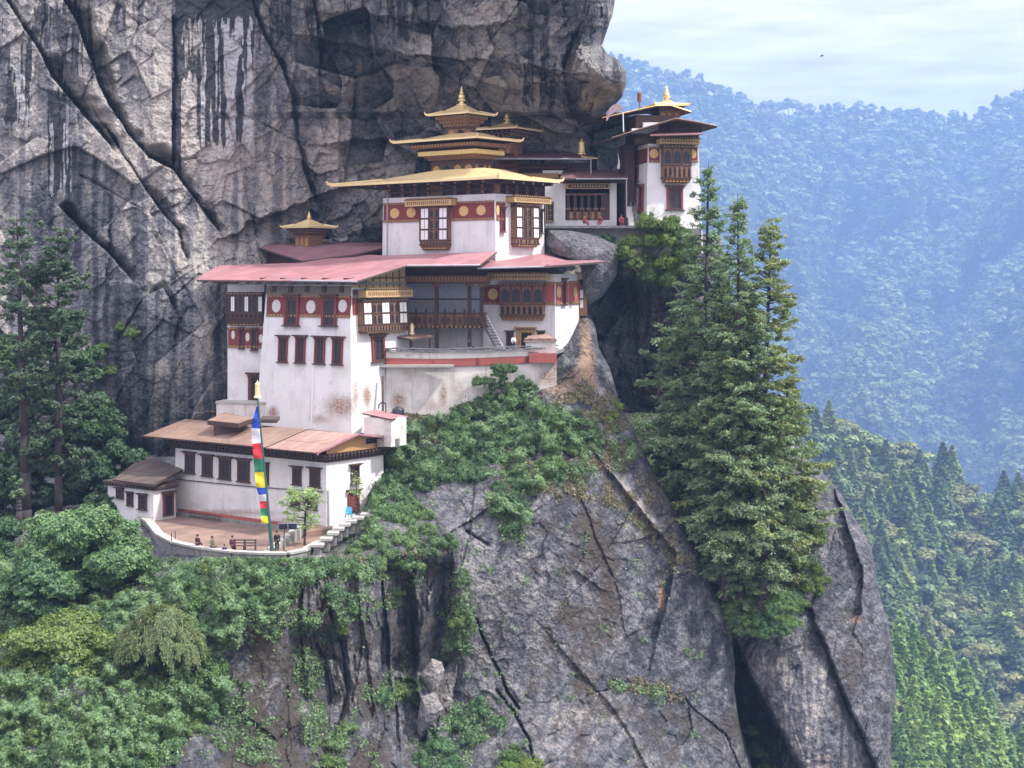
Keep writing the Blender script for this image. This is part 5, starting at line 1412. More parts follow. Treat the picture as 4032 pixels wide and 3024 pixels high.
def leaf_cards(C, N, size, aspect=0.6, along=None):
    """one small four-cornered leaf or spray per centre, facing N, pointing along"""
    n = len(C)
    a = along if along is not None else rng.normal(size=(n, 3))
    N = unit(N)
    a = unit(a - (a * N).sum(-1, keepdims=True) * N)
    b = np.cross(N, a)
    s = np.broadcast_to(np.asarray(size, float).reshape(-1, 1), (n, 1)); w = s * aspect
    v = np.stack([C - a * s * .5, C + b * w * .5, C + a * s * .5, C - b * w * .5], 1).reshape(-1, 3)
    return v, np.arange(4 * n).reshape(-1, 4)

def np_mesh(name, v, f, mats):
    me = bpy.data.meshes.new(name)
    v = np.asarray(v, np.float32); f = np.asarray(f, np.int32)
    me.vertices.add(len(v)); me.vertices.foreach_set('co', v.ravel())
    me.loops.add(f.size); me.loops.foreach_set('vertex_index', f.ravel())
    me.polygons.add(len(f)); me.polygons.foreach_set('loop_start', np.arange(0, f.size, f.shape[1], dtype=np.int32))
    me.update(calc_edges=True)
    for m in mats: me.materials.append(m)
    return me

def put(name, me, loc=(0, 0, 0), scale=(1, 1, 1), rz=0.0, parent=None, color=None):
    o = bpy.data.objects.new(name, me); col.objects.link(o)
    o.location = loc; o.scale = scale; o.rotation_euler = (0, 0, rz)
    if parent is not None: o.parent = parent
    if color: o.color = (*color, 1)
    return o

def crown_cards(lobes, per_area, size, flat=0.35):
    """leaves through the outer shell of a set of lobes (cx, cy, cz, rx, ry, rz)"""
    Cs, Ns = [], []
    L = np.array(lobes)
    for l in L:
        n = int(per_area * (l[3] * l[4] + l[3] * l[5] + l[4] * l[5]) * 4.2)
        d = unit(rng.normal(size=(n, 3)))
        r = 1 - 0.45 * rng.random((n, 1)) ** 1.6
        r *= 1 + 0.22 * np.sin(d[:, :1] * 7 + l[0] * 9) * np.cos(d[:, 2:] * 6 + l[1] * 5)
        p = l[:3] + d * l[3:] * r
        keep = np.ones(n, bool)
        for q in L:                                    # drop what lies deep inside another lobe
            if (q == l).all(): continue
            keep &= (((p - q[:3]) / q[3:]) ** 2).sum(-1) > 0.40
        Cs.append(p[keep]); Ns.append((d + flat * np.array([0, 0, 1]) + rng.normal(size=(n, 3)) * .55)[keep])
    C, N = np.concatenate(Cs), np.concatenate(Ns)
    return leaf_cards(C, N, size * (.7 + .6 * rng.random(len(C))), .62)

def random_lobes(n, r, squash=0.75, seed=0):
    rr = random.Random(seed); out = []
    for i in range(n):
        a = rr.random() * 6.283; d = r * (.15 + .62 * rr.random() ** .7); s = r * (.28 + .26 * rr.random())
        z = r * squash * (.25 + .75 * rr.random()) * (1 - .35 * (d / r) ** 2)
        out.append((d * math.cos(a), d * math.sin(a), z, s, s * (.8 + .4 * rr.random()), s * (.65 + .3 * rr.random())))
    out.append((0, 0, r * .45 * squash, r * .55, r * .55, r * .5 * squash))
    return out

def limb_mesh(name, segs, mat):
    m = MB()
    for a, b, r0, r1 in segs: m.tube(a, b, r0, r1, 7)
    return np_mesh_from_mb(name, m, mat)

def np_mesh_from_mb(name, m, mat):
    me = bpy.data.meshes.new(name)
    me.from_pydata([tuple(p) for p in m.v], [], m.f); me.materials.append(mat)
    me.polygons.foreach_set('use_smooth', np.ones(len(me.polygons), dtype=bool))
    return me

# shrub forms, one unit in radius, shared by the shrubs on the rock
BUSH = []
for k in range(8):
    rr_ = random.Random(40 + k); lobes = []
    for i in range(20 + k % 5):
        a = rr_.random() * 6.283; q = rr_.random() ** .6; s = rr_.uniform(.13, .27)
        lobes.append((q * .95 * math.cos(a), q * .8 * math.sin(a), (.15 + .75 * rr_.random()) * (1.05 - .55 * q * q) * (.8 + .06 * (k % 4)), s, s, s * .85))
    v, f = crown_cards(lobes, 2400, .062, .5)
    v2, f2 = crown_cards([(0, 0, .28, .72, .62, .38)], 260, .12)
    tw = np.random.default_rng(70 + k); nt_ = 420; d0 = unit(tw.normal(size=(60, 3)) * np.array([1, .9, .8]) + np.array([0, 0, .35]))
    idx = tw.integers(0, 60, nt_); C = d0[idx] * np.array([.95, .8, .8]) * tw.uniform(.75, 1.22, (nt_, 1)) + np.array([0, 0, .25]) + tw.normal(size=(nt_, 3)) * .035
    v3, f3 = leaf_cards(C, tw.normal(size=(nt_, 3)) + np.array([0, 0, .5]), .075 * tw.uniform(.6, 1.3, nt_), .5)
    BUSH.append((np.concatenate([v, v2, v3]), np.concatenate([f, f2 + len(v), f3 + len(v) + len(v2)])))
BM = {}
def bush_mesh(k, mat):
    if (k, mat) not in BM: BM[(k, mat)] = np_mesh('shrub', *BUSH[k], [MAT[mat]])
    return BM[(k, mat)]

TINTS = [(1, 1, 1), (.78, .92, .85), (1.2, 1.12, .8), (.62, .74, .7), (1.3, 1.25, 1.1), (.98, 1.1, 1.1), (1.1, 1.2, .75)]
def shrub(u, v, r, surf, label, group, mat='leaf', dy=-.3, tint=None, sq=1.0, k=None, name='shrub'):
    Y = depth(surf, u, v) + dy if isinstance(surf, str) else surf
    p = P(u, v, Y); R = r * Y / F
    k = random.randrange(8) if k is None else k
    o = put(name, bush_mesh(k, mat), p - Vector((0, 0, R * .35)), (R * (.9 + .25 * random.random()), R * .85, R * (.95 + .25 * random.random()) * sq), random.random() * 6.28, None, tint or random.choice(TINTS))
    return tag(o, label, 'shrub', group)

def inside(u, v, poly):
    c = False
    for (x0, y0), (x1, y1) in zip(poly, poly[1:] + poly[:1]):
        if (y0 > v) != (y1 > v) and u < (x1 - x0) * (v - y0) / (y1 - y0) + x0: c = not c
    return c

def fill_shrubs(poly, n, r0, r1, surf, label, group, mat='leaf', mind=.8, tints=None, seed=0, **kw):
    rr = random.Random(seed); got = []
    us, vs = [p[0] for p in poly], [p[1] for p in poly]
    for _ in range(n * 40):
        if len(got) >= n: break
        u, v = rr.uniform(min(us), max(us)), rr.uniform(min(vs), max(vs)); r = rr.uniform(r0, r1)
        if not inside(u, v, poly) or any((u - a) ** 2 + (v - b) ** 2 < (mind * (r + c) * .6) ** 2 for a, b, c in got): continue
        got.append((u, v, r)); shrub(u, v, r, surf, label, group, mat, tint=rr.choice(tints or TINTS), **kw)

def ground_cover(name, surf, mask, n, size, mat, label, lift=.25, up=.5, mound=0.0):
    """leafy cover growing straight on a rock surface where mask(U, V) allows: one mass nobody could count"""
    U, V, D = RELIEF[surf]
    U, V, D = U[:, :-2], V[:, :-2], D[:, :-2]
    w = np.clip(mask(U, V), 0, 1); w = (w * D * D); w /= w.sum()
    i = rng.choice(w.size, n, p=w.ravel())
    u = U.ravel()[i] + rng.uniform(-3, 3, n); v = V.ravel()[i] + rng.uniform(-3, 3, n)
    lump = fbm(u / 34, v / 34, 5, 3)
    d = D.ravel()[i] - lift * (rng.random(n) * 1.2 + np.clip(lump * 4, -.5, 3))
    C = np.stack([(u - U0) * d / F, d, (VH - v) * d / F], -1)
    N = rng.normal(size=(n, 3)) * .6 + np.array([0, -.7, up])
    if mound:
        g = lambda x, y: np.clip(fbm(x / 62, y / 50, 61, 3) + .22, 0, 1) ** .6
        h0 = g(u, v); C *= (1 - mound * h0 / d)[:, None]
        N += np.stack([h0 - g(u + 12, v), 0 * h0, g(u, v + 12) - h0], -1) * mound * 2.2
    a = rng.normal(size=(n, 3)) + np.array([0, 0, -.5])
    vv, f = leaf_cards(C, N, size * (.6 + .8 * rng.random(n)), .6, a)
    o = put(name, np_mesh(name, vv, f, [MAT[mat]]))
    return tag(o, label, None, None, 'stuff')

# green cover on the rock
def m_left(U, V):
    edge = np.interp(V, [2150, 2200, 2300, 2400, 2500, 2600, 2700, 2800, 2900, 3024, 3200], [1230, 1330, 1260, 1150, 1010, 900, 960, 840, 660, 640, 620])
    m = np.clip((edge + 120 * fbm(U / 90, V / 90, 33, 4) - U) / 60, 0, 1) * (V > 2196)
    m += (U < 560) * (V > 2010) * (V <= 2196)
    return m * np.clip(.65 + 1.3 * fbm(U / 70, V / 70, 34, 3), 0.1, 1)
def m_upper(U, V):
    top = np.interp(U, [1440, 1520, 1600, 1750, 1850, 1950, 2080, 2150, 2250, 2330, 2420, 2560], [1760, 1720, 1630, 1600, 1520, 1470, 1480, 1560, 1630, 1600, 1650, 1850])
    bot = np.interp(U, [1440, 1520, 1650, 1750, 1900, 1930, 2000, 2080, 2120, 2200, 2400, 2500], [2190, 2150, 1960, 1880, 1880, 2060, 2100, 2080, 1960, 1900, 1850, 1800])
    j = 60 * fbm(U / 60, V / 60, 35, 4)
    m = np.clip((V - top + j) / 30, 0, 1) * np.clip((bot + j - V) / 40, 0, 1)
    return m * np.clip(.38 + 2.6 * fbm(U / 70, V / 60, 36, 4), 0, 1) * (U > 1430)
def m_gully(U, V):
    e = np.interp(V, [1450, 1600, 2000, 2300, 2450, 2520], [2960, 3050, 3180, 3230, 3060, 2900])
    return np.clip((e + 60 * fbm(U / 50, V / 50, 37, 3) - U) / 40, 0, 1) * (V < 2480) * np.clip((V - 1580) / 60, 0, 1) * np.clip(.6 + 1.5 * fbm(U / 60, V / 60, 38, 3), .1, 1)
def m_dry(U, V):
    d, s = seg_dist(U, V, [(2300, 1560), (2422, 1880), (2550, 2040), (2666, 2178)])
    d2, s = seg_dist(U, V, [(2350, 2720), (2470, 2690), (2560, 2710), (2690, 2740)])
    m = np.exp(-(d / 55) ** 2) + np.exp(-(d2 / 22) ** 2) + 1.0 * sbox(U, V, 2100, 1580, 2460, 1960, 90) + .9 * sbox(U, V, 1560, 1560, 1820, 1740, 60) + .7 * sbox(U, V, 1950, 1680, 2120, 1980, 70) + .5 * sbox(U, V, 1300, 2160, 1750, 2260, 50)
    return m * np.clip(.2 + 2.2 * fbm(U / 40, V / 40, 39, 3), 0, 1)
ground_cover('undergrowth', 'buttress', m_left, 150000, .24, 'leaf', 'dense green undergrowth over the steep slope below the terrace', mound=3.2)
ground_cover('undergrowth', 'buttress', m_upper, 46000, .24, 'leaf', 'green creepers and scrub on the rock below the courtyard wall', mound=3.4)
ground_cover('undergrowth', 'pinnacle_terrain', m_gully, 50000, .26, 'leaf', 'dark green creepers filling the gully below the conifers')
ground_cover('grass', 'buttress', m_dry, 30000, .28, 'dry', 'dry straw coloured grass along the rock ridge and ledges', .12, .2)

def m_rock(U, V):
    m = 0
    for u, v, a, c in ((1815, 2430, 60, 170), (1560, 2720, 110, 60), (1850, 2840, 130, 90), (1750, 2960, 120, 70), (2050, 3000, 90, 50), (1330, 2930, 55, 110), (1380, 2390, 90, 60), (1130, 2450, 150, 80), (1540, 2330, 40, 60),
                       (900, 2850, 130, 130), (1000, 2960, 120, 90), (1200, 2640, 60, 110), (2440, 2700, 70, 25), (2580, 2720, 60, 20), (2330, 1750, 70, 60), (2250, 1860, 110, 50), (1480, 2250, 200, 50), (2030, 2080, 50, 70), (1240, 2860, 50, 130)):
        m = np.maximum(m, blob(U, V, u, v, a, c))
    return np.clip((m - .35 + .9 * fbm(U / 45, V / 45, 43, 4)) * 2.2, 0, 1)
ground_cover('undergrowth', 'buttress', m_rock, 30000, .24, 'leaf', 'patches of green scrub rooted in cracks across the rock face', .35)

# shrubs
fill_shrubs([(-40, 2700), (700, 2620), (980, 2420), (1180, 2320), (1290, 2230), (600, 2220), (560, 2330), (-40, 2450)], 46, 50, 105, 'buttress', 'leafy green shrub on the slope below the curved terrace wall', 'shrubs below the terrace', seed=1)
fill_shrubs([(-40, 3040), (640, 3040), (820, 2800), (880, 2620), (500, 2760), (-40, 2800)], 40, 45, 100, 'buttress', 'green shrub low on the steep slope under the weeping bush', 'shrubs low on the slope', seed=2)
fill_shrubs([(1240, 2140), (1450, 1960), (1560, 1930), (1690, 2040), (1740, 2160), (1640, 2210), (1440, 2230), (1300, 2280)], 34, 48, 80, 'buttress', 'pale green shrub on the bushy hump beside the house door', 'shrubs beside the house door', seed=3, tints=[(1.35, 1.3, 1.1), (1.15, 1.2, 1.1), (1, 1, 1)])
fill_shrubs([(1530, 1880), (1540, 1760), (1650, 1800), (1760, 1850), (1700, 1930), (1560, 1960)], 12, 45, 70, 'buttress', 'dark green shrub against the side wall of the lower house', 'shrubs against the side wall', seed=4, tints=[(.75, .85, .8), (.85, .95, .9)])
fill_shrubs([(1680, 1840), (1740, 1680), (1880, 1560), (2060, 1560), (2080, 1720), (1960, 1780), (1940, 1870), (1720, 1890)], 34, 48, 92, 'buttress', 'grey green shrub on the rock under the courtyard wall', 'shrubs under the courtyard wall', seed=5, tints=[(1.2, 1.25, 1.2), (1, 1.05, 1), (.85, .95, .9)])
fill_shrubs([(2060, 1900), (2080, 1700), (2160, 1610), (2260, 1640), (2350, 1760), (2200, 1880)], 16, 38, 62, 'buttress', 'small green shrub among dry grass below the orange rock', 'shrubs below the orange rock', seed=6)
fill_shrubs([(1920, 1880), (2060, 1880), (2070, 2060), (1960, 2090)], 9, 38, 55, 'buttress', 'hanging dark shrub trailing down the grey rock face', 'shrubs trailing down the rock', seed=7, tints=[(.8, .9, .85)])
fill_shrubs([(1830, 1590), (1870, 1520), (1930, 1440), (1980, 1430), (2090, 1480), (2110, 1560), (1960, 1620)], 26, 18, 40, 162.8, 'dark shrub growing out of the stained courtyard wall', 'shrubs on the stained wall', seed=8, mind=.42, tints=[(.75, .85, .75), (.95, 1, .9)])
for u, v, r, t in ((1830, 2280, 46, 0), (1815, 2440, 62, 2), (1790, 2530, 58, 0), (1760, 2590, 40, 3)):
    shrub(u, v, r, 'buttress', 'green shrub clinging in the vertical crack right of the dark overhang', 'shrubs in the vertical crack', tint=TINTS[t])
for u, v, r in ((1500, 2740, 62), (1570, 2720, 66), (1640, 2760, 52)):
    shrub(u, v, r, 'buttress', 'round green shrub left of the pale wedged boulder', 'shrubs beside the pale boulder')
for u, v, r in ((1890, 2780, 66), (1800, 2850, 60), (1740, 2930, 62), (1860, 2900, 70), (1660, 2990, 60), (1960, 2840, 50), (1770, 3010, 60)):
    shrub(u, v, r, 'buttress', 'blue green shrub in the cluster at the foot of the rock face', 'shrubs at the rock foot', tint=(.9, 1.05, 1.05))
for u, v, r in ((2020, 2980, 66), (2090, 3020, 70), (2000, 3040, 60)):
    shrub(u, v, r, 'buttress', 'bright green shrub at the bottom edge beside the crack', 'bright shrubs at the bottom', 'leaf_bright')
for u, v, r in ((1370, 2860, 46), (1320, 2930, 50), (1290, 3000, 50), (1390, 2400, 46), (1310, 2330, 60), (1350, 2480, 38), (1560, 2330, 32)):
    shrub(u, v, r, 'buttress', 'dark green shrub rooted along the left crack of the rock', 'shrubs along the left crack')
for u, v, r in ((2985, 2960, 45), (3020, 3030, 50), (2960, 2880, 32)):
    shrub(u, v, r, 'pinnacle_terrain', 'green shrub down in the dark cleft beside the pinnacle', 'shrubs in the dark cleft', dy=-3.0)
fill_shrubs([(2440, 1740), (2620, 1850), (2780, 2000), (2870, 2300), (2800, 2260), (2600, 1980)], 16, 38, 60, 'pinnacle_terrain', 'dark green shrub in the gully beside the rock edge', 'shrubs in the gully', seed=9, tints=[(.7, .82, .78), (.85, .95, .9)])
fill_shrubs([(2860, 2450), (2890, 2330), (3000, 2340), (3160, 2360), (3100, 2480), (2960, 2500)], 34, 40, 70, 'pinnacle_terrain', 'green shrub on the ledge under the conifers', 'shrubs on the conifer ledge', seed=10, dy=-4.0, mind=.6)
fill_shrubs([(3060, 2120), (3180, 1980), (3240, 2050), (3230, 2330), (3120, 2400)], 14, 38, 58, 'pinnacle_terrain', 'sunny green shrub on top of the right hand pinnacle', 'shrubs on the pinnacle', 'leaf_bright', seed=11, tints=[(.8, .9, .9), (1, 1, 1)])
fill_shrubs([(2240, 930), (2420, 925), (2440, 1010), (2300, 990)], 10, 26, 40, 178.5, 'dark ivy like shrub hanging from the terrace wall', 'shrubs hanging from the terrace', seed=12, tints=[(.6, .75, .7)])
fill_shrubs([(2440, 1010), (2480, 900), (2600, 850), (2690, 880), (2720, 1080), (2560, 1120)], 18, 45, 72, 177.0, 'bright broad leaved shrub growing at the end of the terrace', 'shrubs at the terrace end', 'leaf_bright', seed=13, tints=[(1, 1, 1), (.7, .85, .9), (1.15, 1.15, 1)])
for u, v, r in ((2410, 1640, 40), (2430, 1600, 30)):
    shrub(u, v, r, 'buttress', 'tuft of bright grass on the edge of the sheer rock', 'bright tufts on the rock edge', 'leaf_bright')
for u, v, r in ((410, 1362, 30), (436, 1460, 34), (520, 1310, 40), (470, 1290, 30)):
    shrub(u, v, r, 'cliff', 'light green shrub clinging to the dark cliff face', 'shrubs on the dark cliff', 'leaf_bright', tint=(.75, .85, .8), dy=-1.0)

# broadleaf trees: trunk with limbs, crown of leaf clumps
def broadleaf(u, v, Y, rpx, hpx, label, mat='leaf', tint=(1, 1, 1), seed=0, dens=300, leaf=.18, n=30, name='broadleaf_tree', group=None, squash=1.0, trunk=True):
    """crown centred on (u, v), rpx wide and hpx high each way, in photograph pixels"""
    c = P(u, v, Y); R, H = rpx * Y / F, hpx * Y / F
    rr = random.Random(seed); lobes = []
    for i in range(n):
        a, b = rr.random() * 6.283, math.acos(rr.uniform(-.75, 1)); d = .45 + .4 * rr.random()
        s = rr.uniform(.22, .38)
        lobes.append((R * d * math.sin(b) * math.cos(a), R * .8 * d * math.sin(b) * math.sin(a), H * d * math.cos(b), R * s, R * s, min(R, H) * s * .8))
    base = c - Vector((0, 0, H * 1.25))
    t = thing(name, base, label, 'tree', group)
    lv = np.array([0, 0, H * 1.25])
    v_, f_ = crown_cards(lobes, dens / (R * .5), leaf)
    put('crown', np_mesh('crown', v_ + lv, f_, [MAT[mat]]), parent=t, color=tint)
    segs = [(Vector((0, 0, -.5)), Vector((0, 0, H * .9)), R * .07, R * .045)]
    for l in lobes[:12]:
        segs.append((Vector((0, 0, H * .7)), Vector((l[0], l[1], l[2] + H * 1.25)), R * .035, R * .012))
    put('trunk', limb_mesh('trunk', segs, MAT['trunk']), parent=t)
    return t

broadleaf(330, 2200, 137.5, 295, 215, 'big round bushy green tree in front of the small side house', 'leaf', (1.0, 1.08, 1.0), 3, 420, .26, 34)
broadleaf(120, 2330, 133, 190, 130, 'dark green spreading tree at the left edge below the path', 'leaf', (.7, .82, .8), 4, 330, .25, 20)
broadleaf(250, 2560, 126, 265, 150, 'yellow green tree left of the weeping bush', 'leaf_bright', (.85, .85, .75), 5, 330, .26, 30)
broadleaf(60, 2680, 124, 130, 80, 'yellowish tree at the left edge of the slope', 'leaf_bright', (.95, .92, .7), 6, 300, .25, 16)
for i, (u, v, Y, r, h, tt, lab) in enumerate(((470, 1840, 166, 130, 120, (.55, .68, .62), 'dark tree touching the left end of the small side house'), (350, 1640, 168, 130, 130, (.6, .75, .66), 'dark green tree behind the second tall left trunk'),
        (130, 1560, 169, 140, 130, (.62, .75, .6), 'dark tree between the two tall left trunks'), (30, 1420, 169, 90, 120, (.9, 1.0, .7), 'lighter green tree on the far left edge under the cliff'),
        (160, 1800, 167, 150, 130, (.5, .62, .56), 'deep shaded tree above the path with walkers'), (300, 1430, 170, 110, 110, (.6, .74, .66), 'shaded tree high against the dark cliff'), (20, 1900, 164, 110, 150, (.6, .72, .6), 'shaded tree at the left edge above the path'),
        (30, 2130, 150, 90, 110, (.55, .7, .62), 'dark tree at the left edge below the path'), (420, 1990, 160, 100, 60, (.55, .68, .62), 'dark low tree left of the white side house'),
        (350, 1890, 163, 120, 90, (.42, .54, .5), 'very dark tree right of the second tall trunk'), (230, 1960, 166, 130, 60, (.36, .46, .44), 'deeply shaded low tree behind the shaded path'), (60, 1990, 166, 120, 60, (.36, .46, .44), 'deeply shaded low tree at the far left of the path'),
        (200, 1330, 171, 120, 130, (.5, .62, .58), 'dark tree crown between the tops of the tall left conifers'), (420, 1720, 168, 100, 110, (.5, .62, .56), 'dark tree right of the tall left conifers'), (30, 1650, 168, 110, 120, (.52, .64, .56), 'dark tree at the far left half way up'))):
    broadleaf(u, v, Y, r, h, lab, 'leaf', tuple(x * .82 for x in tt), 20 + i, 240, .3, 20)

# the weeping frond bush
def weeping(u, v, Y, rpx, hpx, label):
    c = P(u, v, Y); R, H = rpx * Y / F, hpx * Y / F
    t = thing('weeping_bush', c - Vector((0, 0, H * 1.1)), label, 'bush')
    Cs, Ns, As = [], [], []; rr = random.Random(5); segs = []
    for i in range(150):
        a = rr.random() * 6.283; r = R * rr.random() ** .55; z0 = H * (.95 - .9 * (r / R) ** 1.6) + rr.uniform(-.25, .1) * H
        p = np.array([r * math.cos(a), r * math.sin(a) * .7, z0]); d = np.array([math.cos(a), math.sin(a) * .8, .55]); L_ = rr.uniform(.55, .95) * H
        n = 46
        for k in range(n):
            s = k / n; q = p + d * s * R * .28 + np.array([0, 0, -L_ * .75 * s * s])
            for _ in range(5):
                Cs.append(q + np.array([rr.gauss(0, .16), rr.gauss(0, .16), rr.gauss(0, .12)]) * (1.2 - .5 * s)); Ns.append((d[0] + rr.gauss(0, .5), d[1] - .3 + rr.gauss(0, .5), .6 + rr.gauss(0, .4))); As.append((d[0] * .5 + rr.gauss(0, .3), d[1] * .5 + rr.gauss(0, .3), .4 - 1.7 * s))
        if i % 9 == 0: segs.append((Vector((0, 0, 0)), Vector(p + np.array([0, 0, H * 1.1])), .12, .03))
    v_, f_ = leaf_cards(np.array(Cs) + np.array([0, 0, H * 1.1]), np.array(Ns), .26 * np.ones(len(Cs)), .3, np.array(As))
    put('fronds', np_mesh('fronds', v_, f_, [MAT['bamboo']]), parent=t)
    put('stems', limb_mesh('stems', segs, MAT['trunk']), parent=t)
weeping(632, 2530, 123.5, 150, 150, 'weeping olive green bush with drooping feathery fronds on the slope')

# conifers: tapered trunk, whorls of boughs, sprays of needles
def conifer_data(H, R, zb, seed, dens=1.0, spray=.5, whorl=.62, gap=.12, flat=False, top_pow=.75, droop=.22):
    r = np.random.default_rng(seed)
    Cs, Ns, As, segs = [], [], [], []
    z = zb * H
    a0 = r.random() * 6.283
    side_bias = r.random() * 6.283
    while z < H * .985:
        t = max(0.0, (z / H - zb) / (1 - zb))
        prof = (1 - t) ** top_pow * min(1, .5 + 2.5 * t) if not flat else (.55 + .45 * math.sin(3.1 * min(1, t * 1.1))) * (1 if t < .85 else .8)
        prof *= 1 + .22 * math.sin(z * 1.1 + seed) * (1 - t)
        for b in range(r.integers(2, 5)):
            if r.random() < gap: continue
            a0 += 2.4 + r.normal() * .5; a = a0
            L_ = max(.4, R * prof * r.uniform(.42, 1.2) * (1 + .15 * math.cos(a - side_bias)))
            el = .6 * t ** 1.5 - droop + r.normal() * .16
            d = np.array([math.cos(a) * math.cos(el), math.sin(a) * math.cos(el), math.sin(el)])
            p0 = np.array([0, 0, z + r.normal() * .35])
            bend = r.uniform(-.10, .16)
            side = np.array([-math.sin(a), math.cos(a), 0]); sway = r.normal() * .12
            nk = max(3, int(L_ * 2.6))                        # side twigs, each a small plume of needles
            for q_ in range(nk):
                s0 = r.uniform(.22, 1.0) ** .75
                base = p0 + d * s0 * L_ + side * sway * L_ * s0 * s0 + np.array([0, 0, bend * L_ * s0 ** 2])
                sg = 1 if q_ % 2 else -1
                td = unit(d * r.uniform(.5, 1.1) + side * sg * r.uniform(.2, 1.0) + np.array([0, 0, r.normal() * .22 - .05]))
                tl = (.25 + .30 * L_ * (1.1 - s0 * .75)) * r.uniform(.6, 1.2)
                n = max(5, int(tl * 17 * dens)); u_ = r.random(n)
                c = base + td * (u_ * tl)[:, None] + r.normal(size=(n, 3)) * np.array([.14, .14, .10]) + np.array([0, 0, -.10]) * (u_ ** 2)[:, None]
                Cs.append(c); Ns.append(r.normal(size=(n, 3)) * .55 + np.array([0, -.25, .8])); As.append(td + r.normal(size=(n, 3)) * .45)
            if L_ > .8:
                f_ = lambda s: p0 + d * L_ * s + side * sway * L_ * s * s + np.array([0, 0, bend * L_ * s * s])
                segs.append((Vector(f_(0)), Vector(f_(.55)), .025 + .012 * L_, .022)); segs.append((Vector(f_(.55)), Vector(f_(.95)), .024, .01))
        if r.random() < .10 and t < .6:                       # a dead limb
            a = r.random() * 6.283; e = np.array([math.cos(a), math.sin(a), .1]) * R * .5 * r.random(); segs.append((Vector((0, 0, z)), Vector(e + np.array([0, 0, z])), .03, .01))
        z += whorl * r.uniform(.35, 1.0) * (1 if t < .7 else .7)
    C, N, A_ = np.concatenate(Cs), np.concatenate(Ns), np.concatenate(As)
    return C, N, A_, segs, r

def conifer(u_top, v_top, u_base, v_base, Y, rpx, label, zb=.2, seed=0, group=None, tint=(1, 1, 1), dens=1.0, spray=.5, trunk_r=.42, bark='trunk', name='conifer', **kw):
    b, tp = P(u_base, v_base, Y), P(u_top, v_top, Y)
    H, R = tp.z - b.z, rpx * Y / F
    C, N, A_, segs, r = conifer_data(H, R, zb, seed, dens, spray, **kw)
    lean = np.array([(tp.x - b.x) / H, 0, 0])
    C = C + lean * C[:, 2:3]
    v_, f_ = leaf_cards(C, N, spray * (.6 + .8 * r.random(len(C))), .38, A_)
    t = thing(name, b, label, 'tree', group)
    put('crown', np_mesh('crown', v_, f_, [MAT['needle']]), parent=t, color=tint)
    ln = Vector(lean)
    ts = []; n = 8
    for k in range(n):
        z0, z1 = H * k / n, H * (k + 1) / n
        ts.append((Vector((0, 0, z0)) + ln * z0, Vector((0, 0, z1)) + ln * z1, trunk_r * (1 - k / n) ** .8 + .04, trunk_r * (1 - (k + 1) / n) ** .8 + .03))
    ts.insert(0, (Vector((0, 0, -1.5)), Vector((0, 0, 0)), trunk_r * 1.25, trunk_r * 1.02))
    ts += [(a + ln * a.z, c + ln * c.z, r0, r1) for a, c, r0, r1 in segs]
    put('trunk', limb_mesh('trunk', ts, MAT[bark]), parent=t)
    return t

conifer(2790, 640, 2760, 2120, 163, 300, 'tallest conifer beside the ledge house, its tip against the blue mountain', .03, 2, tint=(.95, 1.12, 1.0), dens=2.3, top_pow=.78, spray=.37)
conifer(2905, 760, 2916, 2400, 157, 270, 'slim tall conifer in the middle of the right hand group', .03, 3, tint=(1.0, 1.15, .98), dens=2.3, top_pow=.75, spray=.37)
conifer(3038, 860, 2985, 2230, 160, 330, 'broad conifer with yellowish sunlit boughs spreading to the right', .03, 4, tint=(1.2, 1.15, .72), dens=2.3, top_pow=.68, spray=.37)
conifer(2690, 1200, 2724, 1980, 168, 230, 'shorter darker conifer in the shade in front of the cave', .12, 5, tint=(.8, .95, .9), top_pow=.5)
conifer(3100, 1480, 3095, 2330, 161, 240, 'lower conifer filling the right side of the group above the pinnacle', .05, 6, tint=(.95, 1.05, .8), top_pow=.5, dens=2.1, spray=.37)
conifer(2860, 1640, 2850, 2300, 156, 210, 'lower bushy conifer at the front of the right hand group', .10, 7, tint=(.95, 1.05, 1.0), top_pow=.5, dens=2.1, spray=.37)
conifer(3010, 1850, 3000, 2360, 155.5, 150, 'young conifer overhanging the ledge of the pinnacle', .12, 8, tint=(1.0, 1.1, .95), top_pow=.5, dens=2.1, spray=.37)

conifer(2830, 1000, 2836, 2330, 161, 230, 'dense conifer filling the gap between the two tallest ones', .04, 31, tint=(.9, 1.05, .95), dens=2.3, top_pow=.6, gap=.05, spray=.37)
conifer(2960, 1150, 2950, 2320, 157.5, 220, 'front conifer rising between the slim and the broad conifers', .04, 32, tint=(1.0, 1.15, .95), dens=2.3, top_pow=.6, gap=.05, spray=.37)
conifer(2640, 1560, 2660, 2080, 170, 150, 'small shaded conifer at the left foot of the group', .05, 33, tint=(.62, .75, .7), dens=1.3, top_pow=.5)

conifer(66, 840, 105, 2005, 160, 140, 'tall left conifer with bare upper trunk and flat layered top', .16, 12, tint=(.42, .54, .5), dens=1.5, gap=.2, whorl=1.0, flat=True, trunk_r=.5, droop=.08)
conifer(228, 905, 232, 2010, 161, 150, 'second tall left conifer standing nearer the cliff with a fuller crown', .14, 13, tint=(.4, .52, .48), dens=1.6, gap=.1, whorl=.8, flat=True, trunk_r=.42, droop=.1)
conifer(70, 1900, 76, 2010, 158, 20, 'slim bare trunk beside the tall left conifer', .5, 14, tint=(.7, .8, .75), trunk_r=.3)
conifer(150, 1220, 160, 1990, 166, 110, 'shaded conifer behind the two tall left trunks', .1, 15, tint=(.36, .46, .44), gap=.2)

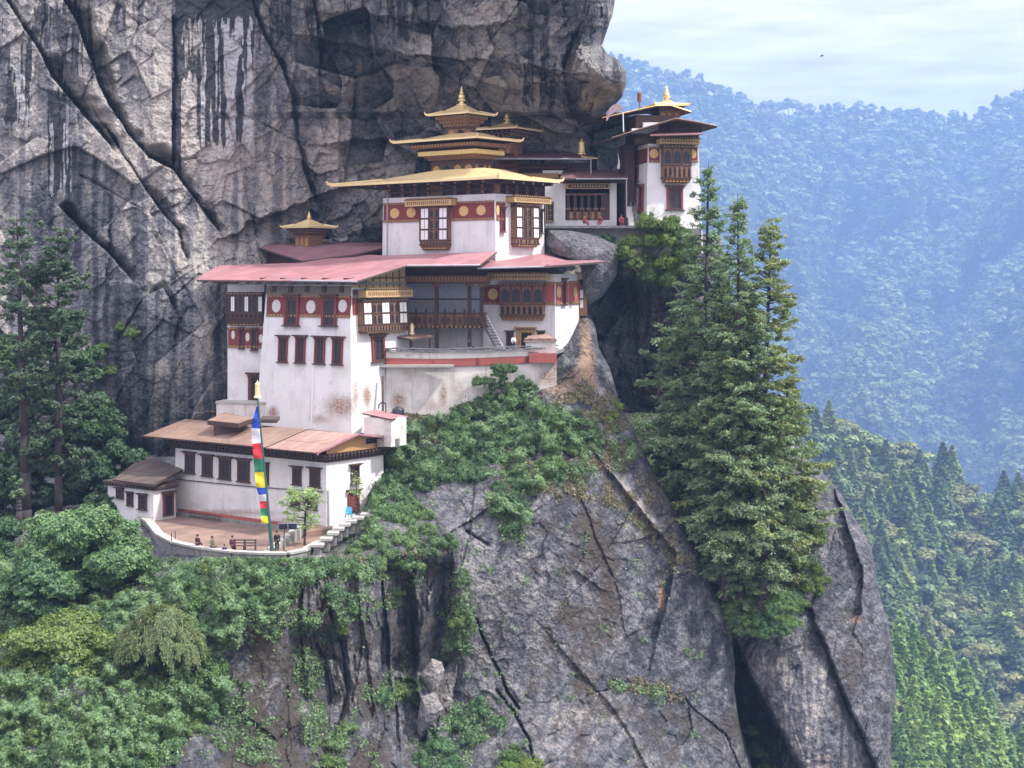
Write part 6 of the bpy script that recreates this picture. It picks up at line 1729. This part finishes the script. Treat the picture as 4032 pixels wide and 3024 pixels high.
# the small tree on the terrace
conifer(1205, 1945, 1200, 2110, 141.5, 100, 'small bright young tree in front of the lower house wall', .25, 16, tint=(1.5, 1.65, 1.0), spray=.26, whorl=.34, trunk_r=.11, name='young_tree', flat=True, droop=.02, dens=1.8)
conifer(1403, 1895, 1403, 2020, 146.5, 34, 'thin sapling beside the red house door', .4, 17, tint=(1.5, 1.5, 1.1), spray=.25, whorl=.3, trunk_r=.07, name='sapling', droop=-.2, gap=.4)

# forests across the gorge ----------------------------------------------------------------
def tree_template(kind, n, seed):
    r = np.random.default_rng(seed)
    if kind == 'round':
        L_ = random_lobes(7, .34, 1.5, seed); d = []
        C, N = [], []
        for l in L_:
            m = n // len(L_); e = unit(r.normal(size=(m, 3))); C.append(np.array(l[:3]) + np.array([0, 0, .28]) + e * np.array(l[3:]) * (.75 + .3 * r.random((m, 1)))); N.append(e + .4 * np.array([0, 0, 1]) + r.normal(size=(m, 3)) * .22)
        C, N = np.concatenate(C), np.concatenate(N); A_ = r.normal(size=C.shape)
    elif kind == 'pine':                                # bare stem, umbrella crown
        e = unit(r.normal(size=(n, 3))); C = np.array([0, 0, .74]) + e * np.array([.25, .25, .22]) * (.6 + .45 * r.random((n, 1))); C[:, :2] += .05 * np.sin(C[:, 2:3] * 23)
        N = e + np.array([0, 0, .5]); A_ = r.normal(size=C.shape)
    else:                                               # conical
        t = r.random(n) ** .8; a = r.random(n) * 6.283; lay = np.round(t * 11) / 11; rad = .27 * (1 - lay) ** .8 * (.55 + .5 * r.random(n)) * (1 + .25 * np.sin(3 * a + 9 * lay))
        C = np.stack([rad * np.cos(a), rad * np.sin(a), .10 + .9 * lay - .22 * rad + .02 * r.normal(size=n)], -1)
        A_ = np.stack([np.cos(a), np.sin(a), -.15 * np.ones(n)], -1); N = r.normal(size=(n, 3)) * .35 + np.array([0, 0, 1.0]) + .4 * A_
    s = {'round': .13, 'pine': .12, 'cone': .14}[kind] * (700 / n) ** .4
    return leaf_cards(C, N, s * (.7 + .6 * r.random(len(C))), .6, A_)

def surf_points(name, n, umin, umax, vmin, vmax, seed, mind=0.0):
    U, V, D = RELIEF[name]; rr = random.Random(seed); out = []
    for _ in range(n * 12):
        if len(out) >= n: break
        u, v = rr.uniform(umin, umax), rr.uniform(vmin, vmax)
        c = int(np.clip(np.searchsorted(U[0], u), 0, U.shape[1] - 1)); colv = V[1:, c]
        if v < colv[0]: continue
        i = int(np.clip(np.searchsorted(colv, v), 0, len(colv) - 1)); Y = float(D[1:, c][i])
        if mind and any((u - a) ** 2 + (v - b) ** 2 < mind ** 2 for a, b, _ in out): continue
        out.append((u, v, Y))
    return out

# the far mountainside: thousands of trees that read as one mass
tpl = [tree_template('round', 130, 1), tree_template('round', 130, 2), tree_template('cone', 120, 3), tree_template('cone', 120, 4), tree_template('pine', 110, 5)]
vs, fs, off = [], [], 0
pts = surf_points('mountain', 9000, 2000, 4150, 240, 2150, 3)
rr = np.random.default_rng(9)
for (u, v, Y) in pts:
    tv, tf = tpl[rr.integers(0, 5)]
    h = rr.uniform(34, 74) * (1.0 + .25 * (v > 1100)) * Y / F; a = rr.random() * 6.283; ca, sa = math.cos(a), math.sin(a); wd = rr.uniform(1.0, 1.55)
    p = P(u, v, Y)
    q = np.stack([(tv[:, 0] * ca - tv[:, 1] * sa) * h * wd + p.x, (tv[:, 0] * sa + tv[:, 1] * ca) * h * wd + p.y, tv[:, 2] * h + p.z - .1 * h], -1)
    vs.append(q); fs.append(tf + off); off += len(tv)
tag(put('forest', np_mesh('forest', np.concatenate(vs), np.concatenate(fs), [MAT['far_leaf']])), 'hazy blue green forest covering the far mountainside', None, None, 'stuff')

def small_trees(kind, mat, nvar, n_leaf, seed, trunk=True):
    out = []
    for k in range(nvar):
        v_, f_ = tree_template(kind, n_leaf, seed + k)
        m = MB(); m.tube((0, 0, -.12), (0, 0, .5), .017, .012, 6); m.tube((0, 0, .5), (0, 0, .93), .012, .004, 5)
        out.append((np_mesh('crown', v_, f_, [MAT[mat]]), np_mesh_from_mb('trunk', m, MAT['trunk'])))
    return out

def plant(forms, u, v, Y, hpx, label, group, tint, name, wd=1.0):
    cm, tm = random.choice(forms); h = hpx * Y / F
    t = thing(name, P(u, v, Y), label, 'tree', group)
    t.scale = (h * wd, h * wd, h); t.rotation_euler = (0, 0, random.random() * 6.28)
    put('crown', cm, parent=t, color=tint); put('trunk', tm, parent=t)

ridge = small_trees('pine', 'far_leaf', 4, 260, 70)
U, V, D = RELIEF['mountain']
for k in range(96):
    u = 2470 + (4060 - 2470) * (k + .7 * random.random()) / 96; c = int(np.searchsorted(U[0], u))
    plant(ridge, u, float(V[1, min(c, U.shape[1] - 1)]) + random.uniform(0, 40), 4990, random.uniform(52, 82), 'pine with bare stem standing on the far ridge against the sky', 'pines along the far ridge', (1, 1, 1), 'pine_tree', random.uniform(.8, 1.15))
hc, hr = small_trees('cone', 'far_leaf', 4, 1500, 80), small_trees('round', 'far_leaf', 3, 1500, 90)
for (u, v, Y) in surf_points('hillside', 298, 3060, 4120, 1690, 3120, 5, 40):
    if random.random() < .5: plant(hc, u, v + 20, Y, random.uniform(150, 235), 'pointed green conifer on the wooded middle hillside', 'conifers on the middle hillside', random.choice([(1.3, 1.3, .85), (1.0, 1.08, .9), (.7, .82, .82)]), 'conifer', random.uniform(1.0, 1.3))
    else: plant(hr, u, v + 20, Y, random.uniform(120, 190), 'rounded tree between conifers on the middle hillside', 'rounded trees on the middle hillside', random.choice([(1, 1.1, 1), (1.3, 1.25, .95), (1.35, 1.1, .85)]), 'broadleaf_tree', 1.25)
sc, sr = small_trees('cone', 'spur_leaf', 4, 2600, 100), small_trees('round', 'spur_leaf', 2, 2600, 110)
for (u, v, Y) in surf_points('spur', 114, 3420, 4120, 2600, 3450, 6, 38):
    if random.random() < .75: plant(sc, u, v + 30, Y, random.uniform(210, 320), 'bright yellow green conifer on the sunny spur at lower right', 'conifers on the sunny spur', random.choice([(1, 1, 1), (.8, .9, .9), (1.15, 1.1, .9)]), 'conifer', random.uniform(.95, 1.2))
    else: plant(sr, u, v + 30, Y, random.uniform(170, 250), 'rounded olive tree among conifers on the sunny spur', 'rounded trees on the sunny spur', random.choice([(.8, .8, .8), (.9, .75, .7)]), 'broadleaf_tree', 1.15)
# ------------------------------------------------------------------ boulders
def boulder(name, pts, Y, thick, label, tone=.6, seed=0, rough=.12, att=None):
    """a rock with the given front outline (photograph pixels), domed front and back"""
    c = (sum(p[0] for p in pts) / len(pts), sum(p[1] for p in pts) / len(pts))
    n = 72; out = []
    L_ = [0]
    q = pts + [pts[0]]
    for a, b in zip(q[:-1], q[1:]): L_.append(L_[-1] + math.hypot(b[0] - a[0], b[1] - a[1]))
    for i in range(n):
        s = L_[-1] * i / n
        out.append((np.interp(s, L_, [p[0] for p in q]), np.interp(s, L_, [p[1] for p in q])))
    rings = [(.0, -1), (.25, -.98), (.5, -.9), (.72, -.72), (.88, -.48), (.97, -.2), (1, .05), (.92, .6), (.6, .95), (0, 1)]
    vs, fs = [], []
    for k, d in rings:
        for (u, v) in out:
            uu, vv = c[0] + (u - c[0]) * k, c[1] + (v - c[1]) * k
            dd = d * thick + rough * thick * 2 * float(fbm(np.array([uu / 60.0 + seed]), np.array([vv / 60.0]), seed, 4)[0])
            vs.append(tuple(P(uu, vv, Y + dd)))
    for r in range(len(rings) - 1):
        for i in range(n): fs.append((r * n + i, r * n + (i + 1) % n, (r + 1) * n + (i + 1) % n, (r + 1) * n + i))
    z = np.full(len(vs), 0.0)
    o = link_mesh(name, vs, fs, [MAT['rock']], None, None, False, dict(tone=z + tone, stain_shade=z + (att or {}).get('stain_shade', 0), white=z, ochre=z + (att or {}).get('ochre', 0), moss=z + (att or {}).get('moss', 0)))
    return tag(o, label, 'boulder')
boulder('boulder', [(2148, 960), (2160, 905), (2240, 908), (2340, 925), (2436, 968), (2438, 1010), (2425, 1090), (2370, 1170), (2315, 1205), (2290, 1150), (2300, 1060), (2250, 1020), (2170, 1000)], 177.5, 3.0, 'huge smooth grey boulder jutting out below the upper terrace', .47, 1, .05, {'stain_shade': .1})
boulder('boulder', [(1652, 2660), (1700, 2592), (1740, 2606), (1750, 2640), (1722, 2720), (1700, 2736)], depth('buttress', 1700, 2660) - .8, 1.0, 'pale angular boulder wedged in the rock face', .82, 2)
boulder('boulder', [(1640, 2850), (1660, 2740), (1710, 2728), (1748, 2790), (1700, 2870), (1650, 2920)], depth('buttress', 1700, 2800) - .5, 1.0, 'pale rounded boulder below the wedged one', .68, 3)
boulder('boulder', [(2510, 960), (2540, 938), (2546, 960), (2530, 985), (2512, 1040), (2500, 1000)], 177.5, .5, 'small pale stone poking out below the terrace wall', .75, 4)

# ------------------------------------------------------------------ terrace
fl2 = FLOOR
edge = [(545, 2030), (590, 2060), (630, 2110), (690, 2142), (800, 2166), (920, 2180), (1040, 2186), (1130, 2186), (1200, 2172), (1262, 2138)]
def on_floor(u, v, z=None):
    Y = -(FLOOR if z is None else z) * F / (v - VH)
    return P(u, v, Y)
ep = [on_floor(u, v) for u, v in edge]
pts = [(p.x, p.y) for p in ep] + [(P(1330, 0, 149).x, 149.5), (P(1200, 0, 160).x, 160), (P(620, 0, 163).x, 163)]
m = MB(); m.slab([(x, y, FLOOR) for x, y in pts], .4, 0); tag(m.build('terrace_ground', [MAT['earth']]), kind='structure')
twl = thing('terrace_wall', ep[5], 'curved stone retaining wall with pale coping around the earth terrace', 'wall')
m, c = MB(), MB()
for a, b in zip(ep[:-1], ep[1:]):
    d = (b - a).normalized(); o = Vector((d.y, -d.x, 0)) * -1
    o = Vector((-d.y, d.x, 0))
    if o.y > 0: o = -o
    n1, n2 = a + o * .35, b + o * .35
    m.quadgrid(n1 - Vector((0, 0, 3.2)), n2 - Vector((0, 0, 3.2)), n2 + Vector((0, 0, .1)), n1 + Vector((0, 0, .1)), .4)
    c.slab([n1 + o * .12 + Vector((0, 0, .28)), n2 + o * .12 + Vector((0, 0, .28)), b - o * .35 + Vector((0, 0, .28)), a - o * .35 + Vector((0, 0, .28))], .18, 0)
m.build('masonry', [MAT['stone']], twl); c.build('coping', [MAT['cap']], twl)
fb = Frame(1285, 148.0, 37, FLOOR)
bs = thing('wall_footing', fb.M @ Vector((-9, -.5, 0)), 'low rough brick and stone footing along the lower house wall', 'footing')
m = MB(fb.M); m.box(xu(fb, 700, -.5), -3.0, -.55, -.1, 0, .55, 0); m.box(xu(fb, 700, -.5), -5.0, -1.0, -.55, 0, .28, 1); m.build('masonry', [MAT['red_wall'], MAT['stone']], bs)
lad = thing('ladder', fb.M @ Vector((-13, -1.2, 0)), 'wooden ladder lying along the foot of the lower house wall', 'ladder')
m = MB(fb.M); a, b = xu(fb, 742, -1.3), xu(fb, 868, -1.3)
m.box(a, b, -1.34, -1.28, .12, .2, 0); m.box(a, b, -1.30, -1.24, .52, .6, 0)
for k in range(16): q = a + (b - a) * (k + .5) / 16; m.box(q - .03, q + .03, -1.31, -1.27, .2, .52, 0)
m.build('rungs_and_rails', [MAT['wood_grey']], lad)

# raised path and steps by the house door
pth = thing('stone_steps', on_floor(1130, 2175), 'pale stone steps climbing from the terrace past the young tree', 'steps')
m = MB()
for k in range(8):
    u, v = 1050 + 20 * k, 2172 - 9 * k; p = on_floor(u, v + 4); z = FLOOR + .12 + .17 * k
    m.box(p.x - .3, p.x + .35, p.y - .7, p.y + .9, FLOOR - .2, z, 0)
m.build('treads', [MAT['cap']], pth)
m = MB(); q = [on_floor(1200, 2120), on_floor(1300, 2105), on_floor(1340, 2070), on_floor(1240, 2065)]
m.slab([(p.x, p.y, FLOOR + .9 if i > 1 else FLOOR + .6) for i, p in enumerate(q)], .9, 0); tag(m.build('path', [MAT['earth']]), kind='structure')
dp = thing('door_path', P(1400, 2030, 145), 'slab path with stone blocks rising to the red door of the lower house', 'path')
m = MB()
for k, (u, v, w, Y) in enumerate(((1250, 2140, 26, 139), (1285, 2116, 24, 140.2), (1312, 2094, 22, 141.4), (1336, 2076, 20, 142.6), (1360, 2060, 20, 143.6), (1385, 2047, 20, 144.6), (1412, 2034, 22, 145.6), (1445, 2020, 24, 146.6), (1478, 2004, 26, 147.6))):
    p = P(u, v, Y); m.box(p.x - w * Y / F, p.x + w * Y / F, Y - .7, Y + .8, p.z - .22, p.z, 0); m.box(p.x - w * .5 * Y / F, p.x + w * .5 * Y / F, Y - .5, Y + .7, p.z - 1.2, p.z - .22, 1)
m.build('slabs', [MAT['cap'], MAT['stone']], dp)

# ------------------------------------------------------------------ prayer flag pole
MAT['pole'] = mk('green_painted_pole', (0.03, 0.10, 0.085), 0.6, scale=2)
FC = [('flag_blue', (0.02, 0.06, 0.42)), ('flag_white', (0.72, 0.72, 0.74)), ('flag_red', (0.55, 0.03, 0.04)), ('flag_green', (0.03, 0.20, 0.10)), ('flag_yellow', (0.72, 0.60, 0.03))]
for n_, c_ in FC: MAT[n_] = mk(n_, c_, 0.85, c2=tuple(x * .75 for x in c_), scale=4, bmp=.2)
YP = on_floor(1072, 2178).y
pb, pt = on_floor(1072, 2178), P(1014, 1562, YP)
fp_ = thing('prayer_flag_pole', pb, 'tall leaning green pole with long striped prayer flag and golden bell top', 'flag pole')
m = MB(); m.tube(pb, pb.lerp(pt, .45), .17, .12, 10); m.tube(pb.lerp(pt, .45), pt, .12, .06, 10); m.build('pole', [MAT['pole']], fp_)
m = MB(); bell_banner(m, pt.x, pt.y, pt.z - .1, 1.55, .27); m.build('bell_top', [MAT['gold']], fp_)
cut = [1600, 1688, 1744, 1806, 1858, 1920, 1946, 1973, 2003, 2032, 2060]
def flag_x(v):
    f = (v - 1562) / (2178 - 1562); r = 1014 + 58 * f - 1
    w = np.interp(v, [1600, 1650, 1688, 1760, 1860, 1920, 1946, 2060], [5, 24, 33, 36, 36, 36, 28, 28])
    return r - w, r
flag = None
for k in range(10):
    vs, fs = [], []; ny, nx = 8, 6
    for j in range(ny + 1):
        v = cut[k] + (cut[k + 1] - cut[k]) * j / ny; a, b = flag_x(v)
        for i in range(nx + 1):
            t = i / nx; vs.append(tuple(P(b + (a - b) * t - 2, v + 2.5 * t * math.sin(v / 17), YP - .12 + .16 * t * math.sin(v / 21.0 + 2.2 * t) + .10 * t * math.sin(v / 8.0))))
    for j in range(ny):
        for i in range(nx): q = j * (nx + 1) + i; fs.append((q, q + 1, q + nx + 2, q + nx + 1))
    o = link_mesh('flag_panel', vs, fs, [MAT[FC[k % 5][0]]], fp_, smooth=True)
    o['label'] = FC[k % 5][0].split('_')[1] + (' large upper' if k < 5 else ' small lower') + ' flag panel'

# ------------------------------------------------------------------ small things
MAT['plastic_blue'] = mk('turquoise_plastic', (0.05, 0.38, 0.52), 0.4, c2=(0.04, 0.3, 0.42), scale=3, bmp=0)
q = P(1372, 2038, 144.6)
ch = thing('plastic_chair', (q.x, q.y, q.z), 'turquoise plastic chair by the red house door', 'chair')
m = MB(Matrix.Translation(q)); m.box(-.28, .28, -.28, .28, .40, .45, 0); m.build('seat', [MAT['plastic_blue']], ch)
m = MB(Matrix.Translation(q)); m.frustum(-.28, .28, .24, .29, .45, -.24, .24, .34, .38, .92, 0); m.build('backrest', [MAT['plastic_blue']], ch)
for sx in (-1, 1):
    m = MB(Matrix.Translation(q)); m.box(sx * .28 - .04, sx * .28 + .04, -.26, .28, .62, .66, 0); m.build('armrest', [MAT['plastic_blue']], ch)
    for sy in (-1, 1):
        m = MB(Matrix.Translation(q)); m.tube((sx * .3, sy * .3, 0), (sx * .25, sy * .25, .42), .03, .03, 6); m.build('leg', [MAT['plastic_blue']], ch)
MAT['panel'] = mk('solar_glass', (0.02, 0.03, 0.07), 0.15, c2=(0.03, 0.04, 0.09), scale=5, bmp=0)
q = on_floor(1118, 2175)
so = thing('solar_lamp_post', q, 'thin post carrying two small dark solar panels near the flag pole', 'lamp post')
t_ = P(1122, 2072, q.y)
m = MB(); m.tube(q, (q.x + .03, q.y, t_.z), .06, .05, 6); m.build('post', [MAT['wood_grey']], so)
for s in (-.42, .42):
    m = MB(Matrix.Translation((q.x + .35 + s, q.y - .05, t_.z)) @ Matrix.Rotation(.5, 4, 'X')); m.box(-.36, .36, -.03, .03, -.3, .3, 0); m.box(-.40, .40, .0, .04, -.34, .34, 1); m.build('solar_panel', [MAT['panel'], MAT['metal']], so)
for u, v, lab in ((940, 2168, 'dark wooden bench frame on the terrace left of the flag pole'), (985, 2168, 'dark timber rack on the terrace beside the flag pole')):
    q = on_floor(u, v); b = thing('bench', q, lab, 'bench')
    m = MB(Matrix.Translation(q)); m.box(-.5, .5, -.2, .2, .42, .48, 0); m.build('seat', [MAT['wood_grey']], b)
    m = MB(Matrix.Translation(q)); m.box(-.5, .5, .18, .24, .6, .7, 0); m.box(-.5, .5, .18, .24, .85, .95, 0); m.build('backrest', [MAT['wood_grey']], b)
    for sx in (-1, 1):
        m = MB(Matrix.Translation(q)); m.box(sx * .46 - .05, sx * .46 + .05, -.2, -.1, 0, .42, 0); m.build('leg', [MAT['wood_grey']], b)
        m = MB(Matrix.Translation(q)); m.box(sx * .46 - .05, sx * .46 + .05, .15, .25, 0, .97, 0); m.build('leg', [MAT['wood_grey']], b)
for k, (u, v) in enumerate(((675, 2142), (690, 2135))):
    q = on_floor(u, v); m = MB(); m.tube(q, q + Vector((0, 0, 1.0)), .05, .05, 6); tag(m.build('fence_post', [MAT['wood_grey']]), 'short thin wooden post near the left bend of the terrace wall', 'post', 'posts on the terrace')
MAT['cloth_white'] = mk('white_cloth', (0.7, 0.7, 0.72), 0.9, scale=4)
q = P(2437, 663, 182.8)
m = MB(); m.add([tuple(P(2433, 640 - 40, 183)), tuple(P(2446, 662, 182.8)), tuple(P(2431, 664, 182.7))], [(0, 1, 2)], 0)
vs = [tuple(P(2432 + 4 * math.sin(j / 2) * j / 8 + (i * (1 + j * 1.3)), 600 + 8 * j, 182.9 - .1 * i * (j % 2))) for j in range(9) for i in range(2)]
o = link_mesh('prayer_flag', vs, [(2 * j, 2 * j + 1, 2 * j + 3, 2 * j + 2) for j in range(8)], [MAT['cloth_white']]); tag(o, 'white prayer flag hanging in the dark gap beside the stone stair', 'flag')
vs, fs = [], []
for j in range(7):
    for i in range(9): t = i / 8; vs.append(tuple(P(2388 + 62 * t, 442 - 30 * math.sin(math.pi * t * .8) + j * 6 * (1 - .3 * t) - 6 * t, 182.6 + .15 * math.sin(i * 2.1 + j))))
for j in range(6):
    for i in range(8): q_ = j * 9 + i; fs.append((q_, q_ + 1, q_ + 10, q_ + 9))
MAT['cloth_pink'] = mk('faded_pink_cloth', (0.5, 0.26, 0.30), 0.9, c2=(0.62, 0.55, 0.56), scale=2.5, stretch=(4, 1, 1), amt=1)
tag(link_mesh('prayer_flag', vs, fs, [MAT['cloth_pink']], smooth=True), 'faded pink prayer flags draped between the cliff and the ledge house roof', 'flag')
q = P(2455, 880, 181); m = MB(); m.lathe(q.x, q.y, [(.42, TER), (.5, TER + .9), (.52, TER + 1.0), (.3, TER + 1.06)], 14); tag(m.build('water_barrel', [MAT['black']]), 'dark barrel at the corner of the arcade hall', 'barrel')
m = MB(); m.box(P(610, 1332, 171).x - .9, P(610, 1332, 171).x + .9, 170.2, 170.35, P(0, 1330, 171).z - .2, P(0, 1330, 171).z + .2); o = m.build('plank', [MAT['tanboard']])
bpy.data.objects.remove(o)

# ------------------------------------------------------------------ people
SK = {n: mk(n, c, .7, c2=tuple(x * .8 for x in c), scale=6, bmp=0) for n, c in (('skin', (0.36, 0.2, 0.13)), ('hair', (0.015, 0.012, 0.012)), ('robe_maroon', (0.075, 0.015, 0.03)), ('robe_red', (0.22, 0.015, 0.025)), ('shirt_white', (0.7, 0.7, 0.72)), ('black_cloth', (0.012, 0.014, 0.02)), ('navy_cloth', (0.02, 0.03, 0.12)), ('khaki_cloth', (0.2, 0.17, 0.09)))}
def skin_mesh(name, verts, edges, radii, mat, parent, root=0):
    me = bpy.data.meshes.new(name); me.from_pydata(verts, edges, []); me.materials.append(mat)
    o = bpy.data.objects.new(name, me); col.objects.link(o)
    if parent is not None: o.parent = parent
    md = o.modifiers.new('skin', 'SKIN')
    sv = me.skin_vertices[0].data if me.skin_vertices else None
    if sv is None:
        bpy.context.view_layer.objects.active = o
        sv = me.skin_vertices[0].data
    for i, r in enumerate(radii): sv[i].radius = (r, r) if not isinstance(r, tuple) else r
    sv[root].use_root = True
    s = o.modifiers.new('subdivision', 'SUBSURF'); s.levels = s.render_levels = 1
    return o

def person(loc, label, top='robe_maroon', legs=None, sit=False, face=0.0, h=1.7, group=None, reach=0.0):
    k = h / 1.7; legs = legs or top
    hip = .95 if not sit else .5
    sh = hip + .5
    J = {'pelvis': (0, 0, hip), 'chest': (0, .01, hip + .3), 'neck': (0, .02, sh + .06), 'head': (0, -.01, sh + .2), 'crown': (0, 0, sh + .3)}
    for s, n in ((-1, 'l'), (1, 'r')):
        J['sh' + n] = (s * .19, .02, sh); J['el' + n] = (s * .25, -.02 - .1 * reach, sh - .29); J['wr' + n] = (s * .21, -.16 - .2 * reach, sh - .5 + .3 * reach); J['pa' + n] = (s * .2, -.2 - .22 * reach, sh - .57 + .32 * reach)
        for q in range(4): J['f%d%s' % (q, n)] = (s * (.17 + .022 * q), -.23 - .22 * reach, sh - (.655 - .012 * abs(q - 1.5)) + .32 * reach)
        J['t' + n] = (s * .14, -.25 - .22 * reach, sh - .60 + .32 * reach)
        J['hp' + n] = (s * .1, 0, hip - .06)
        if sit: J['kn' + n] = (s * .14, -.42, hip - .02); J['an' + n] = (s * .13, -.40, .08); J['to' + n] = (s * .14, -.58, .04)
        else: J['kn' + n] = (s * .11, -.03, .5); J['an' + n] = (s * .11, .02, .08); J['to' + n] = (s * .13, -.15, .04)
    B = [('pelvis', 'chest'), ('chest', 'neck'), ('neck', 'head'), ('head', 'crown')]
    for n in 'lr': B += [('chest', 'sh' + n), ('sh' + n, 'el' + n), ('el' + n, 'wr' + n), ('wr' + n, 'pa' + n), ('pa' + n, 't' + n), ('pelvis', 'hp' + n), ('hp' + n, 'kn' + n), ('kn' + n, 'an' + n), ('an' + n, 'to' + n)] + [('pa' + n, 'f%d%s' % (q, n)) for q in range(4)]
    Rd = {'pelvis': .13, 'chest': .14, 'neck': .055, 'head': .098, 'crown': .07, 'sh': .065, 'el': .045, 'wr': .03, 'pa': .035, 'hp': .095, 'kn': .06, 'an': .04, 'to': .035, 't': .010}
    rad = lambda n: Rd.get(n, Rd.get(n[:-1], .009))
    names = list(J); idx = {n: i for i, n in enumerate(names)}
    sc = lambda p: (p[0] * k, p[1] * k, p[2] * k)
    body = skin_mesh('person', [sc(J[n]) for n in names], [(idx[a], idx[b]) for a, b in B], [rad(n) * k for n in names], SK['skin'], None)
    body.location = loc; body.rotation_euler = (0, 0, face)
    tag(body, label, 'person', group)
    def sub(name, keep, grow, mat):
        ii = {n: i for i, n in enumerate(keep)}
        skin_mesh(name, [sc(J[n]) for n in keep], [(ii[a], ii[b]) for a, b in B if a in ii and b in ii], [(rad(n) + grow) * k for n in keep], SK[mat], body)
    sub('jacket', ['pelvis', 'chest', 'shl', 'ell', 'shr', 'elr', 'wrl', 'wrr'], .028, top)
    sub('trousers', ['pelvis', 'hpl', 'knl', 'anl', 'hpr', 'knr', 'anr'], .024, legs)
    m = MB(Matrix.Translation((0, .02 * k, 0))); m.lathe(0, 0, [(.085 * k, (sh + .2) * k), (.115 * k, (sh + .26) * k), (.1 * k, (sh + .33) * k), (.04 * k, (sh + .36) * k)], 12)
    me = np_mesh_from_mb('hair', m, SK['hair']); put('hair', me, parent=body)
    m = MB()                                            # eyes, nose and mouth
    for s in (-.035, .035): m.box((s - .012) * k, (s + .012) * k, -.115 * k, -.1 * k, (sh + .20) * k, (sh + .215) * k)
    m.box(-.02 * k, .02 * k, -.112 * k, -.1 * k, (sh + .125) * k, (sh + .135) * k)
    put('facial_features', np_mesh_from_mb('facial_features', m, SK['hair']), parent=body)
    return body
person(on_floor(1068 + 12, 2176) + Vector((.15, .5, 0)), 'person in black standing behind the flag pole', 'black_cloth', h=1.75, face=.6)
q = on_floor(778, 2160); person(q + Vector((0, 0, -.05)), 'person in maroon sitting alone near the terrace wall', 'robe_maroon', sit=True, face=2.6)
q = on_floor(836, 2168); person(q + Vector((0, 0, -.05)), 'crouching person in olive clothes behind the terrace wall', 'khaki_cloth', sit=True, face=1.2)
q = on_floor(922, 2166); person(q + Vector((-.1, -.3, 0)), 'person in maroon robe sitting on the dark bench', 'robe_maroon', sit=True, face=.5)
q = on_floor(884, 2176); person(q + Vector((0, 0, -.3)), 'small figure in blue sitting low by the terrace wall', 'navy_cloth', sit=True, face=.3, h=1.3)
q = P(2302, 889, 179.6); person((q.x, q.y, TER), 'monk in red sitting at the left of the upper terrace', 'robe_red', sit=True, face=1.0)
q = P(2364, 889, 179.8); person((q.x, q.y, TER), 'monk in red robe sitting in the middle of the upper terrace', 'robe_red', sit=True, face=-.6)
q = P(2446, 889, 179.6); person((q.x, q.y, TER), 'person in pink red crouching beside the dark barrel', 'robe_red', sit=True, face=0.2)
q = P(1848, 1378, 166.5); person((q.x, q.y, CY), 'dark clothed person sitting under the gallery post', 'black_cloth', sit=True, face=1.2)
q = P(2022, 1382, 166.5); person((q.x, q.y, CY), 'person in white shirt standing by the temple door', 'shirt_white', 'navy_cloth', face=.3, h=1.6)
GP = -25.3
m = MB(); m.box(P(-60, 0, 157).x, P(330, 0, 157).x, 154.6, 164, GP - .5, GP, 0); tag(m.build('path', [MAT['stone']]), kind='structure')
rl = thing('path_railing', P(120, 2075, 155), 'dark wooden railing along the shaded path at left', 'railing')
m = MB(); x0, x1 = P(-60, 0, 154.8).x, P(320, 0, 154.8).x
for z in (.45, .95): m.box(x0, x1, 154.78, 154.86, GP + z, GP + z + .1, 0)
m.build('rails', [MAT['wood_grey']], rl)
for k in range(8):
    m = MB(); x = x0 + (x1 - x0) * (k + .3) / 8; m.box(x - .06, x + .06, 154.86, 154.98, GP, GP + 1.05, 0); m.build('post', [MAT['wood_grey']], rl)
for u, lab in ((148, 'leftmost walker in white on the shaded path'), (166, 'middle walker in white on the shaded path'), (212, 'walker in white at the right end of the shaded path')):
    q = P(u, 2060, 156.5); person((q.x, q.y, GP), lab, 'shirt_white', 'navy_cloth', face=.5)

# a bird gliding in the sky
q = P(3236, 220, 400); bd = MB(Matrix.Translation(q) @ Matrix.Rotation(.5, 4, 'Z'))
bd.lathe(0, 0, [(.02, -.5), (.12, -.3), (.16, 0), (.11, .25), (.07, .38), (.02, .5)], 8)
bd = MB(Matrix.Translation(q) @ Matrix.Rotation(math.radians(80), 4, 'Y')); bd.lathe(0, 0, [(.03, -.5), (.13, -.28), (.17, 0), (.11, .28), (.08, .4), (.02, .52)], 10)
bo = bd.build('bird', [SK['black_cloth']], None, True); tag(bo, 'dark bird gliding in the cloudy sky above the ridge', 'bird')
for s in (-1, 1):
    m = MB(); m.slab([q + Vector((-.18, 0, .05)), q + Vector((.2, 0, .05)), q + Vector((.1, s * .7, .28)), q + Vector((-.15, s * 1.0, .2))] if s > 0 else [q + Vector((.2, 0, .05)), q + Vector((-.18, 0, .05)), q + Vector((-.15, s * 1.0, .2)), q + Vector((.1, s * .7, .28))], .03)
    m.build('wing', [SK['black_cloth']], bo)

# ------------------------------------------------------------------ haze in the gorge
hm = bpy.data.materials.new('haze'); hm.use_nodes = True
nt = hm.node_tree; nt.nodes.clear()
o_ = nt.nodes.new('ShaderNodeOutputMaterial'); pv = nt.nodes.new('ShaderNodeVolumePrincipled')
pv.inputs['Color'].default_value = (0.37, 0.585, 1.0, 1)
pv.inputs['Density'].default_value = HAZE
pv.inputs['Anisotropy'].default_value = 0.0
nt.links.new(pv.outputs[0], o_.inputs['Volume'])
m = MB(); m.box(-2700, 3800, -60, 7000, -562, 760, 0)
tag(m.build('haze', [hm]), 'pale blue haze filling the gorge', None, None, 'stuff')
